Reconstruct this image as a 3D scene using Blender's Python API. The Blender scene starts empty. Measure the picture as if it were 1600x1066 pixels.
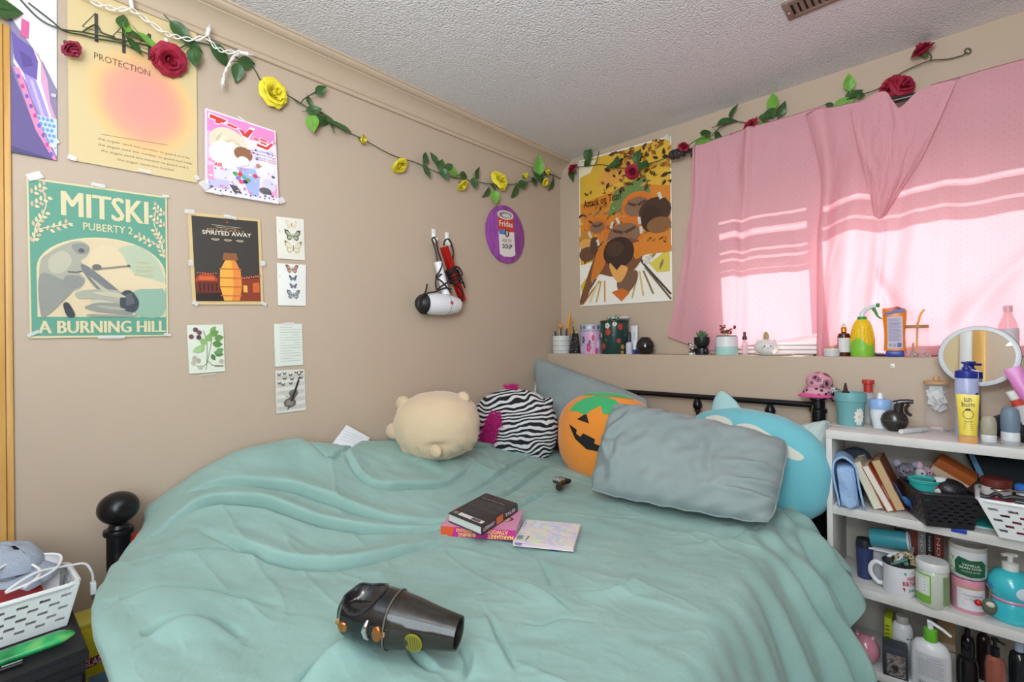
import bpy, bmesh, math, random
import numpy as np
from mathutils import Vector, Matrix, noise
PI = math.pi
rnd = random.Random(7)
scn = bpy.context.scene
COL = scn.collection

# ------------------------------------------------------------ camera, world, light, exposure
cam = bpy.data.cameras.new('camera'); camo = bpy.data.objects.new('camera', cam); COL.objects.link(camo)
cam.sensor_fit = 'HORIZONTAL'; cam.sensor_width = 36.0; cam.lens = 16.8075; cam.clip_start = 0.02
_R = Vector((0.732,0.681,-0.0105)); _U = Vector((0.0089,0.0058,1)); _W = Vector((-0.681,0.733,0.0017))
camo.matrix_world = Matrix(((_R.x, _U.x, -_W.x, 1.836), (_R.y, _U.y, -_W.y, -2.438), (_R.z, _U.z, -_W.z, 1.27), (0, 0, 0, 1)))
scn.camera = camo
scn.view_settings.view_transform = 'Standard'; scn.view_settings.look = 'None'
scn.view_settings.exposure = 0.06; scn.view_settings.gamma = 1.0; scn.view_settings.use_curve_mapping = False
world = bpy.data.worlds.new('sky'); scn.world = world; world.use_nodes = True
_nt = world.node_tree; _bg = _nt.nodes['Background']
_sky = _nt.nodes.new('ShaderNodeTexSky'); _sky.sky_type = 'NISHITA'; _sky.sun_disc = False
_sky.sun_elevation = math.radians(38); _sky.sun_rotation = math.radians(10)
_nt.links.new(_sky.outputs[0], _bg.inputs[0]); _bg.inputs[1].default_value = 0.25

def lamp(name, kind, loc, energy, color, size=0.1, target=None, size_y=None, spread=None):
    l = bpy.data.lights.new(name, kind); l.energy = energy; l.color = color
    if kind == 'AREA':
        l.shape = 'RECTANGLE'; l.size = size; l.size_y = size_y or size
        if spread: l.spread = spread
    elif kind == 'SUN': l.angle = size
    else: l.shadow_soft_size = size
    o = bpy.data.objects.new(name, l); COL.objects.link(o); o.location = loc
    if target is not None:
        o.rotation_euler = (Vector(target) - Vector(loc)).to_track_quat('-Z', 'Y').to_euler()
    return o
lamp('sunlight', 'SUN', (2.2, 5, 5), 10.0, (1.0, 0.95, 0.88), 0.03, target=(1.75, 0.6, 1.95))
lamp('bounced_flash', 'AREA', (1.75, -2.75, 1.72), 28.0, (0.90, 0.96, 1.0), 0.5, target=(1.5, -2.2, 2.4), size_y=0.35)
lamp('doorway_daylight', 'AREA', (2.05, -3.12, 1.55), 35.0, (0.76, 0.90, 1.0), 0.9, target=(0.7, -1.6, 0.9), size_y=1.7)
lamp('ceiling_bulb', 'POINT', (1.75, -2.2, 2.2), 7.0, (1.0, 0.97, 0.92), 0.13)

# ------------------------------------------------------------ materials
def lin(c): return c / 12.92 if c <= 0.04045 else ((c + 0.055) / 1.055) ** 2.4
def rgb(h):
    h = h.lstrip('#'); return tuple(lin(int(h[i:i + 2], 16) / 255) for i in (0, 2, 4)) + (1.0,)
_mats = {}
def M(h, rough=0.5, metal=0.0, **k):
    key = (h, rough, metal, tuple(sorted(k.items())))
    if key in _mats: return _mats[key]
    m = bpy.data.materials.new('paint_' + h.lstrip('#')); m.use_nodes = True
    nt = m.node_tree; b = nt.nodes['Principled BSDF']
    b.inputs['Base Color'].default_value = rgb(h); b.inputs['Roughness'].default_value = rough; b.inputs['Metallic'].default_value = metal
    if 'alpha' in k: b.inputs['Alpha'].default_value = k['alpha']
    if 'trans' in k: b.inputs['Transmission Weight'].default_value = k['trans']; b.inputs['IOR'].default_value = k.get('ior', 1.45)
    if 'sheen' in k: b.inputs['Sheen Weight'].default_value = k['sheen']
    if 'coat' in k: b.inputs['Coat Weight'].default_value = k['coat']
    if 'emit' in k: b.inputs['Emission Color'].default_value = rgb(h); b.inputs['Emission Strength'].default_value = k['emit']
    if 'bump' in k:      # (scale, strength)
        sc, st = k['bump']
        tc = nt.nodes.new('ShaderNodeTexCoord'); n = nt.nodes.new('ShaderNodeTexNoise'); n.inputs['Scale'].default_value = sc; n.inputs['Detail'].default_value = 4
        bp = nt.nodes.new('ShaderNodeBump'); bp.inputs['Strength'].default_value = st; bp.inputs['Distance'].default_value = k.get('dist', 0.01)
        nt.links.new(tc.outputs['Object'], n.inputs['Vector']); nt.links.new(n.outputs['Fac'], bp.inputs['Height']); nt.links.new(bp.outputs[0], b.inputs['Normal'])
    if 'mottle' in k:    # (scale, amount): slight colour variation
        sc, am = k['mottle']
        tc = nt.nodes.new('ShaderNodeTexCoord'); n = nt.nodes.new('ShaderNodeTexNoise'); n.inputs['Scale'].default_value = sc; n.inputs['Detail'].default_value = 5
        mx = nt.nodes.new('ShaderNodeHueSaturation'); mr = nt.nodes.new('ShaderNodeMapRange')
        mr.inputs['From Min'].default_value = 0.3; mr.inputs['From Max'].default_value = 0.7
        mr.inputs['To Min'].default_value = 1 - am; mr.inputs['To Max'].default_value = 1 + am
        nt.links.new(tc.outputs['Object'], n.inputs['Vector']); nt.links.new(n.outputs['Fac'], mr.inputs['Value']); nt.links.new(mr.outputs[0], mx.inputs['Value'])
        mx.inputs['Color'].default_value = rgb(h); nt.links.new(mx.outputs[0], b.inputs['Base Color'])
    _mats[key] = m; return m
def ramp_mat(name, tex, stops, rough=0.6, scale=5.0, coord='Object', mapping=None, bump=0.0, interp='LINEAR', **tp):
    """procedural two-or-more colour pattern"""
    m = bpy.data.materials.new(name); m.use_nodes = True; nt = m.node_tree; b = nt.nodes['Principled BSDF']
    b.inputs['Roughness'].default_value = rough
    tc = nt.nodes.new('ShaderNodeTexCoord'); mp = nt.nodes.new('ShaderNodeMapping'); t = nt.nodes.new(tex)
    if 'Scale' in t.inputs: t.inputs['Scale'].default_value = scale
    for k, v in tp.items():
        if k in ('wave_type', 'bands_direction', 'feature', 'gradient_type', 'wave_profile'): setattr(t, k, v)
        else: t.inputs[k.replace('_', ' ')].default_value = v
    if mapping:
        mp.inputs['Scale'].default_value = mapping[0]; mp.inputs['Rotation'].default_value = mapping[1]
    r = nt.nodes.new('ShaderNodeValToRGB'); r.color_ramp.interpolation = interp
    els = r.color_ramp.elements
    while len(els) < len(stops): els.new(0.5)
    for e, (p, c) in zip(els, stops): e.position = p; e.color = rgb(c)
    nt.links.new(tc.outputs[coord], mp.inputs[0]); nt.links.new(mp.outputs[0], t.inputs['Vector'])
    o = t.outputs['Distance'] if tex.endswith('Voronoi') else t.outputs['Fac']
    nt.links.new(o, r.inputs[0]); nt.links.new(r.outputs[0], b.inputs['Base Color'])
    if bump:
        bp = nt.nodes.new('ShaderNodeBump'); bp.inputs['Strength'].default_value = bump; bp.inputs['Distance'].default_value = 0.003
        nt.links.new(o, bp.inputs['Height']); nt.links.new(bp.outputs[0], b.inputs['Normal'])
    return m

# ------------------------------------------------------------ mesh builder
def frame(d):
    d = Vector(d).normalized(); a = Vector((0, 0, 1)) if abs(d.z) < 0.9 else Vector((1, 0, 0))
    u = d.cross(a).normalized(); return u, u.cross(d).normalized(), d
class MB:
    def __init__(s): s.v = []; s.f = []; s.m = []; s.cur = 0
    def add(s, vs, fs, mi=None):
        o = len(s.v); s.v += [tuple(p) for p in vs]; s.f += [tuple(i + o for i in f) for f in fs]; s.m += [s.cur if mi is None else mi] * len(fs); return s
    def box(s, a, b, bev=0.0):
        x0, y0, z0 = a; x1, y1, z1 = b
        if bev <= 0:
            return s.add([(x, y, z) for z in (z0, z1) for y in (y0, y1) for x in (x0, x1)],
                         [(0, 2, 3, 1), (4, 5, 7, 6), (0, 1, 5, 4), (2, 6, 7, 3), (0, 4, 6, 2), (1, 3, 7, 5)])
        bm = bmesh.new(); bmesh.ops.create_cube(bm, size=1)
        for v in bm.verts: v.co = Vector((x0 + (v.co.x + .5) * (x1 - x0), y0 + (v.co.y + .5) * (y1 - y0), z0 + (v.co.z + .5) * (z1 - z0)))
        bmesh.ops.bevel(bm, geom=bm.edges[:], offset=bev, segments=2, affect='EDGES', profile=0.5)
        return s.bm(bm)
    def bm(s, bm, mtx=None):
        bm.verts.index_update()
        vs = [(mtx @ v.co) if mtx else v.co.copy() for v in bm.verts]; fs = [[v.index for v in f.verts] for f in bm.faces]
        bm.free(); return s.add(vs, fs)
    def lathe(s, prof, seg=24, c=(0, 0, 0), sx=1.0, sy=1.0, axis=None, a0=0.0, a1=2 * PI, close=True):
        u, v, w = frame(axis) if axis is not None else (Vector((1, 0, 0)), Vector((0, 1, 0)), Vector((0, 0, 1)))
        c = Vector(c); full = abs(a1 - a0 - 2 * PI) < 1e-6; n = seg if full else seg + 1
        vs = []; fs = []
        for r, z in prof:
            for k in range(n):
                a = a0 + (a1 - a0) * k / seg
                vs.append(c + u * (r * sx * math.cos(a)) + v * (r * sy * math.sin(a)) + w * z)
        for i in range(len(prof) - 1):
            for k in range(seg):
                k2 = (k + 1) % n
                fs.append((i * n + k, i * n + k2, (i + 1) * n + k2, (i + 1) * n + k))
        if close and full:
            if prof[0][0] > 1e-6: fs.append(tuple(reversed(range(n))))
            if prof[-1][0] > 1e-6: fs.append(tuple(range((len(prof) - 1) * n, len(prof) * n)))
        return s.add(vs, fs)
    def tube(s, pts, r, seg=8, cap=True, taper=None):
        pts = [Vector(p) for p in pts]; n = len(pts); vs = []; fs = []; pu = None
        for i, p in enumerate(pts):
            d = (pts[min(i + 1, n - 1)] - pts[max(i - 1, 0)])
            if d.length < 1e-9: d = Vector((0, 0, 1))
            d.normalize()
            if pu is None: pu = frame(d)[0]
            else:
                pu = pu - d * pu.dot(d)
                pu = pu.normalized() if pu.length > 1e-6 else frame(d)[0]
            w = d.cross(pu); rr = r if taper is None else r * taper(i / (n - 1))
            for k in range(seg):
                a = 2 * PI * k / seg; vs.append(p + pu * (rr * math.cos(a)) + w * (rr * math.sin(a)))
        for i in range(n - 1):
            for k in range(seg):
                k2 = (k + 1) % seg; fs.append((i * seg + k, i * seg + k2, (i + 1) * seg + k2, (i + 1) * seg + k))
        if cap: fs.append(tuple(reversed(range(seg)))); fs.append(tuple(range((n - 1) * seg, n * seg)))
        return s.add(vs, fs)
    def ball(s, c, rx, ry=None, rz=None, seg=20, rings=12):
        ry = rx if ry is None else ry; rz = rx if rz is None else rz
        prof = [(math.sin(PI * i / rings), -math.cos(PI * i / rings)) for i in range(rings + 1)]
        o = len(s.v); s.lathe(prof, seg, (0, 0, 0), close=False)
        c = Vector(c); s.v[o:] = [(c.x + p[0] * rx, c.y + p[1] * ry, c.z + p[2] * rz) for p in s.v[o:]]; return s
    def grid(s, fn, nu, nv, wrap=False):
        vs = [fn(i / nu, j / nv) for i in range(nu + 1) for j in range(nv + 1)]
        k = nv + 1
        return s.add(vs, [(i * k + j, (i + 1) * k + j, (i + 1) * k + j + 1, i * k + j + 1) for i in range(nu) for j in range(nv)])
    def prism(s, poly, fn0, fn1):
        """2-D outline poly mapped by fn0 (back) and fn1 (front)"""
        n = len(poly); vs = [fn0(*p) for p in poly] + [fn1(*p) for p in poly]
        fs = [tuple(range(n, 2 * n)), tuple(reversed(range(n)))] + [(i, (i + 1) % n, n + (i + 1) % n, n + i) for i in range(n)]
        return s.add(vs, fs)
    def xf(s, mtx, start=0):
        s.v[start:] = [tuple(mtx @ Vector(p)) for p in s.v[start:]]; return s
def spline(pts, n=8):
    pts = [Vector(p) for p in pts]; out = []
    for i in range(len(pts) - 1):
        p0, p1, p2, p3 = pts[max(i - 1, 0)], pts[i], pts[i + 1], pts[min(i + 2, len(pts) - 1)]
        for k in range(n):
            t = k / n
            out.append(0.5 * ((2 * p1) + (p2 - p0) * t + (2 * p0 - 5 * p1 + 4 * p2 - p3) * t * t + (3 * p1 - p0 - 3 * p2 + p3) * t ** 3))
    out.append(pts[-1]); return out
def wmat(o):
    m = o.matrix_basis.copy()
    while o.parent: o = o.parent; m = o.matrix_basis @ m
    return m
def obj(name, mb, mats, parent=None, world=False, smooth=True, sharp=40, kind=None):
    me = bpy.data.meshes.new(name); me.from_pydata(mb.v, [], mb.f)
    mats = mats if isinstance(mats, (list, tuple)) else [mats]
    for m in mats: me.materials.append(m)
    if len(mats) > 1: me.polygons.foreach_set('material_index', mb.m)
    if smooth:
        me.polygons.foreach_set('use_smooth', [True] * len(me.polygons))
        me.set_sharp_from_angle(angle=math.radians(sharp))
    me.update()
    o = bpy.data.objects.new(name, me); COL.objects.link(o)
    if parent is not None:
        o.parent = parent
        if world: me.transform(wmat(parent).inverted())
    if kind: o['kind'] = kind
    return o
def tag(o, label, cat, group=None):
    o['label'] = label; o['category'] = cat
    if group: o['group'] = group
    return o
def thing(name, label, cat, loc=(0, 0, 0), rotz=0.0, group=None, rot=None):
    o = bpy.data.objects.new(name, None); COL.objects.link(o); o.empty_display_size = 0.05
    o.location = loc; o.rotation_euler = rot if rot else (0, 0, rotz)
    return tag(o, label, cat, group)
def copy_tree(o, parent=None):
    c = o.copy(); COL.objects.link(c)
    if parent is not None: c.parent = parent
    for ch in list(o.children): copy_tree(ch, c)
    return c
def text2d(s, bold=0.0, res=2):
    """letters as a flat mesh, scaled to the unit box"""
    cu = bpy.data.curves.new('lettering', 'FONT'); cu.body = s; cu.resolution_u = res; cu.offset = bold; cu.fill_mode = 'FRONT'
    o = bpy.data.objects.new('lettering', cu); COL.objects.link(o)
    me = bpy.data.meshes.new_from_object(o)
    vs = [(v.co.x, v.co.y) for v in me.vertices]; fs = [tuple(p.vertices) for p in me.polygons]
    bpy.data.objects.remove(o); bpy.data.curves.remove(cu); bpy.data.meshes.remove(me)
    if not vs: return [], []
    x0 = min(v[0] for v in vs); x1 = max(v[0] for v in vs); y0 = min(v[1] for v in vs); y1 = max(v[1] for v in vs)
    return [((x - x0) / max(x1 - x0, 1e-6), (y - y0) / max(y1 - y0, 1e-6)) for x, y in vs], fs
def put_text(mb, s, box, fn, mi=None, bold=0.0, flip=False, res=2):
    """letters in box (u0,v0,u1,v1) mapped to space by fn(u,v)"""
    vs, fs = text2d(s, bold, res); u0, v0, u1, v1 = box
    if flip: vs = [(1 - a, 1 - b) for a, b in vs]
    return mb.add([fn(u0 + a * (u1 - u0), v0 + b * (v1 - v0)) for a, b in vs], fs, mi)
def fine_poly(poly, fn, mb, mi=None, cuts=2):
    bm = bmesh.new(); f = bm.faces.new([bm.verts.new((p[0], p[1], 0)) for p in poly])
    if f.normal.z < 0 or sum(poly[i][0] * poly[(i + 1) % len(poly)][1] - poly[(i + 1) % len(poly)][0] * poly[i][1] for i in range(len(poly))) < 0: bmesh.ops.reverse_faces(bm, faces=bm.faces[:])
    bmesh.ops.triangulate(bm, faces=bm.faces[:])
    if cuts: bmesh.ops.subdivide_edges(bm, edges=bm.edges[:], cuts=cuts, use_grid_fill=True)
    bm.verts.index_update(); vs = [fn(v.co.x, v.co.y) for v in bm.verts]; fs = [[v.index for v in f.verts] for f in bm.faces]; bm.free()
    return mb.add(vs, fs, mi)
def closed(pts, k=5):
    n = len(pts); out = []
    for i in range(n):
        p0, p1, p2, p3 = pts[i - 1], pts[i], pts[(i + 1) % n], pts[(i + 2) % n]
        for j in range(k):
            t = j / k; out.append(tuple(.5 * (2 * b + (c - a) * t + (2 * a - 5 * b + 4 * c - d) * t * t + (3 * b - a - 3 * c + d) * t ** 3) for a, b, c, d in zip(p0, p1, p2, p3)))
    return out
def ell(cx, cy, rx, ry, n=20, a0=0, a1=2 * PI): return [(cx + rx * math.cos(a0 + (a1 - a0) * i / n), cy + ry * math.sin(a0 + (a1 - a0) * i / n)) for i in range(n if abs(a1 - a0 - 2 * PI) < 1e-6 else n + 1)]
def nz(x, y, z=0.0): return noise.noise(Vector((x, y, z)))

# ------------------------------------------------------------ room shell
def struct(name, mb, m, parent=None, smooth=False, **k):
    o = obj(name, mb, m, parent, world=parent is not None, smooth=smooth, **k); o['kind'] = 'structure'; return o
def paint_mat(h, name):
    m = bpy.data.materials.new(name); m.use_nodes = True; nt = m.node_tree; b = nt.nodes['Principled BSDF']; b.inputs['Roughness'].default_value = 0.55
    tc = nt.nodes.new('ShaderNodeTexCoord'); n = nt.nodes.new('ShaderNodeTexNoise'); n.inputs['Scale'].default_value = 2.2; n.inputs['Detail'].default_value = 6
    hs = nt.nodes.new('ShaderNodeHueSaturation'); mr = nt.nodes.new('ShaderNodeMapRange'); mr.inputs['To Min'].default_value = 0.96; mr.inputs['To Max'].default_value = 1.04
    nt.links.new(tc.outputs['Object'], n.inputs['Vector']); nt.links.new(n.outputs['Fac'], mr.inputs['Value']); nt.links.new(mr.outputs[0], hs.inputs['Value'])
    hs.inputs['Color'].default_value = rgb(h); nt.links.new(hs.outputs[0], b.inputs['Base Color'])
    f = nt.nodes.new('ShaderNodeTexNoise'); f.inputs['Scale'].default_value = 240; bp = nt.nodes.new('ShaderNodeBump'); bp.inputs['Strength'].default_value = 0.12; bp.inputs['Distance'].default_value = 0.002
    nt.links.new(tc.outputs['Object'], f.inputs['Vector']); nt.links.new(f.outputs['Fac'], bp.inputs['Height']); nt.links.new(bp.outputs[0], b.inputs['Normal'])
    return m
WALL = paint_mat('#c0ac97', 'beige_wall_paint'); TRIMP = M('#c3ae97', 0.4)
def ceil_mat():
    m = bpy.data.materials.new('stippled_ceiling'); m.use_nodes = True; nt = m.node_tree; b = nt.nodes['Principled BSDF']
    b.inputs['Base Color'].default_value = rgb('#e2e0e2'); b.inputs['Roughness'].default_value = 0.6
    tc = nt.nodes.new('ShaderNodeTexCoord'); n = nt.nodes.new('ShaderNodeTexNoise'); n.inputs['Scale'].default_value = 110; n.inputs['Detail'].default_value = 3; n.inputs['Roughness'].default_value = 0.55
    v = nt.nodes.new('ShaderNodeTexVoronoi'); v.inputs['Scale'].default_value = 150; v.feature = 'SMOOTH_F1'
    ad = nt.nodes.new('ShaderNodeMath'); ad.operation = 'SUBTRACT'
    bp = nt.nodes.new('ShaderNodeBump'); bp.inputs['Strength'].default_value = 0.55; bp.inputs['Distance'].default_value = 0.008
    nt.links.new(tc.outputs['Object'], n.inputs['Vector']); nt.links.new(tc.outputs['Object'], v.inputs['Vector'])
    nt.links.new(n.outputs['Fac'], ad.inputs[0]); nt.links.new(v.outputs['Distance'], ad.inputs[1]); nt.links.new(ad.outputs[0], bp.inputs['Height']); nt.links.new(bp.outputs[0], b.inputs['Normal'])
    return m
CEIL = 2.402; XR = 3.5; YF = -3.4; LZ = 1.197; LY = -0.147
OAK = ramp_mat('oak_trim', 'ShaderNodeTexNoise', [(0.3, '#c9944a'), (0.7, '#e0b268')], rough=0.4, scale=6, mapping=((9, 9, 0.6), (0, 0, 0)), Detail=6)
struct('floor', MB().box((-0.1, YF - 0.1, -0.1), (XR + 0.1, 0.12, 0)), M('#8d8377', 0.95, bump=(350, 0.6), mottle=(60, 0.15)))
struct('ceiling', MB().box((-0.1, YF - 0.1, CEIL), (XR + 0.1, 0.12, CEIL + 0.1)), ceil_mat())
struct('wall_left', MB().box((-0.1, YF - 0.1, 0), (0, 0.12, CEIL)), WALL)
struct('wall_right', MB().box((XR, YF - 0.1, 0), (XR + 0.1, 0.12, CEIL)), WALL)
struct('wall_front', MB().box((-0.1, YF - 0.1, 0), (XR + 0.1, YF, CEIL)), WALL)
WX0, WX1, WZ1 = 0.93, 2.16, 2.06
wb = MB(); wb.box((0, 0, 0), (XR, 0.12, LZ)); wb.box((0, 0, WZ1), (XR, 0.12, CEIL)); wb.box((0, 0, LZ), (WX0, 0.12, WZ1)); wb.box((WX1, 0, LZ), (XR, 0.12, WZ1))
wback = struct('wall_back', wb, WALL)
lm = MB(); lm.box((0, LY, 0), (XR, 0, LZ), 0.006)
struct('ledge', lm, WALL, wback, smooth=True)
# crown moulding along the left wall
prof = [(0, 2.300), (0.013, 2.300), (0.016, 2.306), (0.016, 2.313), (0.012, 2.317), (0.017, 2.320), (0.022, 2.334), (0.031, 2.349), (0.045, 2.363), (0.060, 2.372), (0.066, 2.374), (0.066, 2.3785), (0.072, 2.3785), (0.080, 2.381), (0.088, 2.387), (0.0915, 2.394), (0.0975, 2.396), (0.0975, CEIL), (0, CEIL)]
cm = MB(); n = len(prof)
cm.add([(x, y, z) for y in (YF, 0.0) for x, z in prof], [(i, (i + 1) % n, n + (i + 1) % n, n + i) for i in range(n)])
struct('trim_1', cm, TRIMP, smooth=True, sharp=25)
# oak casing at the near end of the left wall, a door casing and door on the front wall (seen in the mirror)
ym = (0,-2.411,1.24)[1]
tm = MB()
for (a, b, t) in ((0.0, 0.014, 0.010), (0.014, 0.050, 0.017), (0.050, 0.066, 0.013)): tm.box((0, ym - b, 0), (t, ym - a, 2.12), 0.002)
struct('trim_2', tm, OAK, smooth=True)
dm = MB(); dm.box((.30, YF, 0), (1.07, YF + 0.03, 2.04), 0.004)
for zz in (0.2, 1.1): dm.box((.42, YF + 0.02, zz), (.95, YF + 0.036, zz + 0.75), 0.006)
d1 = struct('door_1', dm, M('#cfb68c', 0.4), smooth=True)
kn = MB().lathe([(0.0, 0.07), (0.02, 0.068), (0.027, 0.05), (0.02, 0.032), (0.009, 0.026), (0.009, 0)], 16, (1.02, YF + 0.02, 1.0), axis=(0, 1, 0)); struct('door_knob', kn, M('#c9a24a', 0.25, 1.0), d1, smooth=True)
struct('trim_3', MB().box((1.07, YF, 0), (1.15, YF + 0.035, 2.06), 0.003), M('#e4e2dd', 0.4), smooth=True)
tm = MB(); tm.box((1.15, YF, 0), (1.22, YF + 0.04, 2.12), 0.004); tm.box((.22, YF, 0), (.30, YF + 0.04, 2.12), 0.004); tm.box((.30, YF, 2.06), (1.15, YF + 0.04, 2.12), 0.004)
struct('trim_4', tm, OAK, smooth=True)
struct('ground', MB().box((-4, 0.2, 0.85), (8, 9, 0.9)), M('#b9b0a2', 0.9))

# window with two sashes; unseen half-raised blinds added to bound and streak the sun on the curtains
WHITE = M('#ecebe8', 0.35)
wm = MB(); wm.box((WX0, 0.02, LZ), (WX1, 0.11, LZ + 0.05), 0.003); wm.box((WX0, 0.02, WZ1 - 0.05), (WX1, 0.11, WZ1), 0.003)
wm.box((WX0, 0.02, LZ + 0.05), (WX0 + 0.05, 0.11, WZ1 - 0.05)); wm.box((WX1 - 0.05, 0.02, LZ + 0.05), (WX1, 0.11, WZ1 - 0.05))
for k in range(3): wm.box((WX0, 0.004, LZ + 0.006 + 0.02 * k), (WX1, 0.02, LZ + 0.018 + 0.02 * k), 0.002)
win = struct('window_1', wm, WHITE, smooth=True)
xm = 1.42
for (a, b, yy) in ((WX0 + 0.05, xm + 0.03, 0.05), (xm - 0.03, WX1 - 0.05, 0.08)):
    s = MB(); z0 = LZ + 0.05; z1 = WZ1 - 0.05; w = 0.04
    s.box((a, yy, z0), (b, yy + 0.025, z0 + w), 0.002); s.box((a, yy, z1 - w), (b, yy + 0.025, z1), 0.002); s.box((a, yy, z0 + w), (a + w, yy + 0.025, z1 - w), 0.002); s.box((b - w, yy, z0 + w), (b, yy + 0.025, z1 - w), 0.002)
    sa = struct('sash', s, WHITE, win, smooth=True)
    struct('pane', MB().box((a + w, yy + 0.010, z0 + w), (b - w, yy + 0.014, z1 - w)), M('#ffffff', 0.02, alpha=0.08), sa)
SLAT = M('#d9d5cf', 0.5)
def blind(x0, x1, zb, gaps):  # added out of sight; tilted gap slats let sun streaks onto the curtain
    struct('blind_headrail', MB().box((x0, 0.022, WZ1 - 0.05), (x1, 0.046, WZ1 - 0.015), 0.002), SLAT, win, smooth=True)
    k = 0; z = WZ1 - 0.06
    while z > zb:
        tilt = -0.55 if k in gaps else 1.25
        c, s = math.cos(tilt) * 0.0115, math.sin(tilt) * 0.0115
        m = MB(); m.add([(x, 0.034 + q * c, z - q * s + e) for e in (0, 0.0008) for q in (-1, 0, 1) for x in (x0, x1)],
                        [(0, 2, 3, 1), (2, 4, 5, 3), (6, 7, 9, 8), (8, 9, 11, 10), (0, 1, 7, 6), (4, 10, 11, 5)])
        struct('slat', m, SLAT, win); z -= 0.019; k += 1
    struct('blind_rail', MB().box((x0, 0.024, zb - 0.02), (x1, 0.044, zb - 0.004), 0.002), SLAT, win, smooth=True)
blind(WX0 + 0.01, xm, 1.66, (5, 8, 9, 13, 15))
blind(xm + 0.005, WX1 - 0.01, 1.80, (4, 5, 9))

# ------------------------------------------------------------ curtain rod and curtains
YR = -0.085
ra, rb = Vector((0.84,-0.085,2.214)), Vector((2.011,-0.085,2.169)); rb = ra + (rb - ra) * 1.3
rod = thing('curtain_rod', 'dark metal curtain rod with a ringed finial under the pink curtains', 'curtain rod', ra)
obj('pole', MB().tube([ra, rb], 0.011, 12), M('#4a4644', 0.35, 0.8), rod, world=True)
obj('finial', MB().lathe([(0.0, 0), (0.018, 0.003), (0.025, 0.014), (0.025, 0.026), (0.019, 0.031), (0.026, 0.036), (0.027, 0.048), (0.02, 0.053), (0.017, 0.06), (0.022, 0.066), (0.022, 0.078), (0.012, 0.084)], 20, ra - (rb - ra).normalized() * 0.075, axis=(rb - ra)), M('#4b4543', 0.4, 0.5), rod, world=True)
obj('bracket', MB().box((ra.x + 0.03, -0.075, ra.z - 0.03), (ra.x + 0.045, 0, ra.z - 0.012), 0.002), M('#4a4644', 0.35, 0.8), rod, world=True)

def curtain_mat():
    m = bpy.data.materials.new('pink_curtain_cotton'); m.use_nodes = True; nt = m.node_tree; nt.nodes.remove(nt.nodes['Principled BSDF'])
    out = nt.nodes['Material Output']
    d = nt.nodes.new('ShaderNodeBsdfDiffuse'); t = nt.nodes.new('ShaderNodeBsdfTranslucent'); mx = nt.nodes.new('ShaderNodeMixShader'); mx.inputs[0].default_value = 0.36
    g = nt.nodes.new('ShaderNodeTexCoord'); sp = nt.nodes.new('ShaderNodeSeparateXYZ'); nt.links.new(g.outputs['UV'], sp.inputs[0])
    # woven dots on a staggered 17 mm lattice
    def mth(op, a, b=None):
        q = nt.nodes.new('ShaderNodeMath'); q.operation = op
        for i, x in enumerate((a, b)):
            if x is None: continue
            if isinstance(x, (int, float)): q.inputs[i].default_value = x
            else: nt.links.new(x, q.inputs[i])
        return q.outputs[0]
    U = mth('MULTIPLY', sp.outputs[0], 1 / 0.024); V = mth('MULTIPLY', sp.outputs[1], 1 / 0.024)
    A = mth('FRACT', mth('ADD', U, V)); B = mth('FRACT', mth('SUBTRACT', U, V))
    da = mth('SUBTRACT', A, 0.5); db = mth('SUBTRACT', B, 0.5)
    dd = mth('ADD', mth('MULTIPLY', da, da), mth('MULTIPLY', db, db))
    dot = mth('LESS_THAN', dd, 0.007)
    c = nt.nodes.new('ShaderNodeMix'); c.data_type = 'RGBA'; c.inputs[6].default_value = rgb('#efb6c0'); c.inputs[7].default_value = rgb('#dda0ae'); nt.links.new(dot, c.inputs[0])
    nt.links.new(c.outputs[2], d.inputs[0]); nt.links.new(c.outputs[2], t.inputs[0])
    nt.links.new(d.outputs[0], mx.inputs[1]); nt.links.new(t.outputs[0], mx.inputs[2]); nt.links.new(mx.outputs[0], out.inputs[0])
    return m
CURT = curtain_mat()
def cr(vals, x):
    """Catmull-Rom through vals at uniform parameters, x in 0..1"""
    n = len(vals) - 1; f = min(max(x, 0), 1) * n; i = min(int(f), n - 1); t = f - i
    p0, p1, p2, p3 = vals[max(i - 1, 0)], vals[i], vals[i + 1], vals[min(i + 2, n)]
    return 0.5 * ((2 * p1) + (p2 - p0) * t + (2 * p0 - 5 * p1 + 4 * p2 - p3) * t * t + (3 * p1 - p0 - 3 * p2 + p3) * t ** 3)
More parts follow.
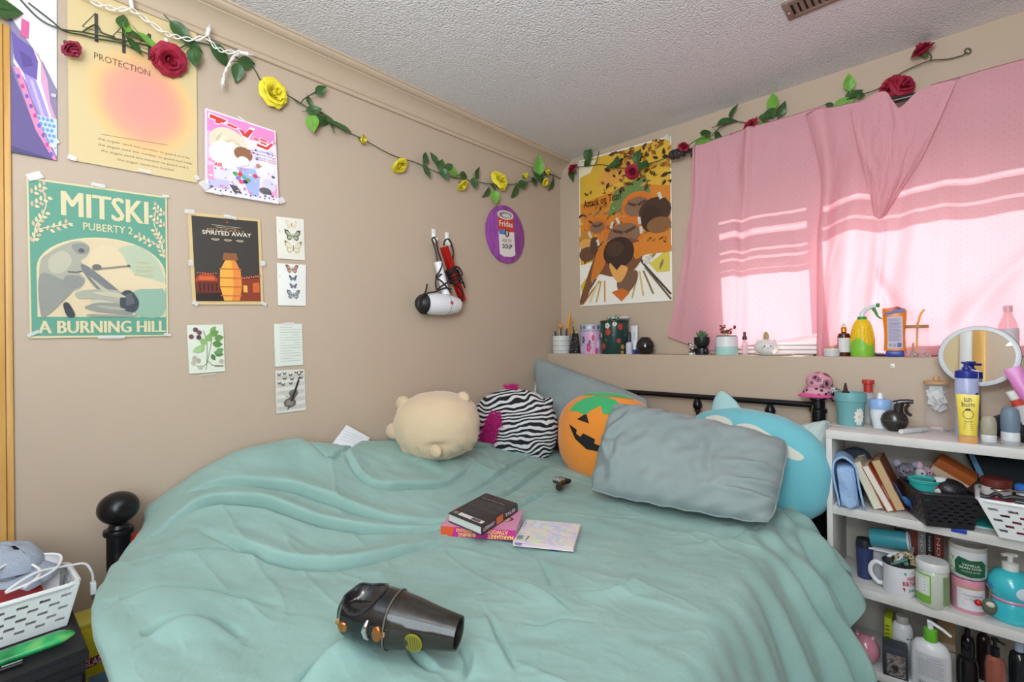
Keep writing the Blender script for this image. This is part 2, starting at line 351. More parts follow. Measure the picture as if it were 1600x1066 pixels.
def curtain(name, rows, depth, nu, nv, parent, wrap=True, drop=0.10, wr=0.006):
    """rows: list over v of lists over u of points; depth(u,v) pushes towards the room"""
    rows = [[Vector(p) for p in r] for r in rows]
    mb = MB(); nb = 8 if wrap else 0
    def fn(u, v):
        p = cr([cr(r, u) for r in rows], v)
        d = depth(u, v); k = min(1, v * 5); p.y -= (d if d > 0 else d * k) + k * wr * (nz(u * 9, v * 5, 3.1) + 0.6 * nz(u * 23 + v * 6, v * 9, 8.2))
        return p
    for i in range(nu + 1):
        u = i / nu; top = fn(u, 0.0)
        for k in range(nb):      # goes over the rod and hangs a little behind it
            a = k / (nb - 1)
            if a < 0.5: mb.v.append((top.x, top.y + 0.034 + 0.004 * a, top.z - 0.012 - drop * (0.5 - a) * 2))
            else:
                an = PI * (1 - (a - 0.5) / 0.5 * 0.9); mb.v.append((top.x, top.y + 0.017 - 0.017 * math.cos(an), top.z - 0.012 + 0.012 * math.sin(an)))
        for j in range(nv + 1): mb.v.append(tuple(fn(u, j / nv)))
    k = nb + nv + 1
    for i in range(nu):
        for j in range(k - 1): mb.f.append((i * k + j, i * k + j + 1, (i + 1) * k + j + 1, (i + 1) * k + j)); mb.m.append(0)
    o = obj(name, mb, CURT, parent, world=parent is not None, sharp=180)
    uv = o.data.uv_layers.new(name='cloth'); L = (rows[0][-1] - rows[0][0]).length; H = (rows[-1][0] - rows[0][0]).length
    lu = np.zeros(len(o.data.loops), dtype=np.int32); o.data.loops.foreach_get('vertex_index', lu)
    uvs = np.stack([(lu // k) / nu * L, ((lu % k) - nb) / nv * H], 1).astype(np.float32)
    uv.data.foreach_set('uv', uvs.ravel()); return o
def bump1(u, c, w): return math.exp(-((u - c) / w) ** 2)
cl = thing('curtain', 'pink curtain panel hanging left of the overlap, beside the orange action poster', 'curtain', (1.178,-0.1,2.226))
curtain('panel', [((0.893,-0.103,2.22),(0.974,-0.103,2.224),(1.139,-0.103,2.235),(1.296,-0.103,2.233),(1.449,-0.103,2.236)),
                  ((0.869,-0.085,1.912),(0.964,-0.085,1.931),(1.13,-0.085,1.933),(1.288,-0.085,1.921),(1.443,-0.085,1.921)),
                  ((0.804,-0.065,1.569),(0.946,-0.065,1.581),(1.12,-0.065,1.584),(1.288,-0.065,1.595),(1.436,-0.065,1.604)),
                  ((0.722,-0.035,1.289),(0.937,-0.035,1.219),(1.108,-0.035,1.241),(1.282,-0.035,1.269),(1.428,-0.035,1.295))],
        lambda u, v: 0.018 * bump1(u, 0.52 - 0.06 * v, 0.030) * (1 - 0.5 * v) + 0.014 * bump1(u, 0.10 + 0.02 * v, 0.04) - 0.014 * bump1(u, 0.44 - 0.05 * v, 0.05) + 0.008 * math.sin(u * 17 + v * 2) * v + 0.01 * bump1(u, 0.83, 0.05) * v
        + 0.010 * bump1(u - 0.35 * v, 0.30, 0.04) * bump1(v, 0.35, 0.3), 150, 110, cl)
cr_ = thing('curtain', 'pink curtain panel on the right with a folded-over flap, behind the corn spray bottle', 'curtain', (1.731,-0.1,2.101))
curtain('panel', [((1.379,-0.11,2.214),(1.45,-0.11,2.214),(1.516,-0.11,2.213),(1.578,-0.11,2.206),(1.648,-0.11,2.201),(1.699,-0.11,2.125),(1.759,-0.11,2.187),(1.844,-0.11,2.193),(1.949,-0.11,2.194),(2.038,-0.11,2.192),(2.146,-0.11,2.191)),
                  ((1.428,-0.1,1.948),(1.475,-0.1,1.95),(1.507,-0.1,1.947),(1.564,-0.1,1.948),(1.635,-0.1,1.93),(1.696,-0.1,1.924),(1.766,-0.1,1.92),(1.852,-0.1,1.917),(1.947,-0.1,1.909),(2.036,-0.1,1.905),(2.145,-0.1,1.894)),
                  ((1.411,-0.085,1.686),(1.452,-0.085,1.677),(1.485,-0.085,1.672),(1.545,-0.085,1.665),(1.619,-0.085,1.662),(1.689,-0.085,1.661),(1.763,-0.085,1.661),(1.849,-0.085,1.658),(1.946,-0.085,1.655),(2.035,-0.085,1.65),(2.145,-0.085,1.645)),
                  ((1.402,-0.065,1.445),(1.435,-0.065,1.443),(1.462,-0.065,1.441),(1.519,-0.065,1.439),(1.599,-0.065,1.436),(1.674,-0.065,1.436),(1.76,-0.065,1.437),(1.847,-0.065,1.437),(1.945,-0.065,1.436),(2.035,-0.065,1.432),(2.146,-0.065,1.427)),
                  ((1.394,-0.033,1.196),(1.418,-0.033,1.197),(1.441,-0.033,1.197),(1.495,-0.033,1.2),(1.585,-0.033,1.201),(1.662,-0.033,1.2),(1.757,-0.033,1.201),(1.845,-0.033,1.202),(1.944,-0.033,1.201),(2.036,-0.033,1.202),(2.148,-0.033,1.201))],
        lambda u, v: 0.030 * bump1(u, 0.07, 0.055) - 0.034 * bump1(u, 0.27, 0.07) * min(1, v * 3) + 0.030 * bump1(u, 0.40, 0.028) * bump1(v, 0.70, 0.32) + 0.018 * bump1(u, 0.53 - 0.08 * v, 0.04) + 0.022 * math.sin(u * 21 - v * 1.5) * v * (1 if u > 0.42 else 0.2) - 0.022 * bump1(u, 0.66, 0.05)
        + 0.020 * bump1(v - 0.16 * math.cos((u - 0.62) * 9), 0.74, 0.05) * (1 if 0.4 < u < 0.95 else 0), 240, 120, cr_)
curtain('folded_flap', [((1.534,-0.122,2.189),(1.584,-0.122,2.198),(1.649,-0.122,2.199),(1.684,-0.122,2.128),(1.751,-0.122,2.179),(1.844,-0.122,2.179)),
                       ((1.558,-0.13,2.035),(1.603,-0.13,2.014),(1.65,-0.13,1.991),(1.687,-0.13,1.99),(1.732,-0.13,2.01),(1.788,-0.13,2.026)),
                       ((1.583,-0.124,1.892),(1.613,-0.124,1.87),(1.644,-0.124,1.852),(1.671,-0.124,1.851),(1.697,-0.124,1.864),(1.734,-0.124,1.903)),
                       ((1.606,-0.112,1.744),(1.614,-0.112,1.735),(1.622,-0.112,1.726),(1.628,-0.112,1.725),(1.632,-0.112,1.73),(1.638,-0.112,1.738))],
        lambda u, v: 0.022 * math.sin(PI * u) + 0.010 * bump1(u - 0.25 * v, 0.35, 0.12), 60, 60, cr_, wrap=False)

# ------------------------------------------------------------ things pinned on the left wall and the back wall
TAPE = M('#f2f3f4', 0.15, alpha=0.45)
class Sheet:
    """a paper with printed shapes. corners TL TR BR BL in the room, n = wall normal; (u,v) run right and down"""
    def __init__(s, corners, paper, n=(1, 0, 0), thick=0.0012, rough=0.6, bulge=0.0, off=0.001, curl=0.0):
        s.c = [Vector(p) for p in corners]; s.n = Vector(n); s.thick = thick; s.off = off; s.bulge = bulge; s.curl = curl
        s.o = sum(s.c, Vector()) / 4; s.mats = [paper if not isinstance(paper, str) else M(paper, rough)]; s.mb = MB(); s.rough = rough
        nu, nv = 12, 12
        s.mb.grid(lambda a, b: s.p(a, b, thick), nu, nv)
        k = 2 * (nu + nv)
        ring = [(i / nu, 0) for i in range(nu)] + [(1, j / nv) for j in range(nv)] + [(1 - i / nu, 1) for i in range(nu)] + [(0, 1 - j / nv) for j in range(nv)]
        s.mb.add([s.p(a, b, thick) for a, b in ring] + [s.p(a, b, 0) for a, b in ring], [(i, (i + 1) % k, k + (i + 1) % k, k + i) for i in range(k)])
    def p(s, u, v, lift=0.0):
        a = s.c[0].lerp(s.c[1], u); b = s.c[3].lerp(s.c[2], u)
        q = a.lerp(b, v) + s.n * (s.off + lift + s.bulge * math.sin(PI * min(max(u, 0), 1)) * math.sin(PI * min(max(v, 0), 1)) + s.curl * max(0, v - 0.85) ** 2 * 40)
        return q - s.o
    def mi(s, col):
        m = M(col, s.rough) if isinstance(col, str) else col
        if m not in s.mats: s.mats.append(m)
        return s.mats.index(m)
    def fn(s, L):
        s.k = getattr(s, 'k', 0) + 1; e = s.thick + 0.0005 * (L + 1) + 0.000009 * (s.k % 54); return lambda u, v: s.p(u, v, e)
    def poly(s, col, pts, L=0, cuts=0):
        pts = [(min(max(a, 0), 1), min(max(b, 0), 1)) for a, b in pts]
        f = s.fn(L); fine_poly([(a, -b) for a, b in pts], lambda a, b: f(a, -b), s.mb, s.mi(col), cuts); return s
    def sm(s, col, pts, L=0, cuts=0):
        return s.poly(col, closed(pts), L, 0)
    def line(s, col, pts, w, L=1):
        asp = (s.c[1] - s.c[0]).length / max((s.c[3] - s.c[0]).length, 1e-6)
        for (a, b), (c, d) in zip(pts[:-1], pts[1:]):
            dx, dy = (c - a) * asp, d - b; l = math.hypot(dx, dy) or 1e-6; ox, oy = -dy / l * w / 2 / asp, dx / l * w / 2
            s.poly(col, [(a + ox, b + oy), (c + ox, d + oy), (c - ox, d - oy), (a - ox, b - oy)], L)
        return s
    def text(s, col, t, box, L=1, bold=0.0, slope=0.0):
        u0, v0, u1, v1 = box; f = s.fn(L)
        put_text(s.mb, t, (0, 0, 1, 1), lambda a, b: f(u0 + a * (u1 - u0) , v1 - b * (v1 - v0) + slope * a), s.mi(col), bold); return s
    def done(s, name, label, cat, tapes=(), group=None):
        s.mb.m = [m for m in s.mb.m]
        o = obj(name, s.mb, s.mats, smooth=False); o.location = s.o; tag(o, label, cat, group)
        for (u, v, w, h, a) in tapes:
            asp = (s.c[1] - s.c[0]).length / max((s.c[3] - s.c[0]).length, 1e-6); ca, sa = math.cos(a), math.sin(a)
            q = [(u + (x * ca - y * sa) / 1, v + (x * sa + y * ca) * asp) for x, y in ((-w, -h), (w, -h), (w, h), (-w, h))]
            m = MB(); f = lambda a_, b_, l: s.p(a_, b_, s.thick + l)
            m.add([f(a_, b_, 0.0062) for a_, b_ in q] + [f(a_, b_, 0.0066) for a_, b_ in q], [(0, 1, 2, 3), (7, 6, 5, 4), (0, 4, 5, 1), (1, 5, 6, 2), (2, 6, 7, 3), (3, 7, 4, 0)])
            obj('tape', m, TAPE, o, smooth=False)
        return o
def leafpts(u, v, l, a, w=0.36, k=6, asp=1.0):
    out = []
    for i in range(k + 1): t = i / k; out.append((t, w * math.sin(PI * t) * (1 - 0.35 * t)))
    pts = out + [(t, -y) for t, y in reversed(out[1:-1])]
    ca, sa = math.cos(a), math.sin(a)
    return [(u + l * (x * ca - y * sa), v + l * (x * sa + y * ca) * asp) for x, y in pts]
def wl(*p): return p

# purple poster at the near end
s = Sheet(((0.002,-2.412,2.31),(0.002,-2.32,2.311),(0.002,-2.323,1.789),(0.002,-2.417,1.787)), '#8d84a6', off=0.002)
s.poly('#eceaf2', [(0, 0), (1, 0), (1, .62), (.72, .50), (0, .30)], 0)
s.poly('#d9a0c4', [(.28, .42), (.62, .46), (.80, .58), (.86, .70), (1, .79), (.98, .86), (.78, .80), (.5, .66), (.3, .55)], 1, 1)
s.poly('#f7f5fb', [(.12, .40), (.50, .44), (.66, .50), (.66, .60), (.78, .70), (.9, .79), (.82, .82), (.6, .73), (.3, .60), (.1, .54)], 2, 1)
s.poly('#6f5ba8', [(.05, .38), (.22, .41), (.50, .44), (.60, .50), (.58, .60), (.30, .58), (.12, .52)], 3, 1)
s.poly('#a592d6', [(.30, .58), (.56, .60), (.66, .66), (.84, .78), (.72, .82), (.46, .70)], 3, 1)
s.poly('#c8b8e8', [(.42, .60), (.50, .61), (.74, .78), (.70, .80)], 4)
s.poly('#5b4c8f', [(.22, .47), (.45, .49), (.5, .53), (.3, .55)], 4)
s.poly('#d85f97', [(.26, .30), (.42, .31), (.40, .40), (.24, .39)], 4)
s.poly('#67588f', [(0, .52), (.14, .62), (.55, .86), (.94, 1), (0, 1)], 2)
s.poly('#e58bb8', [(.10, .56), (.22, .56), (.60, .80), (1, 1), (.92, 1), (.55, .86)], 4)
s.poly('#c9d8ee', [(.55, .78), (1, .78), (1, .98)], 3)
for i in range(5):
    for j in range(6):
        u = .62 + .09 * i + (.045 if j % 2 else 0); v = .795 + .027 * j
        if u < .98 and (v - .77) < (u - .5) * .45: s.poly('#6f9bd0', ell(u, v, .036, .010, 10), 5)
for i in range(9): s.poly(('#8a4fb0', '#d23f8f', '#6a62c8')[i % 3], ell(.20 + .085 * i, .605 + .046 * i, .04, .012, 10), 5)
s.poly('#4e4675', [(0, .965), (.9, 1), (0, 1)], 4)
s.done('poster', 'purple and white poster cut by the frame beside the oak casing', 'poster', [(.93, .66, .05, .05, .2), (.9, .93, .07, .05, .5), (1.0, .90, .06, .04, 1.0)])
# beige gradient poster
def blob_mat():
    m = bpy.data.materials.new('sunset_gradient_print'); m.use_nodes = True; nt = m.node_tree; b = nt.nodes['Principled BSDF']; b.inputs['Roughness'].default_value = 0.5
    tc = nt.nodes.new('ShaderNodeTexCoord'); mp = nt.nodes.new('ShaderNodeMapping'); mp.vector_type = 'POINT'
    g = nt.nodes.new('ShaderNodeTexGradient'); g.gradient_type = 'SPHERICAL'; r = nt.nodes.new('ShaderNodeValToRGB')
    mp.inputs['Location'].default_value = (0, -0.10, 0.26); mp.inputs['Scale'].default_value = (0, 6.8, 5.8)
    while len(r.color_ramp.elements) < 4: r.color_ramp.elements.new(.5)
    for e, (p, c) in zip(r.color_ramp.elements, ((0.02, '#d9c391'), (0.20, '#ecbf83'), (0.42, '#e7a388'), (0.75, '#e29a8e'))): e.position = p; e.color = rgb(c)
    nt.links.new(tc.outputs['Object'], mp.inputs[0]); nt.links.new(mp.outputs[0], g.inputs[0]); nt.links.new(g.outputs['Fac'], r.inputs[0]); nt.links.new(r.outputs[0], b.inputs['Base Color']); return m
s = Sheet(((0.002,-2.299,2.323),(0.002,-1.985,2.319),(0.002,-1.986,1.806),(0.002,-2.298,1.798)), blob_mat(), off=0.003)
def four(s, u, v, w, h):
    s.line('#4d4a44', [(u + w * .62, v), (u, v + h * .62)], .004); s.line('#4d4a44', [(u, v + h * .62), (u + w, v + h * .62)], .004)
    s.poly('#45423e', [(u + w * .56, v), (u + w * .74, v), (u + w * .74, v + h), (u + w * .56, v + h)], 2)
four(s, .10, .155, .15, .16); four(s, .30, .165, .15, .16); four(s, .50, .155, .15, .16)
s.text('#6b4a3e', 'PROTECTION', (.18, .375, .60, .412), bold=-.005)
s.line('#9a875f', [(.22, .825), (.74, .80)], .0025)
for i, (a, b) in enumerate(((.20, .93), (.20, .95), (.22, .92), (.34, .80))): s.text('#8a7852', 'the angels send this number to guard and keep you safe today'[:int(60 * (b - a))], (a, .845 + .032 * i, b, .862 + .032 * i), bold=-.004)
s.done('poster', 'beige poster with a blurred pink and orange sun and number 444', 'poster', [(.55, .99, .05, .015, .1), (.99, .97, .025, .02, .9), (.02, .99, .03, .02, .3)])
# green arch poster
s = Sheet(((0.002,-2.383,1.728),(0.002,-2.07,1.742),(0.002,-2.07,1.3),(0.002,-2.379,1.293)), '#d9cfa4', off=0.003)
G, CRM = '#5f9d86', '#dccfa6'
s.poly(G, [(.012, .012), (.985, .012), (.985, .99), (.012, .985)], 0)
[s.text(CRM, 'MITSKI', (.22 + q, .055, .84 + q, .215) , 3) for q in (-.007, 0, .007)]; s.text(CRM, 'PUBERTY 2', (.36, .245, .72, .295), 3, bold=.012)
[s.text(CRM, 'A BURNING HILL', (.055 + q, .89, .975 + q, .97) , 3) for q in (-.005, .0, .005)]
arch = [(.05, .865), (.05, .56)] + [(.515 - .465 * math.cos(PI * i / 20), .56 - .225 * math.sin(PI * i / 20)) for i in range(21)] + [(.98, .56), (.98, .865)]
s.poly(CRM, arch, 1)
def sc(k): return [(.515 + (a - .515) * k, .60 + (b - .60) * k) for a, b in arch]
s.poly('#dcc7a2', sc(.965), 2); s.sm('#b7c2a6', [(.60, .42), (.75, .37), (.90, .45), (.955, .55), (.955, .62), (.75, .58)], 3, 1); s.sm('#8fb09a', [(.70, .70), (.955, .66), (.955, .85), (.74, .85)], 3, 1)
s.sm('#e0cba6', [(.45, .40), (.62, .42), (.72, .56), (.955, .62), (.955, .66), (.6, .66), (.4, .55)], 3, 1)
SK, SK2, SK3 = '#a9a795', '#8f9188', '#77797a'
s.sm(SK, [(.07, .54), (.13, .46), (.23, .40), (.33, .37), (.40, .40), (.385, .46), (.34, .50), (.37, .535), (.33, .575), (.37, .62), (.33, .68), (.24, .72), (.18, .80), (.12, .85), (.07, .85)], 4, 1)
s.sm(SK2, [(.28, .40), (.36, .385), (.40, .42), (.37, .455), (.31, .45)], 5, 1); s.poly('#585a62', ell(.345, .432, .022, .015, 12), 6); s.line('#5f5b57', [(.25, .575), (.31, .575), (.35, .565)], .008, 6)
s.sm(SK2, [(.07, .60), (.22, .63), (.30, .67), (.2, .78), (.12, .85), (.07, .85)], 5, 1)
s.sm(SK3, [(.34, .525), (.40, .54), (.60, .68), (.66, .74), (.60, .77), (.46, .69), (.36, .58)], 6, 1)
s.sm(SK, [(.30, .71), (.40, .685), (.60, .685), (.70, .74), (.68, .80), (.56, .765), (.40, .745), (.32, .745)], 7, 1)
s.sm(SK2, [(.36, .80), (.46, .77), (.60, .775), (.70, .80), (.70, .845), (.54, .84), (.42, .825)], 7, 1); s.sm('#c3bda4', [(.42, .75), (.55, .755), (.56, .79), (.42, .785)], 6)
s.sm('#3f444c', [(.63, .70), (.70, .685), (.76, .76), (.72, .83), (.62, .80)], 8); s.poly('#5b5f66', [(.66, .71), (.70, .70), (.73, .77), (.66, .79)], 9)
s.sm('#353a42', [(.215, .785), (.25, .775), (.29, .84), (.285, .865), (.24, .86)], 8); s.line('#8b8578', [(.40, .555), (.68, .515)], .012, 7); s.poly('#5c544c', ell(.685, .514, .014, .008, 10), 8); s.poly('#6c6a66', ell(.45, .535, .035, .02, 10), 8)
s.sm('#bdb9a2', [(.13, .50), (.22, .44), (.28, .50), (.22, .58), (.14, .58)], 5); s.sm('#8b8d88', [(.24, .60), (.33, .60), (.36, .64), (.30, .68), (.22, .66)], 6); s.sm('#b9b49c', [(.40, .60), (.46, .64), (.58, .72), (.62, .745), (.5, .70)], 7); s.sm('#c2bca2', [(.42, .70), (.58, .70), (.66, .73), (.5, .725)], 8); s.sm('#a8a692', [(.44, .79), (.58, .795), (.66, .815), (.54, .815)], 8); s.sm('#97998f', [(.40, .845), (.58, .85), (.74, .85), (.70, .862), (.40, .862)], 6)
for i, t in enumerate(('I FEAR', 'THIS', 'CIGARETTE', 'FOREVER')): s.text('#cdbf97', t, (.74 - .01 * (i % 2), .475 + .03 * i, .86 + .02 * (i % 2), .493 + .03 * i), 6)
rr = random.Random(3)
for side in (0, 1):
    for (a, b, c, d, nlf) in ((.03, .10, .12, .03, 7), (.03, .18, .14, .10, 8), (.04, .30, .12, .20, 8), (.12, .32, .28, .25, 8), (.03, .40, .08, .30, 7)):
        for i in range(nlf):
            t = i / nlf; u = a + (c - a) * t; v = b + (d - b) * t
            an = math.atan2(d - b, c - a) + (0.9 if i % 2 else -0.9)
            if side: u, an = 1 - u * .93, PI - an; v += .04
            s.poly(CRM if i % 3 else '#d6b39a', leafpts(u, v, .038, an, .32), 2)
    pts = [(.035, .40), (.05, .30), (.09, .24), (.12, .16), (.10, .06)]
    s.line(CRM, [((1 - u * .93) if side else u, v + (.04 if side else 0)) for u, v in pts], .006, 2)
    s.line(CRM, [((1 - u * .93) if side else u, v + (.04 if side else 0)) for u, v in [(.05, .32), (.16, .29), (.29, .26)]], .006, 2)
s.done('poster', 'green and cream music poster with an arch picture and large lettering', 'poster', [(.05, -.01, .05, .03, -.5), (.47, -.01, .05, .015, .1), (.985, .0, .03, .012, 0), (0.02, .97, .04, .014, -.5), (.55, 1.0, .10, .014, 0), (.99, .99, .03, .012, .3)])
# manga magazine in a plastic sleeve
s = Sheet(((0.002,-1.965,2.057),(0.002,-1.741,2.051),(0.002,-1.732,1.786),(0.002,-1.966,1.779)), '#f0e6f2', thick=0.014, off=0.002, rough=0.3)
s.poly('#ee8fcb', [(0.02, .02), (.98, .02), (.98, .20), (.02, .26)], 0); s.poly('#f3b7dd', [(.02, .26), (.2, .24), (.12, .8), (.02, .82)], 0)
for a in ([(.06, .055), (.28, .07), (.24, .115), (.05, .10)], [(.14, .10), (.22, .11), (.17, .145), (.12, .14)], [(.30, .10), (.43, .115), (.41, .14), (.28, .13)], [(.44, .125), (.50, .135), (.53, .175), (.60, .09), (.66, .095), (.57, .215), (.50, .20)], [(.66, .18), (.74, .19), (.73, .21), (.65, .20)], [(.76, .165), (.86, .18), (.85, .20), (.75, .185)], [(.76, .21), (.85, .22), (.84, .24), (.75, .23)], [(.70, .25), (.84, .265), (.92, .19), (.95, .20), (.86, .30), (.70, .285)], [(.95, .16), (.965, .162), (.96, .19), (.945, .188)], [(.975, .165), (.99, .167), (.985, .195), (.97, .193)]):
    cx_ = sum(p[0] for p in a) / len(a); cy_ = sum(p[1] for p in a) / len(a)
    s.poly('#fbf3f6', [(cx_ + (x - cx_) * 1.18, cy_ + (y - cy_) * 1.6) for x, y in a], 3); s.poly('#d8443c', a, 4)
# plain colour fields in the place of the cover drawing
s.poly('#e9dcc2', ell(.30, .36, .26, .20, 20), 1); s.poly('#f4ece6', ell(.28, .50, .24, .17, 20), 2); s.poly('#9a684c', ell(.50, .44, .13, .09, 18), 5); s.poly('#f5ebe8', ell(.50, .53, .085, .06, 18), 6)
s.poly('#a9b9ea', [(.40, .62), (.66, .60), (.72, .72), (.70, .95), (.58, .95), (.48, .75)], 3); s.poly('#f4ecec', ell(.83, .55, .12, .10, 16), 3); s.poly('#b58c70', ell(.71, .545, .035, .03, 10), 4); s.poly('#ded5e6', ell(.86, .78, .10, .09, 16), 3); s.poly('#6a6468', ell(.80, .86, .09, .045, 14), 4); s.poly('#5f5960', [(.30, .86), (.40, .86), (.47, .95), (.36, .95)], 3)
s.poly('#c9c3e8', [(.03, .80), (.3, .78), (.3, .93), (.03, .93)], 1); s.poly('#e3dcf0', [(.1, .66), (.3, .66), (.3, .82), (.1, .82)], 2); s.poly('#f09cc4', [(.02, .68), (.12, .68), (.12, .84), (.02, .84)], 1); s.poly('#f3a9cf', [(.88, .74), (.98, .74), (.98, .92), (.88, .92)], 1)
for c, u, v in (('#e0474b', .45, .71), ('#58a566', .38, .71), ('#e0474b', .66, .69), ('#5bb0a8', .50, .73), ('#e8556a', .46, .80), ('#8d7fd0', .42, .76), ('#3e4258', .52, .79), ('#7aa05a', .56, .76)): s.poly(c, ell(u, v, .035, .025, 9), 6)
rr = random.Random(9)
for i in range(110):
    u, v = rr.uniform(.04, .96), rr.uniform(.30, .93)
    if (u - .30) ** 2 / .05 + (v - .44) ** 2 / .03 < 1: continue
    s.poly(('#e98fc0', '#cfc8ea', '#8f86c4', '#f6f0f6', '#5a5468', '#e8707c', '#b9c6ee', '#f3dfe0')[i % 8], ell(u, v, rr.uniform(.008, .03), rr.uniform(.006, .018), 7), 3 + i % 3)
for i in range(9): s.poly(('#e6d8bc', '#d6c6a6', '#efe6d2')[i % 3], leafpts(.08 + .045 * i, .38 - .01 * i, .16, -1.2 + .22 * i, .14, 5), 2)
s.text('#e05a44', 'AIR', (.11, .62, .22, .665), 5, bold=.03); s.text('#e0607a', '(Wow)', (.03, .60, .12, .625), 5)
for i in range(3): s.text('#8a6fb0', 'special issue', (.66, .335 + .042 * i, .98, .36 + .042 * i), 4)
s.text('#d04a5a', 'new story', (.72, .45, .98, .475), 4)
for i in range(14): s.poly('#4b4660', ell(.05 + .067 * i, .945 + .008 * (i % 3), .012, .010, 6), 5)
s.done('magazine', 'pink and white comic magazine in a clear sleeve on the wall', 'magazine', [(-.02, .93, .06, .05, .9), (1.03, .95, .05, .045, -.5), (.5, .0, .07, .012, .3), (.15, 1.0, .04, .02, .2)])
# dark film poster
s = Sheet(((0.002,-2.015,1.705),(0.002,-1.792,1.721),(0.002,-1.784,1.414),(0.002,-2.003,1.403)), '#d9bd86', off=0.003)
s.poly('#3d3833', [(.045, .035), (.955, .03), (.955, .96), (.045, .96)], 0)
s.text('#d9a06a', 'MIYAZAKI S', (.24, .155, .75, .18), 2, bold=-.01); s.text('#f0e6d2', 'SPIRITED AWAY', (.17, .18, .85, .225), 3, bold=.012)
s.line('#b9ab95', [(.30, .115), (.70, .125)], .006); s.line('#b9ab95', [(.36, .137), (.64, .143)], .005)
for i in range(3): s.line('#c7b598', ell(.34 + .17 * i, .265, .055, .018, 10, .3, PI - .3), .010, 3); s.line('#c7b598', [(.30 + .17 * i, .268), (.38 + .17 * i, .268)], .006, 3)
s.poly('#d0503c', ell(.51, .075, .012, .010, 8), 2)
s.poly('#5a2a1c', [(.045, .70), (.2, .66), (.40, .70), (.55, .80), (.955, .72), (.955, .96), (.045, .96)], 1)
s.poly('#b4472a', ell(.20, .74, .15, .085, 18), 2); s.poly('#7a2c1e', [(.06, .74), (.36, .74), (.36, .86), (.06, .86)], 3); s.poly('#d8632f', [(.10, .69), (.30, .69), (.30, .73), (.10, .73)], 4)
for i in range(5): s.poly('#3a1d16', [(.09 + .055 * i, .76), (.115 + .055 * i, .76), (.115 + .055 * i, .85), (.09 + .055 * i, .85)], 5)
s.poly('#8a3a1e', [(.62, .72), (.955, .69), (.955, .96), (.60, .96)], 2); s.poly('#d1652c', [(.84, .75), (.94, .745), (.94, .86), (.84, .86)], 4); s.poly('#e9b052', [(.70, .78), (.76, .78), (.76, .86), (.70, .86)], 4)
for i in range(11): s.poly('#e06a4a', ell(.62 + .034 * i, .705 - .0042 * i + (.006 if i % 2 else 0), .014, .011, 8), 5)
for i in range(8): s.poly('#d96a4a', ell(.08 + .035 * i, .655 - .004 * math.sin(i), .010, .008, 8), 5)
s.poly('#2c1a14', [(.045, .88), (.4, .87), (.4, .96), (.045, .96)], 4)
# plain warm stand-in for the printed figure: a tall paper lantern
s.poly('#f0ae48', [(.42, .955), (.37, .80), (.38, .62), (.46, .50), (.60, .50), (.67, .62), (.68, .80), (.64, .955)], 6); s.poly('#e98a3c', [(.53, .955), (.56, .80), (.56, .62), (.54, .50), (.60, .50), (.67, .62), (.68, .80), (.64, .955)], 7)
s.poly('#8f5a34', [(.42, .50), (.44, .42), (.62, .42), (.64, .50)], 8)
for q in (.60, .70, .80, .90): s.line('#c8702f', [(.37, q), (.68, q)], .012, 9)
s.done('poster', 'small dark film poster with cream border and red lantern lights', 'poster', [(.02, .0, .06, .03, 0), (.55, .015, .09, .025, .15), (.99, .99, .05, .025, .5), (.03, .985, .04, .03, .6), (.0, .55, .03, .04, 0), (1.0, .52, .04, .04, 0)])
# cards
def butterfly(s, u, v, w, c1, c2, edge, asp):
    for q in (-1, 1):
        s.poly(edge, [(u + q * a * w, v + b * w * asp) for a, b in ((.03, .05), (.30, -.32), (.52, -.36), (.50, -.12), (.38, .04))], 1)
        s.poly(c1, [(u + q * a * w, v + b * w * asp) for a, b in ((.05, .03), (.28, -.22), (.42, -.25), (.42, -.1), (.30, .02))], 2)
        s.poly(edge, [(u + q * a * w, v + b * w * asp) for a, b in ((.03, .05), (.36, .03), (.40, .20), (.26, .36), (.10, .28))], 1)
        s.poly(c2, [(u + q * a * w, v + b * w * asp) for a, b in ((.05, .07), (.30, .07), (.34, .19), (.24, .29), (.11, .22))], 2)
    s.line('#3f3a36', [(u, v - .12 * w * asp), (u, v + .22 * w * asp)], .012, 3)
s = Sheet(((0.002,-1.737,1.742),(0.002,-1.635,1.749),(0.002,-1.632,1.592),(0.002,-1.734,1.587)), '#e9e4d6', off=0.002, bulge=0.004)
butterfly(s, .52, .16, .40, '#ece0bd', '#e8dcc0', '#d8cba8', .66); butterfly(s, .55, .42, .56, '#aab48e', '#a9b394', '#4f4c44', .66); butterfly(s, .56, .71, .60, '#ebdfbd', '#eadfc4', '#c9bb94', .66)
for q in (-1, 1): s.poly('#4a4540', [(.56 + q * a, b) for a, b in ((.24, .57), (.31, .56), (.30, .63))], 4)
s.done('picture_card', 'cream card with three pale yellow and green butterflies', 'card', [(.06, .35, .05, .02, 1.4)])
s = Sheet(((0.002,-1.736,1.57),(0.002,-1.629,1.575),(0.002,-1.631,1.417),(0.002,-1.733,1.414)), '#ecebe4', off=0.002, bulge=0.004)
butterfly(s, .50, .12, .42, '#c98f78', '#c79f86', '#6b4a44', .68); butterfly(s, .52, .34, .27, '#6d7a9a', '#7d8aa6', '#38363f', .68); butterfly(s, .53, .53, .25, '#7a8098', '#868ca2', '#2f2d36', .68); butterfly(s, .53, .73, .45, '#9aa3b0', '#a7adb4', '#615a58', .68)
s.done('picture_card', 'white card with four brown and blue butterflies in a column', 'card', [(.05, .3, .05, .02, 1.4)])
s = Sheet(((0.002,-2.02,1.336),(0.002,-1.914,1.34),(0.002,-1.91,1.18),(0.002,-2.014,1.177)), '#dfe3d2', off=0.002)
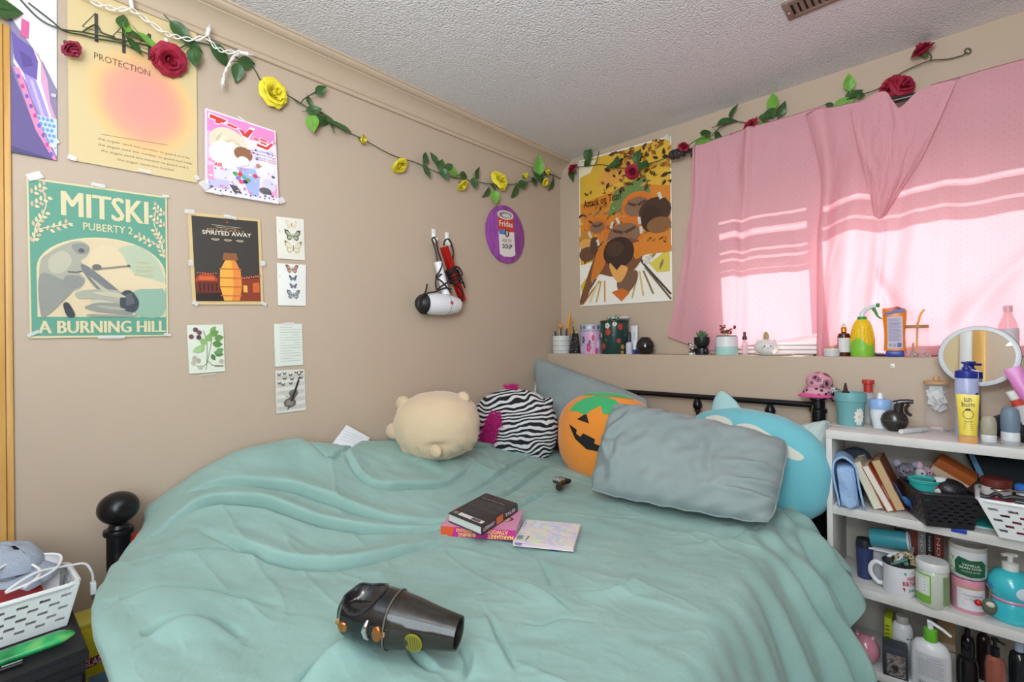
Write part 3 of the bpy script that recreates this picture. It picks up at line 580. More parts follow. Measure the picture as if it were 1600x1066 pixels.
for (u, v, l, a, c) in ((.62, .2, .26, -.9, '#7fa55c'), (.60, .22, .28, -.35, '#6d9a4e'), (.72, .30, .28, -.15, '#6a9450'), (.66, .40, .30, .1, '#5f8c46'), (.52, .40, .26, -2.6, '#8cb36a'), (.45, .42, .30, 2.4, '#9bbf7c'), (.38, .48, .28, 2.8, '#a4c586'), (.60, .36, .24, -1.6, '#7fa860'), (.70, .58, .28, .3, '#57834a'), (.74, .60, .26, -.4, '#6b9a58'), (.62, .62, .20, 1.0, '#4f7a44'), (.50, .36, .22, -1.2, '#86ad66')): s.poly(c, leafpts(u, v, l, a, .38, asp=.8), 2)
for pts in ([(.46, .95), (.50, .7), (.52, .40), (.44, .12)], [(.5, .8), (.58, .55), (.66, .3)], [(.50, .75), (.66, .86), (.92, .88)], [(.5, .8), (.30, .9), (.2, .84)]): s.line('#7d8f5e', pts, .014, 1)
for u, v, c in ((.22, .10, '#6e4350'), (.32, .16, '#7c4a58'), (.30, .26, '#5f3c48'), (.10, .24, '#7a4656'), (.16, .68, '#b9b6a2'), (.26, .74, '#a9a48e'), (.12, .78, '#c0baa4'), (.30, .88, '#b4b698'), (.9, .78, '#b8b5a0')): s.poly(c, ell(u, v, .07, .05, 10), 3)
s.poly('#8a7358', [(.66, .85), (.94, .865), (.96, .89), (.72, .885)], 4)
s.done('picture_card', 'botanical card with green leaves and roots below the film poster', 'card', [(.5, 1.04, .2, .012, 0)])
s = Sheet(((0.002,-1.749,1.346),(0.002,-1.646,1.348),(0.002,-1.643,1.191),(0.002,-1.746,1.188)), '#dfe3d8', off=0.002, bulge=0.003)
for i in range(14): s.line('#aeb5a9', [(.18, .08 + .062 * i), (.30 + .6 * rr.random(), .08 + .062 * i), (.9, .075 + .062 * i)][: 2 + (i % 3 != 0)], .010, 1)
s.done('picture_card', 'pale green card with faint handwritten lines', 'card', [(.5, -.01, .2, .03, 0)])
s = Sheet(((0.002,-1.746,1.174),(0.002,-1.638,1.174),(0.002,-1.635,1.016),(0.002,-1.743,1.016)), '#dcdad0', off=0.002)
for g in range(5):
    for i in range(4): s.line('#a9a79e', [(.03, .14 + .18 * g + .024 * i), (.97, .12 + .18 * g + .024 * i)], .007, 1)
s.poly('#6b625c', ell(.45, .78, .21, .11, 18), 3); s.poly('#776d66', ell(.58, .56, .16, .09, 18), 3); s.poly('#645b55', [(.38, .72), (.52, .56), (.66, .62), (.58, .74)], 4); s.poly('#8f857c', ell(.44, .78, .13, .07, 14), 5); s.poly('#2f2a28', [(.46, .74), (.74, .24), (.80, .26), (.54, .75)], 6); s.line('#2f2a28', [(.74, .24), (.82, .18)], .03, 6); s.line('#3a3330', [(.36, .94), (.42, .84)], .02, 6); s.line('#5b5048', [(.30, .60), (.62, .72)], .01, 6)
for u, v in ((.12, .10), (.3, .08), (.5, .12), (.7, .07), (.88, .06), (.3, .2), (.24, .34), (.12, .3), (.55, .22), (.5, .32), (.86, .2), (.8, .12)): butterfly(s, u, v, .13, '#7c766e', '#7c766e', '#6a645d', .7)
s.done('picture_card', 'music sheet card with a grey violin and small butterflies', 'card', [(.5, 1.06, .15, .012, 0)])
# warrior poster on the back wall: plain autumn coloured stand-in, lettering kept
s = Sheet(((0.151,-0.002,2.374),(0.74,-0.002,2.354),(0.737,-0.002,1.479),(0.149,-0.002,1.483)), '#f3eee2', n=(0, -1, 0), off=0.003, rough=0.35)
s.poly('#e0b23c', [(.01, .01), (.99, .01), (.99, .62), (.01, .72)], 0); s.poly('#f2e9c4', [(.01, .02), (.22, .02), (.14, .10), (.01, .12)], 1); s.poly('#d9862f', [(.02, .3), (.6, .24), (.99, .3), (.99, .66), (.02, .70)], 1, 1); s.poly('#6f8a4e', [(.42, .26), (.75, .20), (.80, .32), (.5, .40), (.34, .42)], 2, 1); s.poly('#e3a24a', [(.3, .1), (.6, .07), (.7, .16), (.4, .22), (.2, .2)], 2, 1)
rr = random.Random(5)
for i in range(150):
    u = .30 + .68 * rr.random(); v = .01 + .26 * rr.random() ** 1.3
    if u + v < .45: continue
    s.poly(('#5a3a1c', '#8a5a24', '#b9782c', '#3f2a18', '#caa04a')[i % 5], leafpts(u, v, .03 + .06 * rr.random(), rr.random() * 6.3, .3, 4, .6), 3 + i % 3)
for u, v in ((.12, .24), (.14, .25), (.10, .25)): s.poly('#7a5424', leafpts(u, v, .05, rr.random() * 6, .3, 4, .6), 4)
s.text('#3a2516', 'Attack on Titan', (.06, .285, .49, .335), 11, bold=.01, slope=-.012); s.text('#5a4326', 'III O OII', (.20, .337, .34, .355), 11)
def dome(u, v, rx, ry):
    s.poly('#d9772a', ell(u, v, rx, ry, 24), 5); s.poly('#8d6a52', ell(u, v + ry * .14, rx * .78, ry * .72, 22), 6)
    for q in (-1, 1): s.poly('#5a3d2c', [(u, v - .005), (u + q * rx * .5, v - ry * .3), (u + q * rx * .56, v - ry * .14), (u + q * rx * .1, v + .012)], 7)
dome(.66, .38, .17, .085); dome(.22, .47, .11, .055); dome(.52, .54, .23, .10)
for (u, v, rx, ry, c) in ((.84, .44, .16, .085, '#4a3226'), (.80, .48, .10, .085, '#3e2a20'), (.88, .53, .12, .05, '#8a5f3c'), (.09, .55, .09, .06, '#c48a34'), (.08, .58, .08, .035, '#e2a65a'), (.10, .65, .10, .05, '#6a4a34'), (.18, .60, .05, .06, '#5d4230')): s.poly(c, ell(u, v, rx, ry, 18), 7)
s.sm('#7d5134', [(.0, .98), (.06, .86), (.22, .64), (.40, .58), (.66, .60), (.72, .70), (.60, .80), (.40, .82), (.2, .8), (.08, .96)], 7, 1); s.sm('#cf7a2c', [(.22, .64), (.34, .60), (.30, .74), (.14, .84)], 8, 1); s.sm('#d9822e', [(.62, .62), (.86, .63), (.99, .66), (.99, .70), (.76, .70), (.64, .72)], 8, 1)
s.poly('#3c2920', ell(.46, .665, .17, .10, 22), 9); s.poly('#4f382b', ell(.42, .64, .10, .05, 18), 10); s.sm('#e6a75c', [(.36, .73), (.50, .75), (.56, .78), (.48, .86), (.40, .82)], 9, 1); s.poly('#3c2920', [(.36, .72), (.52, .73), (.44, .78)], 10)
s.sm('#7a5a44', [(.44, .86), (.56, .80), (.66, .80), (.64, .88), (.50, .95)], 8); s.poly('#d36f26', [(.38, .92), (.50, .90), (.58, .93), (.49, .985)], 9)
for (a, b, c, d, e) in ((.0, .99, .20, .82, '#4a3424'), (.99, .96, .70, .74, '#3f352c'), (.99, .99, .74, .78, '#6a5a44'), (.03, .99, .24, .84, '#b9863c'), (.6, .97, .66, .82, '#c9b26a'), (.72, .96, .68, .80, '#d9c27a'), (.82, .95, .72, .80, '#8c7a52'), (.3, .98, .30, .84, '#d9975a'), (.2, .98, .26, .84, '#c9a96a'), (.12, .98, .22, .85, '#e0c88a')): s.line(e, [(a, b), (c, d)], .012, 6)
s.poly('#d9c84e', [(.78, .76), (.98, .68), (.98, .82), (.86, .82)], 5); s.poly('#dcb83e', [(.01, .86), (.10, .80), (.03, .92)], 5)
for u, v, a in ((.12, .50, 1.2), (.22, .56, 1.3), (.44, .44, 1.1), (.40, .46, 1.9), (.68, .46, 1.4), (.70, .52, 1.5), (.88, .33, 1.2), (.74, .72, .1), (.72, .745, .1)): s.line('#d6d0c4', [(u, v), (u + .07 * math.cos(a), v + .045 * math.sin(a))], .020, 8)
for i in range(120): s.poly(('#5d3a1e', '#a2622a', '#d0a24a', '#3a2a20', '#8c7a5a')[i % 5], leafpts(.02 + .96 * rr.random(), .36 + .40 * rr.random(), .05 + .07 * rr.random(), rr.random() * 6.3, .16, 4, .6), 6)
for i in range(60): s.poly(('#b8661f', '#6f4520', '#e0c05c', '#3f2c1c')[i % 4], leafpts(.02 + .96 * rr.random(), .30 + .33 * rr.random(), .025 + .03 * rr.random(), rr.random() * 6.3, .28, 4, .6), 4)
s.done('poster', 'tall orange and brown action poster in the corner beside the pink curtain', 'poster', [(.97, .01, .03, .02, .7), (.03, .02, .03, .02, -.7)])
# oval painted board
ctr = Vector((0,-0.516,1.866)); oy = 0.15; oz = 0.159
pl = thing('painted_board', 'purple oval painting with a red and white food can', 'painting', ctr, rot=(math.radians(4), 0, 0))
PURP = ramp_mat('purple_acrylic', 'ShaderNodeTexNoise', [(0.35, '#8b3f93'), (0.65, '#a552ac')], rough=0.5, scale=10, mapping=((1, 6, 1), (0, 0, 0)))
def ov(k, x): return [(x, oy * k * math.cos(2 * PI * i / 48), oz * k * math.sin(2 * PI * i / 48)) for i in range(48)]
m = MB(); pts = ov(1, 0.002) + ov(1, 0.014) + ov(.98, 0.016); nn = 48
m.add(pts, [(i, (i + 1) % nn, nn + (i + 1) % nn, nn + i) for i in range(nn)] + [(nn + i, nn + (i + 1) % nn, 2 * nn + (i + 1) % nn, 2 * nn + i) for i in range(nn)] + [tuple(range(2 * nn, 3 * nn))])
obj('board', m, PURP, pl)
m = MB(); cmats = [M(c, 0.5) for c in ('#d9d3cc', '#d2432f', '#e9e4dd', '#3f3a3a', '#6f6a66', '#4f86c6', '#c9a14c', '#8a3436')]
cf = lambda L: (lambda a, b: (0.0165 + 0.0003 * L, a * oy, b * oz))
fine_poly([(-.42, .62), (.42, .62), (.42, -.70), (.2, -.78), (-.2, -.78), (-.42, -.70)], cf(0), m, 2, 0)
fine_poly([(-.42, .62), (.42, .62), (.42, .10), (-.42, .06)], cf(1), m, 1, 0)
fine_poly(ell(0, .66, .44, .16, 24), cf(2), m, 0, 0); fine_poly(ell(0, .66, .33, .10, 20), cf(3), m, 4, 0); fine_poly(ell(.03, .65, .24, .07, 20), cf(4), m, 0, 0)
fine_poly([(-.42, .12), (-.05, .16), (-.05, -.02), (-.38, -.02)], cf(2), m, 5, 0); fine_poly(ell(.02, .03, .12, .13, 16), cf(3), m, 3, 0); fine_poly(ell(.02, .03, .05, .09, 12), cf(4), m, 0, 0)
put_text(m, 'Fridas', (-.36, .26, .36, .46), cf(3), 2, .015); put_text(m, 'HEALTHY', (-.25, -.28, .26, -.16), cf(3), 7); put_text(m, 'SOUP', (-.26, -.50, .27, -.34), cf(3), 3, .03)
obj('painted_can', m, cmats, pl, smooth=False)

# ------------------------------------------------------------ rose garlands, string lights, vent, hooks
LEAFM = {'d': ramp_mat('dark_silk_leaf', 'ShaderNodeTexNoise', [(0.3, '#2c4a26'), (0.7, '#436b35')], rough=0.45, scale=40),
         'l': ramp_mat('light_silk_leaf', 'ShaderNodeTexNoise', [(0.3, '#5f9a35'), (0.7, '#7fb54a')], rough=0.45, scale=40)}
VINE = M('#3d4a2a', 0.6); SEPAL = M('#3f6a38', 0.6)
def leaf_mesh(curl, wave):
    m = MB()
    def fn(t, s):
        w = 0.34 * math.sin(PI * t ** 0.85) * (1 - 0.25 * t) + 0.004; q = (s - .5) * 2
        return (t, q * w, curl * t * t + 0.16 * abs(q) * w * 2 + wave * math.sin(t * 9 + q) * .05)
    m.grid(fn, 8, 4); m.tube([(-0.25, 0, 0.03), (0, 0, 0), (.5, 0, curl * .25 + .004), (.95, 0, curl * .9 + .004)], 0.022, 5)
    return m
def make_leaf_data():
    out = []
    for curl, wave in ((-.25, .4), (.2, .6), (-.5, .2)):
        me = bpy.data.meshes.new('leaf'); b = leaf_mesh(curl, wave); me.from_pydata(b.v, [], b.f)
        me.polygons.foreach_set('use_smooth', [True] * len(me.polygons)); me.materials.append(LEAFM['d']); out.append(me)
    return out
LEAFD = {'d': make_leaf_data()}
LEAFD['l'] = [m.copy() for m in LEAFD['d']]
for m in LEAFD['l']: m.materials[0] = LEAFM['l']
def add_leaf(root, p, l, ang, kind, n, right, lift=0.3):
    """leaf centred on p, pointing ang degrees (ccw seen from the room) in the wall plane with normal n"""
    n = Vector(n); r = Vector(right); up = Vector((0, 0, 1)); a = math.radians(ang)
    d = r * math.cos(a) + up * math.sin(a); d = (d + n * (lift * (rnd.random() - .2))).normalized(); y = n.cross(d).normalized(); z = d.cross(y)
    t = rnd.uniform(-.7, .7); y, z = y * math.cos(t) + z * math.sin(t), z * math.cos(t) - y * math.sin(t)
    o = bpy.data.objects.new('leaf', rnd.choice(LEAFD[kind])); COL.objects.link(o); o.parent = root
    q = Vector(p) - d * (l * .5) - root.location
    o.matrix_basis = Matrix(((d.x * l, y.x * l, z.x * l, q.x), (d.y * l, y.y * l, z.y * l, q.y), (d.z * l, y.z * l, z.z * l, q.z), (0, 0, 0, 1)))
    return o
def rose_mb(r, openness=1.0, seed=0, petals=(3, 4, 5, 5)):
    R = random.Random(seed); m = MB()
    for ring, cnt in enumerate(petals):
        k = ring / (len(petals) - 1); rad = r * (.16 + .62 * k * openness); tilt = (.12 + 1.05 * k * openness); h = r * (.95 - .25 * k); w = r * (.45 + .45 * k)
        for i in range(cnt):
            a = 2 * PI * (i + .5 * (ring % 2)) / cnt + R.uniform(-.25, .25); tl = tilt + R.uniform(-.15, .15); hh = h * R.uniform(.9, 1.1)
            def fn(s, t, a=a, tl=tl, hh=hh, ph=R.uniform(0, 6)):
                q = (s - .5) * 2; ww = w * math.sin(PI * min(.5, .12 + t * .55)) * (1 - .35 * max(0, t - .75) * 4 * abs(q))
                an = q * min(1.5, ww / max(rad * .75 + .1 * r, 1e-4))
                rr = rad * (.25 + .75 * t ** .6) + hh * math.sin(tl) * t * t * .55 + .05 * r * math.sin(q * 7 + ph) * t
                z = hh * t * math.cos(tl * t * .8) - r * .18 * max(0, t - .8) * 5 * k + .05 * r * math.cos(q * 6 + ph) * t
                return (rr * math.cos(a + an), rr * math.sin(a + an), z)
            m.grid(fn, 6, 6)
    m.ball((0, 0, r * .42), r * .2, r * .2, r * .3, 8, 6)
    return m
ROSEM = {'red': ramp_mat('red_silk', 'ShaderNodeTexNoise', [(0.3, '#8e1230'), (0.7, '#b5213f')], rough=0.7, scale=45), 'yel': ramp_mat('yellow_silk', 'ShaderNodeTexNoise', [(0.3, '#e8d21c'), (0.7, '#f7ea4c')], rough=0.7, scale=45), 'pink': ramp_mat('rose_silk', 'ShaderNodeTexNoise', [(0.3, '#a32a4c'), (0.7, '#c8506e')], rough=0.7, scale=45)}
def add_rose(root, p, r, col, face, seed, openness=1.0):
    u, v, w = frame(face); q = Vector(p) - root.location
    mx = Matrix(((u.x, v.x, w.x, q.x), (u.y, v.y, w.y, q.y), (u.z, v.z, w.z, q.z), (0, 0, 0, 1)))
    m = rose_mb(r, openness, seed, (3, 4, 5, 6) if r > .03 else (3, 4, 5)); m.xf(Matrix.Translation((0, 0, -r * .45)))
    o = obj('rose', m, ROSEM[col], root, sharp=80); o.matrix_basis = mx
    s = MB(); s.lathe([(0.0, -r * .8), (r * .10, -r * .78), (r * .22, -r * .55), (r * .26, -r * .40)], 8)
    for i in range(5):
        a = 2 * PI * i / 5; s.grid(lambda t, e, a=a: ((r * (.2 + .45 * t) * math.cos(a + (e - .5) * .7 * (1 - t)), r * (.2 + .45 * t) * math.sin(a + (e - .5) * .7 * (1 - t)), -r * .5 + r * .28 * t)), 4, 2)
    obj('sepal', s, SEPAL, o); return o
def vine(name, root, strands, r=0.0022):
    m = MB()
    for pts in strands: m.tube(spline(pts, 5), r, 6)
    return obj(name, m, VINE, root, world=True)
g1 = thing('rose_garland', 'silk rose garland of red and yellow roses along the left wall below the moulding', 'garland', (0.03,-1.745,2.187))
vine('vine', g1, [((0.03,-2.405,2.205),(0.025,-2.358,2.16),(0.03,-2.314,2.149),(0.025,-2.267,2.164),(0.02,-2.181,2.184),(0.02,-2.103,2.198),(0.03,-2.064,2.188),(0.025,-2.002,2.255),(0.02,-1.927,2.272),(0.025,-1.87,2.262),(0.02,-1.817,2.252),(0.02,-1.785,2.208),(0.03,-1.745,2.192),(0.02,-1.684,2.195),(0.025,-1.626,2.175),(0.03,-1.553,2.149),(0.02,-1.467,2.136),(0.02,-1.416,2.131),(0.02,-1.366,2.122),(0.02,-1.283,2.105),(0.02,-1.207,2.098),(0.02,-1.121,2.101),(0.025,-1.014,2.086),(0.025,-0.916,2.085),(0.02,-0.762,2.101),(0.025,-0.651,2.113),(0.02,-0.47,2.153),(0.025,-0.31,2.208),(0.025,-0.141,2.292),(0.02,-0.0247,2.294)),
                  ((0.03,-2.377,2.189),(0.03,-2.333,2.163),(0.025,-2.307,2.149),(0.02,-2.269,2.158),(0.02,-2.239,2.161),(0.02,-2.188,2.173),(0.025,-2.151,2.168),(0.03,-2.118,2.165)),
                  ((0.025,-2.27,2.163),(0.02,-2.239,2.202),(0.02,-2.227,2.185),(0.02,-2.196,2.185)),
                  ((0.02,-1.684,2.195),(0.03,-1.658,2.179),(0.035,-1.645,2.196),(0.04,-1.628,2.213),(0.045,-1.605,2.235))])
for i, (p, r, c, f, op) in enumerate((((0.05,-2.294,2.094), 0.0426, 'pink', (.35, .5, -.75), .55), ((0.045,-2.108,2.155), 0.0295, 'red', (.3, -.85, -.1), .6), ((0.05,-2.067,2.159), 0.0537, 'red', (.8, .1, -.5), 1.0),
    ((0.045,-1.753,2.179), 0.0578, 'yel', (.95, .15, -.05), 1.0), ((0.035,-1.398,2.119), 0.0345, 'yel', (.55, .75, -.3), .55), ((0.04,-1.218,2.053), 0.0482, 'yel', (.6, .3, -.8), .9), ((0.04,-0.854,2.052), 0.0447, 'yel', (.6, .4, -.8), .75),
    ((0.04,-0.583,2.153), 0.0588, 'yel', (.8, -.1, .3), 1.0), ((0.04,-0.564,2.106), 0.0311, 'yel', (.6, .3, -.8), .7), ((0.035,-0.372,2.224), 0.0366, 'yel', (.5, .6, .5), .55), ((0.035,-0.172,2.297), 0.0347, 'yel', (.8, .3, .4), .8), ((0.035,-0.185,2.228), 0.0347, 'yel', (.8, .2, -.5), .8))):
    add_rose(g1, p, r * .8, c, f, i + 1, op)
LW = dict(n=(1, 0, 0), right=(0, 1, 0))
for (p, l, a, k) in (((0.03,-2.182,2.24),0.0522,100,0),((0.03,-2.17,2.227),0.043,80,1),((0.03,-2.149,2.213),0.0628,20,0),((0.03,-2.157,2.171),0.0577,-60,0),((0.03,-2.119,2.196),0.0686,-42,1),((0.03,-2.423,2.152),0.0831,20,0),((0.03,-2.033,2.272),0.0767,-40,0),((0.03,-2.003,2.248),0.0674,-15,0),((0.03,-1.996,2.205),0.0676,-80,0),((0.03,-1.92,2.251),0.0808,-35,0),((0.03,-1.839,2.255),0.0671,15,0),((0.03,-1.87,2.209),0.0662,-95,0),((0.03,-1.621,2.2),0.0367,-70,0),((0.03,-1.578,2.258),0.0561,45,0),((0.03,-1.604,2.169),0.0616,20,0),((0.03,-1.607,2.116),0.08,-85,1),((0.03,-1.542,2.162),0.0758,110,0),((0.03,-1.497,2.134),0.0835,-25,0),((0.03,-1.566,2.142),0.0626,-10,0),((0.03,-1.073,2.135),0.0672,70,0),((0.03,-1.074,2.069),0.0672,-65,0),((0.03,-1.025,2.148),0.0607,115,0),((0.03,-0.983,2.129),0.0653,80,0),((0.03,-0.964,2.085),0.0657,-60,0),((0.03,-0.939,2.125),0.0546,30,0),((0.03,-0.903,2.109),0.0788,-10,1),((0.03,-0.832,2.111),0.0685,10,0),((0.03,-0.757,2.14),0.0742,75,0),((0.03,-0.767,2.085),0.0657,-85,0),((0.03,-0.583,2.128),0.0693,40,0),((0.03,-0.619,2.044),0.0858,-90,1),((0.03,-0.618,2.092),0.0644,-30,0),((0.03,-0.671,2.06),0.0592,-110,0),((0.03,-0.4,2.164),0.082,20,0),((0.03,-0.45,2.113),0.0809,-95,0),((0.03,-0.25,2.309),0.114,92,1),((0.03,-0.269,2.232),0.0849,-60,0),((0.03,-0.299,2.203),0.0749,-120,0),((0.03,-0.116,2.238),0.108,-115,0),((0.03,-0.221,2.248),0.0717,-20,0)):
    add_leaf(g1, p, l, a, 'l' if k else 'd', **LW)
g2 = thing('rose_garland', 'silk red rose garland on the back wall above poster and curtain rod', 'garland', (1.316,-0.03,2.242))
vine('vine', g2, [((0.127,-0.05,2.328),(0.216,-0.03,2.319),(0.324,-0.025,2.303),(0.42,-0.03,2.259),(0.533,-0.03,2.23),(0.647,-0.03,2.228),(0.762,-0.06,2.223),(0.849,-0.09,2.23),(0.917,-0.1,2.251),(0.972,-0.08,2.254),(1.004,-0.05,2.297),(1.06,-0.03,2.316),(1.131,-0.03,2.287),(1.226,-0.03,2.263),(1.316,-0.03,2.242),(1.413,-0.03,2.238),(1.482,-0.03,2.248),(1.548,-0.03,2.264),(1.615,-0.03,2.268),(1.656,-0.03,2.291),(1.71,-0.025,2.312),(1.772,-0.03,2.317),(1.82,-0.02,2.307),(1.855,-0.02,2.304),(1.869,-0.02,2.308),(1.867,-0.02,2.32),(1.876,-0.02,2.324),(1.884,-0.02,2.313),(1.879,-0.02,2.304),(1.871,-0.015,2.312)),
                  ((1.772,-0.03,2.317),(1.776,-0.035,2.331),(1.767,-0.04,2.347)), ((0.284,-0.03,2.313),(0.301,-0.035,2.341),(0.317,-0.04,2.38)), ((1.004,-0.05,2.297),(0.989,-0.06,2.273),(0.989,-0.06,2.242))])
for i, (p, r, c, f, op) in enumerate((((0.139,-0.06,2.315), 0.0504, 'red', (-.3, -.6, .5), .7), ((0.532,-0.05,2.2), 0.053, 'red', (.1, -.8, -.5), .75), ((0.853,-0.115,2.231), 0.0416, 'red', (.5, -.6, .4), .6), ((1.14,-0.05,2.26), 0.0506, 'red', (-.5, -.7, .3), .8),
    ((1.649,-0.05,2.256), 0.0503, 'red', (-.5, -.6, .2), 1.0), ((1.696,-0.055,2.249), 0.0494, 'red', (.6, -.7, .3), 1.0), ((1.751,-0.05,2.359), 0.0508, 'red', (-.35, -.5, .75), .7))):
    add_rose(g2, p, r * .85, c, f, i + 21, op)
BW = dict(n=(0, -1, 0), right=(1, 0, 0))
for (p, l, a, k) in (((0.246,-0.04,2.384),0.1,80,0),((0.228,-0.04,2.328),0.0642,200,0),((0.12,-0.04,2.286),0.0752,-90,0),((0.427,-0.04,2.291),0.0786,100,0),((0.41,-0.04,2.266),0.0789,200,0),((0.559,-0.04,2.284),0.076,60,0),((0.611,-0.04,2.221),0.075,-30,0),((0.577,-0.04,2.216),0.0672,-80,0),((1.064,-0.04,2.364),0.0734,75,0),((1.028,-0.04,2.329),0.089,15,0),((0.929,-0.04,2.295),0.0687,170,0),((0.991,-0.04,2.263),0.06,-70,0),((0.916,-0.04,2.257),0.0843,30,1),((0.957,-0.04,2.245),0.0606,0,1),((1.235,-0.04,2.349),0.0836,95,1),((1.269,-0.04,2.3),0.0689,65,0),((1.224,-0.04,2.298),0.0699,170,0),((1.203,-0.04,2.285),0.0563,-20,0),((1.192,-0.04,2.256),0.0635,60,1),((1.425,-0.04,2.253),0.0982,165,0),((1.502,-0.04,2.243),0.0893,20,1),((1.532,-0.04,2.277),0.0631,30,0),((1.52,-0.04,2.324),0.0698,95,1),((1.56,-0.04,2.262),0.0438,-30,0)):
    add_leaf(g2, p, l, a, 'l' if k else 'd', **BW)
# white string lights
sl = thing('string_lights', 'white twisted fairy light cord hanging along the crown moulding', 'string lights', (0.05,-2.079,2.231))
CORD = M('#eeece6', 0.4); m = MB()
main = spline(((0.04,-2.281,2.262),(0.04,-2.24,2.254),(0.04,-2.198,2.258),(0.05,-2.162,2.269),(0.045,-2.126,2.26),(0.045,-2.081,2.242),(0.045,-2.05,2.243),(0.045,-2.007,2.254),(0.05,-1.968,2.276),(0.045,-1.941,2.259),(0.045,-1.911,2.257),(0.05,-1.87,2.271)), 8)
down = spline(((0.05,-1.87,2.271),(0.045,-1.888,2.246),(0.045,-1.902,2.214),(0.045,-1.914,2.183),(0.045,-1.918,2.16)), 8)
for ph in (0, PI): 
    for path, k in ((main, .006), (down, .006)):
        m.tube([p + Vector((0.004 * math.cos(i * .55 + ph), 0.0, k * math.sin(i * .55 + ph))) for i, p in enumerate(path)], 0.0022, 6)
obj('cord', m, CORD, sl, world=True)
for p, d in (((0.05,-2.16,2.275), (.2, -.2, 1)), ((0.05,-2.078,2.222), (.2, .05, -1)), ((0.055,-1.968,2.278), (.2, .2, 1)), ((0.055,-1.871,2.268), (.2, 1, .1)), ((0.05,-1.919,2.162), (.2, -.2, -1))):
    h = obj('bulb_holder', MB().lathe([(.003, 0), (.0055, .002), (.0058, .020), (.0065, .021), (.0065, .026)], 10, p, axis=d), CORD, sl, world=True)
    q = Vector(p) + Vector(d).normalized() * .026
    obj('bulb', MB().lathe([(.0035, 0), (.004, .006), (.003, .013), (0, .019)], 10, q, axis=d), M('#e8eef2', 0.05, trans=0.6), h, world=True)
# ceiling vent
v0 = Vector((1.411,-0.628,2.402)); v1 = Vector((1.412,-0.52,2.402))
vt = thing('ceiling_vent', 'brown metal ceiling vent with dark slots', 'vent', (v0.x, v0.y, CEIL)); VM = M('#8d7a6c', 0.45, 0.3)
wd = abs(v1.y - v0.y); ln = 0.36
m = MB(); m.box((0, 0, -.006), (.022, wd, 0), .002); m.box((ln - .022, 0, -.006), (ln, wd, 0), .002); m.box((.022, 0, -.006), (ln - .022, .022, 0), .002); m.box((.022, wd - .022, -.006), (ln - .022, wd, 0), .002)
obj('frame', m, VM, vt); obj('duct', MB().box((.02, .02, -.002), (ln - .02, wd - .02, -.0005)), M('#1d1a18', .9), vt)
for k in range(17):
    x = .03 + k * .0185; m = MB(); m.add([(x, .022, -.0055), (x + .010, .022, -.002), (x, wd - .022, -.0055), (x + .010, wd - .022, -.002), (x + .001, .022, -.0065), (x + .011, .022, -.003), (x + .001, wd - .022, -.0065), (x + .011, wd - .022, -.003)], [(0, 2, 3, 1), (4, 5, 7, 6), (0, 4, 6, 2), (1, 3, 7, 5)])
    obj('slat', m, VM, vt, smooth=False)
obj('screw', MB().ball((.011, wd * .55, -.0065), .004, seg=8, rings=6), M('#c9bcb0', .3, .8), vt)
# two adhesive hooks
HW = M('#f4f4f2', 0.3)
def wall_hook(p, label):
    t = thing('wall_hook', label, 'hook', p, group=None)
    obj('plate', MB().box((0, -.011, -.032), (.004, .011, .034), .0018), HW, t)
    obj('hook', MB().tube([(.003, 0, .008), (.008, 0, -.004), (.012, 0, -.022), (.020, 0, -.030), (.027, 0, -.022), (.028, 0, -.012)], .0048, 8), HW, t)
wall_hook((0,-1.01,1.782), 'white adhesive hook holding the white hair dryer cord')
wall_hook((0,-0.927,1.779), 'white adhesive hook holding the red hair straightener')
BLK = M('#1c1b1d', 0.45)
# white hair dryer hanging upside down
def XP(p, d=0.0): return Vector(p)
hd = thing('hair_dryer', 'white hair dryer hanging by its black cord on the wall', 'hair dryer', (0.05,-1.011,1.468))
A = Vector((0.06,-1.137,1.449)); B = Vector((0.055,-0.913,1.452)); ax = (B - A); L = ax.length; r = 0.0515
WB_ = M('#e7e8ec', 0.3)
obj('body', MB().lathe([(r * .55, 0), (r * .80, L * .04), (r * .92, L * .18), (r * 1.0, L * .40), (r * .98, L * .62), (r * .86, L * .84), (r * .74, L * .97), (r * .70, L)], 28, A, axis=ax), WB_, hd, world=True)
obj('rear_grille', MB().lathe([(r * .58, -.004), (r * .78, L * .035), (r * .90, L * .12), (r * .86, L * .125)], 28, A - ax * .01, axis=ax), BLK, hd, world=True)
obj('seam', MB().lathe([(r * .985, L * .655), (r * 1.0, L * .66), (r * .985, L * .665)], 28, A, axis=ax), M('#8d8e94', .5), hd, world=True)
obj('outlet', MB().lathe([(r * .66, L * .98), (r * .62, L * 1.02), (r * .5, L * 1.0)], 28, A, axis=ax), BLK, hd, world=True)
h0 = Vector((0.055,-0.98,1.494)); h1 = Vector((0.03,-1.008,1.653))
hl = MB().tube([h1, h1.lerp(h0, .3), h1.lerp(h0, .7), h0, h0 + (h0 - h1) * .1], .019, 14); obj('handle', hl, WB_, hd, world=True)
e_ = MB(); q = A + ax * .66 + Vector((r * .97, 0, r * .1)); e_.lathe([(.0085, 0), (.0085, .002), (0, .0025)], 12, q, axis=(1, 0, .1)); obj('badge', e_, M('#b0464e', .4), hd, world=True)
cm_ = MB()
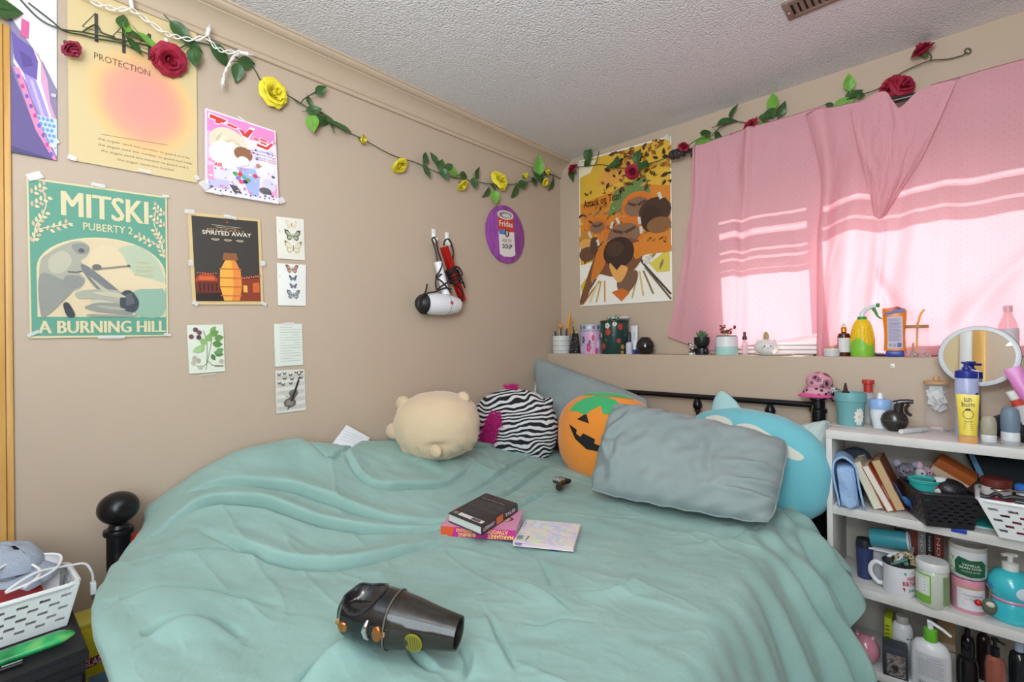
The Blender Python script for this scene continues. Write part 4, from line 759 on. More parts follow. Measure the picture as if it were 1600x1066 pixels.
for pts in (((0.035,-1.016,1.645),(0.03,-1.019,1.694),(0.03,-1.034,1.74),(0.045,-1.053,1.753),(0.05,-1.045,1.763),(0.045,-1.03,1.751),(0.035,-1.011,1.706),(0.035,-0.997,1.672),(0.05,-1.001,1.636),(0.055,-1.021,1.603),(0.055,-1.04,1.577),(0.07,-1.018,1.557),(0.07,-0.984,1.529),(0.07,-0.961,1.509)), ((0.06,-0.968,1.562),(0.07,-1.019,1.536),(0.07,-1.049,1.518),(0.06,-1.044,1.567),(0.06,-1.01,1.594)), ((0.07,-0.961,1.525),(0.075,-1.004,1.527),(0.08,-1.064,1.505),(0.085,-1.112,1.495),(0.09,-1.144,1.478),(0.095,-1.166,1.457),(0.09,-1.169,1.423),(0.08,-1.145,1.404),(0.06,-1.094,1.404)), ((0.08,-1.137,1.482),(0.07,-1.111,1.505),(0.06,-1.096,1.539))): cm_.tube(spline(pts, 6), .0038, 7)
obj('cord', cm_, BLK, hd, world=True)
# red straightener
st = thing('hair_straightener', 'shiny red hair straightener wrapped in its black cord', 'hair straightener', (0.05,-0.931,1.613))
REDM = M('#c2241d', 0.22, 0.55); a = Vector((0.05,-0.989,1.726)); b = Vector((0.045,-0.871,1.483))
m = MB(); 
for k, off in ((0, .012), (1, -.008)):
    m.tube([a + Vector((off, 0, 0)), a.lerp(b, .5) + Vector((off * .8, 0, 0)), b + Vector((off * .6, 0, 0))], .017, 12, taper=lambda t: .85 + .25 * math.sin(PI * t))
obj('arms', m, REDM, st, world=True)
obj('tip', MB().ball(b + Vector((.003, 0, 0)), .019, .015, .012, 12, 8), REDM, st, world=True)
cw = MB(); ax = (b - a).normalized(); u, v, w_ = frame(ax)
for k in range(6):
    c0 = a.lerp(b, .40 + .045 * k)
    cw.tube([c0 + u * (.030 * math.cos(t)) + v * (.030 * math.sin(t)) + w_ * (.006 * math.sin(t * .5 + k)) for t in [2 * PI * i / 16 for i in range(17)]], .0045, 7)
for pts in (((0.05,-0.988,1.732),(0.055,-0.988,1.749),(0.055,-0.973,1.764),(0.06,-0.961,1.762),(0.05,-0.937,1.739),(0.045,-0.925,1.698),(0.06,-0.947,1.65)), ((0.08,-0.96,1.628),(0.085,-0.928,1.631),(0.09,-0.908,1.601),(0.09,-0.925,1.578),(0.085,-0.896,1.556),(0.08,-0.884,1.536)), ((0.09,-0.933,1.587),(0.095,-0.913,1.576),(0.09,-0.917,1.557),(0.08,-0.892,1.566)), ((0.08,-0.972,1.56),(0.085,-0.937,1.544),(0.075,-0.896,1.517),(0.065,-0.888,1.487),(0.06,-0.904,1.48))): cw.tube(spline(pts, 6), .0042, 7)
obj('cord', cw, BLK, st, world=True)

# ------------------------------------------------------------ bed frame
IRON = M('#17171a', 0.28, 0.3)
bed = thing('bed_frame', 'black metal bed frame with ball finials and a thin headboard rail', 'bed', (0.75, -1.2, 0))
def post(name, x, y, zb):
    p = MB().lathe([(.028, 0), (.028, zb - .075), (.034, zb - .073), (.036, zb - .066), (.034, zb - .058), (.026, zb - .055), (.022, zb - .046)], 20, (x, y, 0))
    o = obj(name, p, IRON, bed, world=True)
    obj('finial', MB().ball((x, y, zb), .049, .049, .045, 24, 14), IRON, o, world=True); return o
FPX, FPY, FPZ = (0.1,-2.209,0.814)
post('foot_post', FPX, FPY, FPZ); post('foot_post', 1.45, -2.21, .74)
def bar(name, pts, r): return obj(name, MB().tube(pts, r, 10), IRON, bed, world=True)
HZ = 1.003; HY = -.205
hx0, hx1 = .06, (1.428,-0.205,0.987)[0]
bar('headboard_rail', [(hx0, HY, HZ), (hx1, HY, HZ)], .0125); bar('headboard_rail', [(hx0, HY, .62), (hx1, HY, .62)], .0125)
for x in (hx0, hx1):
    o = obj('head_post', MB().lathe([(.026, 0), (.026, HZ - .03), (.031, HZ - .028), (.031, HZ - .015), (.024, HZ - .01), (.024, HZ + .02), (.030, HZ + .024), (.028, HZ + .034), (.012, HZ + .040)], 18, (x, HY, 0)), IRON, bed, world=True)
for k in range(4):
    x = (1.253,-0.205,0.985)[0] - .31 * k
    o = obj('spindle', MB().tube([(x, HY, .62), (x, HY, HZ - .012)], .007, 8), IRON, bed, world=True)
    obj('knob', MB().lathe([(.009, 0), (.016, -.012), (.021, -.026), (.020, -.038), (.012, -.050), (.015, -.056), (.009, -.062)], 16, (x, HY, HZ - .01)), IRON, o, world=True)
bar('footboard_rail', [(FPX, FPY, .70), (FPX + .08, FPY, .66), (FPX + .25, FPY, .60), (FPX + .7, FPY, .58), (1.45, FPY, .60)], .014)
for sx in (.14, 1.42): bar('side_rail', [(sx, -2.2, .30), (sx, -.2, .30)], .02)
mt = obj('mattress', MB().box((.09, -2.17, .30), (1.42, -.24, .56), .04), M('#e6e4df', .8), None); tag(mt, 'white mattress hidden below the sea green duvet', 'mattress')

# ------------------------------------------------------------ duvet: a control net, creases and fine wrinkles
ys = [-2.335, -2.325, -2.27, -2.10, -1.85, -1.5, -1.15, -.85, -.55, -.30]
net = [ # x,z per column for each row (foot to head)
 [(.04,.45),(.15,.47),(.32,.53),(.55,.57),(.85,.44),(1.15,.38),(1.36,.36),(1.50,.34),(1.56,.22),(1.58,.10)],
 [(.03,.62),(.13,.62),(.30,.645),(.55,.685),(.85,.62),(1.15,.58),(1.36,.56),(1.50,.52),(1.57,.30),(1.60,.10)],
 [(.03,.735),(.12,.735),(.27,.735),(.53,.755),(.85,.70),(1.15,.66),(1.36,.645),(1.49,.60),(1.57,.34),(1.60,.10)],
 [(.02,.79),(.12,.80),(.30,.775),(.55,.73),(.85,.675),(1.15,.66),(1.38,.65),(1.50,.61),(1.575,.34),(1.61,.10)],
 [(.02,.91),(.12,.925),(.29,.83),(.55,.70),(.85,.665),(1.15,.66),(1.38,.655),(1.50,.615),(1.575,.34),(1.62,.10)],
 [(.02,.865),(.12,.875),(.29,.80),(.55,.68),(.85,.655),(1.15,.655),(1.37,.65),(1.485,.61),(1.565,.34),(1.61,.10)],
 [(.02,.84),(.12,.84),(.29,.77),(.55,.67),(.85,.655),(1.12,.65),(1.34,.65),(1.46,.61),(1.555,.36),(1.62,.12)],
 [(.02,.80),(.12,.79),(.29,.74),(.55,.665),(.83,.655),(1.10,.65),(1.30,.655),(1.43,.63),(1.555,.45),(1.64,.20)],
 [(.03,.74),(.12,.73),(.29,.70),(.55,.66),(.80,.65),(1.06,.645),(1.28,.655),(1.42,.645),(1.53,.54),(1.64,.33)],
 [(.05,.68),(.14,.67),(.29,.66),(.55,.64),(.80,.63),(1.06,.63),(1.26,.645),(1.36,.655),(1.45,.60),(1.53,.50)]]
yoff = [[0]*10 for _ in ys]
for j, (a, b) in enumerate(((8, .0), (9, -.02))): pass
for j in range(10): yoff[9][j] = (0, 0, 0, 0, 0, 0, .02, .03, -.10, -.22)[j]; yoff[8][j] = (0, 0, 0, 0, 0, 0, 0, 0, -.05, -.16)[j]; yoff[7][j] = (0, 0, 0, 0, 0, 0, 0, 0, -.02, -.05)[j]
for j, q in enumerate((.185, .165, .09, .065, .08)): yoff[0][j] = q
for j, q in enumerate((.175, .155, .075, .013, .03)): yoff[1][j] = q
for j, q in enumerate((.14, .115, .045, -.025, -.02)): yoff[2][j] = q
NU, NV = 560, 640
def crw(n, m):
    """matrix (m+1) x n of Catmull-Rom weights"""
    W = np.zeros((m + 1, n))
    for k in range(m + 1):
        f = k / m * (n - 1); i = min(int(f), n - 2); t = f - i
        for idx, w in ((i - 1, -.5 * t + t * t - .5 * t ** 3), (i, 1 - 2.5 * t * t + 1.5 * t ** 3), (i + 1, .5 * t + 2 * t * t - 1.5 * t ** 3), (i + 2, -.5 * t * t + .5 * t ** 3)):
            W[k, min(max(idx, 0), n - 1)] += w
    return W
P = np.zeros((10, 10, 3))
for i in range(10):
    for j in range(10): P[i, j] = (net[i][j][0], ys[i] + yoff[i][j], net[i][j][1])
S = np.einsum('ai,bj,ijk->abk', crw(10, NV), crw(10, NU), P)
def normals(S):
    du = np.gradient(S, axis=1); dv = np.gradient(S, axis=0); n = np.cross(du, dv); return n / (np.linalg.norm(n, axis=2, keepdims=True) + 1e-9)
N = normals(S); N *= np.sign(N[NV // 2, NU // 2, 2])
def fbm(X, Y, sx, sy, seed, octs=3):
    r = np.random.RandomState(seed); out = np.zeros_like(X)
    for o in range(octs):
        for k in range(5):
            a = r.uniform(0, 2 * PI); f = (2 ** o) * r.uniform(.7, 1.3); p = r.uniform(0, 2 * PI)
            out += np.sin((X * math.cos(a) * sx + Y * math.sin(a) * sy) * f + p + 1.3 * np.sin((X * sx - Y * sy) * .37 * f + k)) / (2 ** o) / 5
    return out
D = np.zeros((NV + 1, NU + 1)); SX, SY = S[:, :, 0], S[:, :, 1]
uu = np.linspace(0, 1, NU + 1)[None, :].repeat(NV + 1, 0); vv = np.linspace(0, 1, NV + 1)[:, None].repeat(NU + 1, 1)
def crease(pts, w, amp, side=1, fall=.0):
    """a soft ridge along pts with a trough beside it"""
    global D
    pts = np.array([(p[0], p[1]) for p in spline([(a, b, 0) for a, b in pts], 6)]); n = len(pts)
    best = np.full(SX.shape, 9.0); sg = np.zeros(SX.shape); tt = np.zeros(SX.shape)
    for k in range(n - 1):
        a, b = pts[k], pts[k + 1]; d = b - a; L2 = (d @ d) + 1e-9
        t = np.clip(((SX - a[0]) * d[0] + (SY - a[1]) * d[1]) / L2, 0, 1); qx = SX - a[0] - t * d[0]; qy = SY - a[1] - t * d[1]; r = np.hypot(qx, qy)
        m = r < best; best = np.where(m, r, best); sg = np.where(m, np.sign(d[0] * qy - d[1] * qx), sg); tt = np.where(m, (k + t) / (n - 1), tt)
    s = -best * sg * side; e = np.sin(PI * np.clip(tt, .02, .98)) ** .9
    w = max(w * .55, .009); amp *= 1.15
    D += amp * e * (np.where(s < 0, np.exp(-(s / (3.2 * w)) ** 2), np.exp(-(s / (.75 * w)) ** 2)) - 1.25 * np.exp(-((s - 1.2 * w) / (.55 * w)) ** 2)) * np.where(best < 9 * w, 1, 0)
for pts, w, amp, sd in (
 (((0.582,-1.413),(0.483,-1.596),(0.347,-1.743),(0.246,-1.898),(0.14,-2.042)), .022, .020, -1),
 (((0.597,-1.452),(0.549,-1.592),(0.437,-1.785),(0.302,-1.935),(0.227,-2.047),(0.252,-2.149)), .018, .022, -1),
 (((0.662,-1.505),(0.657,-1.62),(0.628,-1.786),(0.574,-1.901),(0.482,-1.979),(0.338,-2.059)), .026, .022, -1),
 (((-0.065,-2.082),(-0.231,-2.003),(-0.205,-1.909),(-0.158,-1.782),(-0.0458,-1.707)), .022, .018, 1),
 (((-0.111,-1.717),(0.104,-1.699),(0.22,-1.636),(0.114,-1.478),(-0.0833,-1.305)), .03, .013, -1),
 (((-0.359,-1.944),(-0.449,-1.833),(-0.396,-1.677),(-0.372,-1.551)), .03, .016, 1),
 (((0.157,-1.555),(0.324,-1.547),(0.369,-1.418),(0.387,-1.252),(0.295,-1.034)), .025, .016, 1),
 (((0.983,-2.077),(0.964,-2.021),(0.96,-1.973),(0.945,-1.923)), .024, .030, -1),
 (((0.723,-2.246),(0.708,-2.208),(0.731,-2.159),(0.791,-2.12)), .030, .018, -1),
 (((0.417,-2.216),(0.434,-2.151),(0.467,-2.064),(0.534,-1.966)), .028, .014, -1),
 (((0.578,-2.268),(0.578,-2.204),(0.641,-2.112),(0.737,-2.027)), .035, .014, -1),
 (((0.989,-1.536),(1.089,-1.54),(1.18,-1.56)), .014, .010, -1),
 (((1.153,-1.471),(1.212,-1.419),(1.242,-1.297)), .014, .009, -1),
 (((1.174,-1.144),(1.25,-1.029),(1.322,-0.915),(1.365,-0.742)), .016, .010, -1),
 (((0.933,-1.692),(0.972,-1.665),(0.994,-1.633)), .010, .005, -1),
 (((0.654,-1.193),(0.624,-1.034),(0.612,-0.941)), .010, .013, 1),
 (((0.58,-1.295),(0.528,-1.077),(0.449,-0.785),(0.42,-0.606)), .018, .013, 1),
 (((0.486,-1.334),(0.429,-1.087),(0.333,-0.786),(0.242,-0.485)), .018, .011, 1),
 (((0.253,-1.336),(0.193,-1.093),(0.163,-0.829),(0.126,-0.505)), .020, .011, 1),
 (((1.137,-1.675),(1.185,-1.647),(1.202,-1.601),(1.26,-1.564)), .016, .006, -1),
 (((1.086,-1.795),(1.15,-1.818),(1.184,-1.857)), .014, .012, 1),
 (((1.054,-1.7),(1.155,-1.761),(1.229,-1.794)), .016, .010, -1),
 (((1.008,-1.865),(1.076,-1.884),(1.125,-1.876)), .012, .010, 1),
 (((0.974,-1.387),(1.049,-1.447),(1.097,-1.492)), .014, .007, 1),
 (((1.101,-1.065),(1.202,-0.963),(1.277,-0.841),(1.343,-0.733)), .020, .009, -1)):
    crease(pts, w, amp, sd)
topm = np.clip((.80 - uu) / .08, 0, 1)                     # the flat of the bed
D *= np.clip((.86 - uu) / .06, 0, 1)
def ridged(sx, sy, seed, k=2.0): return 1 - np.abs(fbm(SX, SY, sx, sy, seed, 2)) ** .7 * k
D += topm * (.007 * fbm(SX, SY, 9, 14, 3) + .003 * fbm(SX, SY, 26, 34, 5))
D += topm * (.004 * np.clip(ridged(5, 18, 31), 0, 1) ** 3 + .002 * np.clip(ridged(22, 30, 44), 0, 1) ** 3 * np.clip(.5 + fbm(SX, SY, 5, 5, 77, 1), 0, 1))
lw = np.clip((.45 - uu) / .25, 0, 1); D += lw * .014 * fbm(SX, SY, 12, 7, 8)
# hanging side: vertical folds that deepen towards the hem
dr = np.clip((uu - .70) / .22, 0, 1)
fold = np.sin(SY * 34 + 2.2 * np.sin(SY * 7.0) + .8 * np.sin(uu * 9)) + .5 * np.sin(SY * 71 + 1.0)
D += dr ** 1.2 * (.013 + .020 * np.clip((vv - .55) / .35, 0, 1)) * fold
D += np.clip((uu - .64) / .08, 0, 1) * np.clip((vv - .72) / .12, 0, 1) * .010 * np.sin(SX * 60 + SY * 42)
hemf = np.clip((.16 - vv) / .12, 0, 1); D += hemf * .004 * np.sin(SX * 38 + 1.5 * np.sin(SX * 9)) 
D += .0016 * fbm(SX, SY, 70, 60, 11, 2)
S = S + N * D[:, :, None]
S[:, :, 0] = np.maximum(S[:, :, 0], .012)
DUV = ramp_mat('sea_green_cotton', 'ShaderNodeTexNoise', [(0.3, '#8aaca4'), (0.7, '#95b6ae')], rough=0.85, scale=6, Detail=8)
_nt = DUV.node_tree; _b = _nt.nodes['Principled BSDF']; _b.inputs['Sheen Weight'].default_value = 0.15
_tc = _nt.nodes.new('ShaderNodeTexCoord'); _n = _nt.nodes.new('ShaderNodeTexNoise'); _n.inputs['Scale'].default_value = 55; _n.inputs['Detail'].default_value = 8
_bp = _nt.nodes.new('ShaderNodeBump'); _bp.inputs['Strength'].default_value = .22; _bp.inputs['Distance'].default_value = .006
_nt.links.new(_tc.outputs['Object'], _n.inputs['Vector']); _nt.links.new(_n.outputs['Fac'], _bp.inputs['Height']); _nt.links.new(_bp.outputs[0], _b.inputs['Normal'])
def duvet():
    m = MB(); k = NU + 1; m.v = [tuple(p) for p in S.reshape(-1, 3)]
    m.f = [(i * k + j, i * k + j + 1, (i + 1) * k + j + 1, (i + 1) * k + j) for i in range(NV) for j in range(NU)]; m.m = [0] * len(m.f)
    o = obj('duvet', m, DUV, sharp=180)
    tag(o, 'rumpled sea green duvet spread over the whole bed', 'duvet')
    hem = MB(); hem.tube([tuple(p) for p in S[0, ::3]], .004, 6); hem.tube([tuple(S[12, j]) for j in range(0, NU + 1, 4)], .0022, 5); obj('hem', hem, DUV, o)
    bt = MB()
    for (a, b) in ((.80, .945), (.70, .965), (.88, .93)):
        p = Vector(S[int(a * NV), int(b * NU)]); n = Vector(N[int(a * NV), int(b * NU)]); bt.lathe([(.007, 0), (.007, .003), (.004, .004), (0, .004)], 12, p, axis=n)
    obj('button', bt, M('#8fb0a3', .5), o)
duvet()
_top = S[(slice(None), slice(0, int(NU * .8)))].reshape(-1, 3)
def bedz(x, y, r=.02):
    d = np.hypot(_top[:, 0] - x, _top[:, 1] - y); m = d < max(r, d.min() + 1e-6); return float(_top[m, 2].max())

# ------------------------------------------------------------ pillows
SAGE = ramp_mat('sage_pillowcase', 'ShaderNodeTexNoise', [(0.3, '#8a9798'), (0.7, '#95a2a2')], rough=0.8, scale=7, Detail=8)
WPIL = M('#dfe0de', 0.85, bump=(60, .3))
def pillow(name, label, cs, t, mat, seed=0, wr=.007, pinch=.0, rnd_=.05, lean=None, nu=70, nv=50, seams=True, extra=None):
    TL, TR, BR, BL = [Vector(c) for c in cs]; n = (TR - TL).cross(TL - BL).normalized()
    if n.dot(Vector((1.0, -2.2, .4))) < 0: n = -n
    m = MB()
    def fn(sd):
        def f(u, v):
            u_ = u + pinch * .5 * math.sin(2 * PI * (u - .5)) * 0; a = abs(2 * u - 1); b = abs(2 * v - 1)
            pu = max(0, 1 - a ** 3.4) ** .5; pv = max(0, 1 - b ** 3.4) ** .5
            uu_ = .5 + (u - .5) * (1 - pinch * (1 - b * b)) * (1 - rnd_ * b ** 7); vv_ = .5 + (v - .5) * (1 - pinch * (1 - a * a)) * (1 - 1.3 * rnd_ * a ** 7)
            p = TL.lerp(TR, uu_).lerp(BL.lerp(BR, uu_), vv_)
            w = wr * pu * pv * (nz(u * 5, v * 4, seed) + .7 * nz(u * 13 + v * 4, v * 8 - u * 3, seed + 5))
            e = (1 - pu * pv) * wr * .9 * math.sin(u * 40 + v * 31 + 3 * nz(u * 4, v * 4, seed + 9)) * (pu + pv) * .5
            if extra: w += extra(u, v)
            return p + n * (sd * .5 * t * pu * pv + w + e)
        return f
    m.grid(lambda u, v: fn(1)(u, 1 - v), nu, nv); m.grid(lambda u, v: fn(-1)(u, v), nu, nv)
    o = obj(name, m, mat, sharp=180); tag(o, label, 'pillow')
    if seams:
        sm = MB(); sm.tube([fn(0)(1, j / 24) for j in range(25)], .003, 6); sm.tube([fn(0)(i / 24, 1) for i in range(25)], .003, 6); obj('seam', sm, mat, o)
    return o
pillow('pillow', 'long sage grey pillow lying in front of the orange pumpkin plush', ((0.727,-0.6,1.005), (1.399,-0.52,0.912), (1.411,-0.805,0.69), (0.78,-0.879,0.685)), .15, SAGE, 2, .016,
       extra=lambda u, v: 2.6 * (.012 * bump1(u - .05 * math.sin(v * 9), .10, .035) * bump1(v, .55, .35) + .010 * bump1(u, .16, .03) * bump1(v, .6, .2) + .012 * bump1(v - .15 * (1 - u), .66, .035) * bump1(u, .92, .12) + .010 * bump1(v - .1 * (1 - u), .48, .03) * bump1(u, .9, .12) + .008 * bump1(v, .80, .03) * bump1(u, .88, .14) - .006 * bump1(u - .08 * v, .62, .02) * bump1(v, .5, .3)))
pillow('pillow', 'sage grey pillow propped in the corner behind the zebra plush', ((-0.0305,-0.25,1.185), (0.715,-0.25,0.985), (.74, -.36, .72), (.13, -.36, .74)), .11, SAGE, 12, .006)
pillow('pillow', 'white pillow edge showing in the corner behind the sage pillow', ((-0.109,-0.22,1.12), (.42, -.19, 1.05), (.45, -.24, .70), (.08, -.30, .74)), .07, WPIL, 22, .004)
pillow('pillow', 'pale pillow squeezed between teal plush and white bookcase', ((1.374,-0.25,0.923), (1.474,-0.25,0.958), (1.471,-0.3,0.698), (1.20, -.32, .66)), .10, M('#c9d6d2', .85, bump=(60, .3)), 32, .006)

# ------------------------------------------------------------ plush toys
class Plush:
    """a squashed ball: c centre, axes right/up/front radii; surf(a,b) in the view plane"""
    def __init__(s, c, rx, rz, ry, lean=0.0, yaw=0.0, pw=2.3, wr=.004, seed=0):
        s.c = Vector(c); s.rx, s.rz, s.ry, s.pw, s.wr, s.seed = rx, rz, ry, pw, wr, seed
        s.B = Matrix.Rotation(yaw, 3, 'Z') @ Matrix.Rotation(lean, 3, 'X')
    def dirpt(s, d, k=1.0):
        e = (abs(d[0]) ** s.pw + abs(d[1]) ** s.pw + abs(d[2]) ** s.pw) ** (-1 / s.pw)
        w = 1 + s.wr / s.rx * (nz(d[0] * 3, d[1] * 3, d[2] * 3 + s.seed) + .5 * nz(d[0] * 8, d[1] * 8, d[2] * 8 + s.seed))
        return s.B @ Vector((d[0] * e * s.rx * w * k, d[1] * e * s.ry * w * k, d[2] * e * s.rz * w * k))
    def mesh(s, nu=56, nv=36):
        m = MB(); rows = []
        for j in range(nv + 1):
            ph = PI * j / nv; rows.append([s.dirpt((math.sin(ph) * math.cos(2 * PI * i / nu), math.sin(ph) * math.sin(2 * PI * i / nu), -math.cos(ph))) for i in range(nu)])
        vs = [p for r in rows for p in r]
        m.add(vs, [(j * nu + i, j * nu + (i + 1) % nu, (j + 1) * nu + (i + 1) % nu, (j + 1) * nu + i) for j in range(nv) for i in range(nu)]); return m
    def front(s, k=1.006):
        """(a,b) in -1..1 across the front face -> point on the skin facing local -y"""
        def f(a, b):
            q = max(1e-3, 1 - abs(a) ** s.pw - abs(b) ** s.pw) ** (1 / s.pw); return s.dirpt((a, -q, b), k)
        return f
VELB = M('#d6bd9c', .9, sheen=.4, bump=(300, .25)); 
# beige bear facing away
P_ = Plush((0.225,-1.175,0.922), 0.179, 0.141, .15, yaw=.75, seed=1, wr=.006)
t = thing('plush_bear', 'round beige bear plush lying face down against the left wall', 'plush toy', P_.c)
def bear_fn():
    m = P_.mesh(64, 40)
    out = []
    for p in m.v:
        q = P_.B.inverted() @ Vector(p); a, b = q.x / P_.rx, q.z / P_.rz
        g = -.010 * bump1(a, .10, .22) * bump1(b, -.42, .07) + .004 * math.sin(a * 26 + b * 9) * bump1(b, -.62, .20) if q.y < 0 else 0
        out.append(tuple(Vector(p) * (1 + g / .1)))
    m.v = out; return m
obj('body', bear_fn(), VELB, t)
fr = P_.front(1.0)
for (a, b, r_) in ((-.78, .66, .038), (.62, .80, .034), (-1.02, -.16, .040)):
    p = P_.B @ Vector((a * P_.rx, -.01, b * P_.rz)); obj('ear' if b > 0 else 'paw', MB().ball(p, r_, r_ * .7, r_ * .85, 18, 12), VELB, t)
tail = MB(); p = fr(.10, -.45); tail.ball(p + (P_.B @ Vector((0, -.012, -.014))), .030, .016, .026, 18, 12); obj('tail', tail, VELB, t)
mz = MB(); mz.ball(P_.B @ Vector((-.72 * P_.rx, .06, -.05)), .06, .08, .085, 18, 12); obj('muzzle', mz, M('#e9e7e2', .9), t)
# zebra plush
def zebra_mat():
    m = bpy.data.materials.new('zebra_plush'); m.use_nodes = True; nt = m.node_tree; b = nt.nodes['Principled BSDF']; b.inputs['Roughness'].default_value = .9
    tc = nt.nodes.new('ShaderNodeTexCoord'); n = nt.nodes.new('ShaderNodeTexNoise'); n.inputs['Scale'].default_value = 9; n.inputs['Detail'].default_value = 1
    mp = nt.nodes.new('ShaderNodeMapping'); mp.inputs['Rotation'].default_value = (0, .25, 0)
    mx = nt.nodes.new('ShaderNodeVectorMath'); mx.operation = 'MULTIPLY_ADD'; mx.inputs[1].default_value = (.10, .10, .10)
    w = nt.nodes.new('ShaderNodeTexWave'); w.bands_direction = 'Z'; w.inputs['Scale'].default_value = 14; w.inputs['Distortion'].default_value = 3.2; w.inputs['Detail'].default_value = 1.2; w.inputs['Detail Scale'].default_value = 1.2
    r = nt.nodes.new('ShaderNodeValToRGB'); r.color_ramp.elements[0].position = .47; r.color_ramp.elements[1].position = .55; r.color_ramp.elements[0].color = rgb('#18181c'); r.color_ramp.elements[1].color = rgb('#d9d8da')
    nt.links.new(tc.outputs['Object'], mp.inputs[0]); nt.links.new(mp.outputs[0], n.inputs['Vector']); nt.links.new(n.outputs['Color'], mx.inputs[0]); nt.links.new(mp.outputs[0], mx.inputs[2]); nt.links.new(mx.outputs[0], w.inputs['Vector']); nt.links.new(w.outputs['Fac'], r.inputs[0]); nt.links.new(r.outputs[0], b.inputs['Base Color']); return m
ZM = zebra_mat()
P_ = Plush((0.172,-0.64,0.828), 0.225, 0.199, .11, yaw=.55, seed=2)
t = thing('plush_zebra', 'zebra striped plush with a magenta fringe between the bear and pumpkin', 'plush toy', P_.c)
obj('body', P_.mesh(), ZM, t)
def fringe(fn, n, l, r_, seed):
    R = random.Random(seed); m = MB()
    for i in range(n):
        p, d = fn(R); d = Vector(d); e = Vector((R.uniform(-1, 1), R.uniform(-1, 1), R.uniform(-1, 1))) * .6
        q1 = p + (d + e * .4).normalized() * l * .5; q2 = q1 + (d * .4 + e + Vector((0, 0, -.3))).normalized() * l * .55
        m.tube([p, q1, q2], r_, 5, taper=lambda k: 1 - .7 * k)
    return m
PINKF = M('#c8257f', .9); fr = P_.front(1.0); Bn = P_.B @ Vector((0, -1, 0))
def onm(R):
    k = R.random(); a = -.72 + .42 * k + R.uniform(-.14, .14); b = -.62 + .98 * k + R.uniform(-.18, .18); return fr(max(-.9, a), b), Bn
obj('mane', fringe(onm, 800, .040, .0032, 1), PINKF, t, kind='stuff')
tp = P_.dirpt((.0, .15, 1)); obj('tuft', fringe(lambda R: (P_.dirpt((-.06 + R.uniform(-.14, .14), .1, 1)), Vector((0, 0, 1))), 110, .030, .0026, 2), PINKF, t, kind='stuff')
em = MB(); em.lathe([(.026, 0), (.020, .020), (.008, .036), (0, .04)], 12, P_.dirpt((.75, -.2, .62)), axis=(.6, -.1, .7)); obj('ear', em, ZM, t)
hv = MB(); hv.ball(fr(-.78, -.62) + Bn * .005, .013, .010, .018, 10, 8); obj('foot', hv, M('#d9a2b4', .8), t)
# pumpkin plush
ORN = M('#f0902f', .9, sheen=.3, bump=(300, .2)); 
P_ = Plush((0.652,-0.53,0.818), 0.248, 0.213, .11, yaw=.1, pw=2.4, seed=3)
t = thing('plush_pumpkin', 'orange jack o lantern pumpkin plush with a green top', 'plush toy', P_.c)
m = P_.mesh(72, 44); vs = []
for p in m.v:
    q = P_.B.inverted() @ Vector(p); a, b = q.x / P_.rx, q.z / P_.rz
    vs.append(tuple(Vector(p) * (1 + .012 * math.sin(a * 30 + b * 6) * bump1(b, -.72, .25))))
m.v = vs; obj('body', m, ORN, t); fr = P_.front(1.012)
GRN = M('#3fae6c', .9, sheen=.3)
m = MB(); fine_poly([(-.60, .58), (-.42, .60), (-.22, .55), (-.12, .66), (.05, .76), (.12, .60), (.32, .62), (.5, .6), (.45, .78), (.3, .88), (.1, .93), (-.1, .93), (-.3, .88), (-.48, .76)], fr, m, 0, 5); obj('green_top', m, GRN, t)
m = MB(); m.grid(lambda u, v: P_.dirpt((math.cos(2 * PI * u) * .52 * v, math.sin(2 * PI * u) * .52 * v * (1 if math.sin(2 * PI * u) > 0 else .7) - .05, .9), 1.012), 24, 8); obj('stem_cap', m, GRN, t)
def tl(p): return [(-.02 + (x * .93 + y * .36), .06 + (-x * .36 + y * .93)) for x, y in p]
m = MB(); fine_poly(tl([(-.50, .22), (-.37, .42), (-.22, .26)]), fr, m, 0, 2); obj('eye', m, BLK, t); m = MB(); fine_poly(tl([(.14, .24), (.28, .42), (.40, .24)]), fr, m, 0, 2); obj('eye', m, BLK, t)
m = MB(); fine_poly(tl([(-.62, .04), (-.40, .02), (-.39, -.06), (-.28, -.08), (-.25, .02), (.0, .02), (.02, -.07), (.13, -.06), (.14, .04), (.34, .08), (.18, -.18), (-.08, -.26), (-.36, -.18)]), fr, m, 0, 3); obj('mouth', m, BLK, t)
# teal plush behind the pillow
TEAL = M('#74c4d0', .9, sheen=.3, bump=(300, .2)); CREAM = M('#dfe0d2', .9, sheen=.3)
P_ = Plush((1.208,-0.36,0.763), 0.308, 0.225, .11, yaw=-.2, seed=4, lean=.1)
t = thing('plush_whale', 'teal blue round plush with cream patches behind the long pillow', 'plush toy', P_.c)
obj('body', P_.mesh(), TEAL, t); fr = P_.front(1.010)
m = MB(); fine_poly(closed([(-.52, .62), (-.46, .80), (-.30, .88), (-.10, .86), (-.02, .76), (-.1, .68), (-.3, .60)], 3), fr, m, 0, 2); fine_poly(closed([(.02, .78), (.18, .82), (.38, .74), (.58, .60), (.78, .42), (.72, .34), (.50, .46), (.28, .58), (.08, .66)], 3), fr, m, 0, 2); obj('cream_patch', m, CREAM, t)
m = MB(); fr2 = P_.front(1.02); m.tube([fr2(-.48 + .16 * k / 8, .68 + .05 * math.sin(PI * k / 8)) for k in range(9)], .003, 5); obj('closed_eye', m, M('#6c6a68', .8), t)
m = MB(); m.lathe([(.058, 0), (.048, .03), (.030, .06), (.010, .082), (0, .085)], 18, P_.dirpt((-.30, .2, .9), .95), sx=.5, sy=1.1, axis=(-.25, 0, 1)); obj('fin', m, M('#a9cfd0', .9), t)

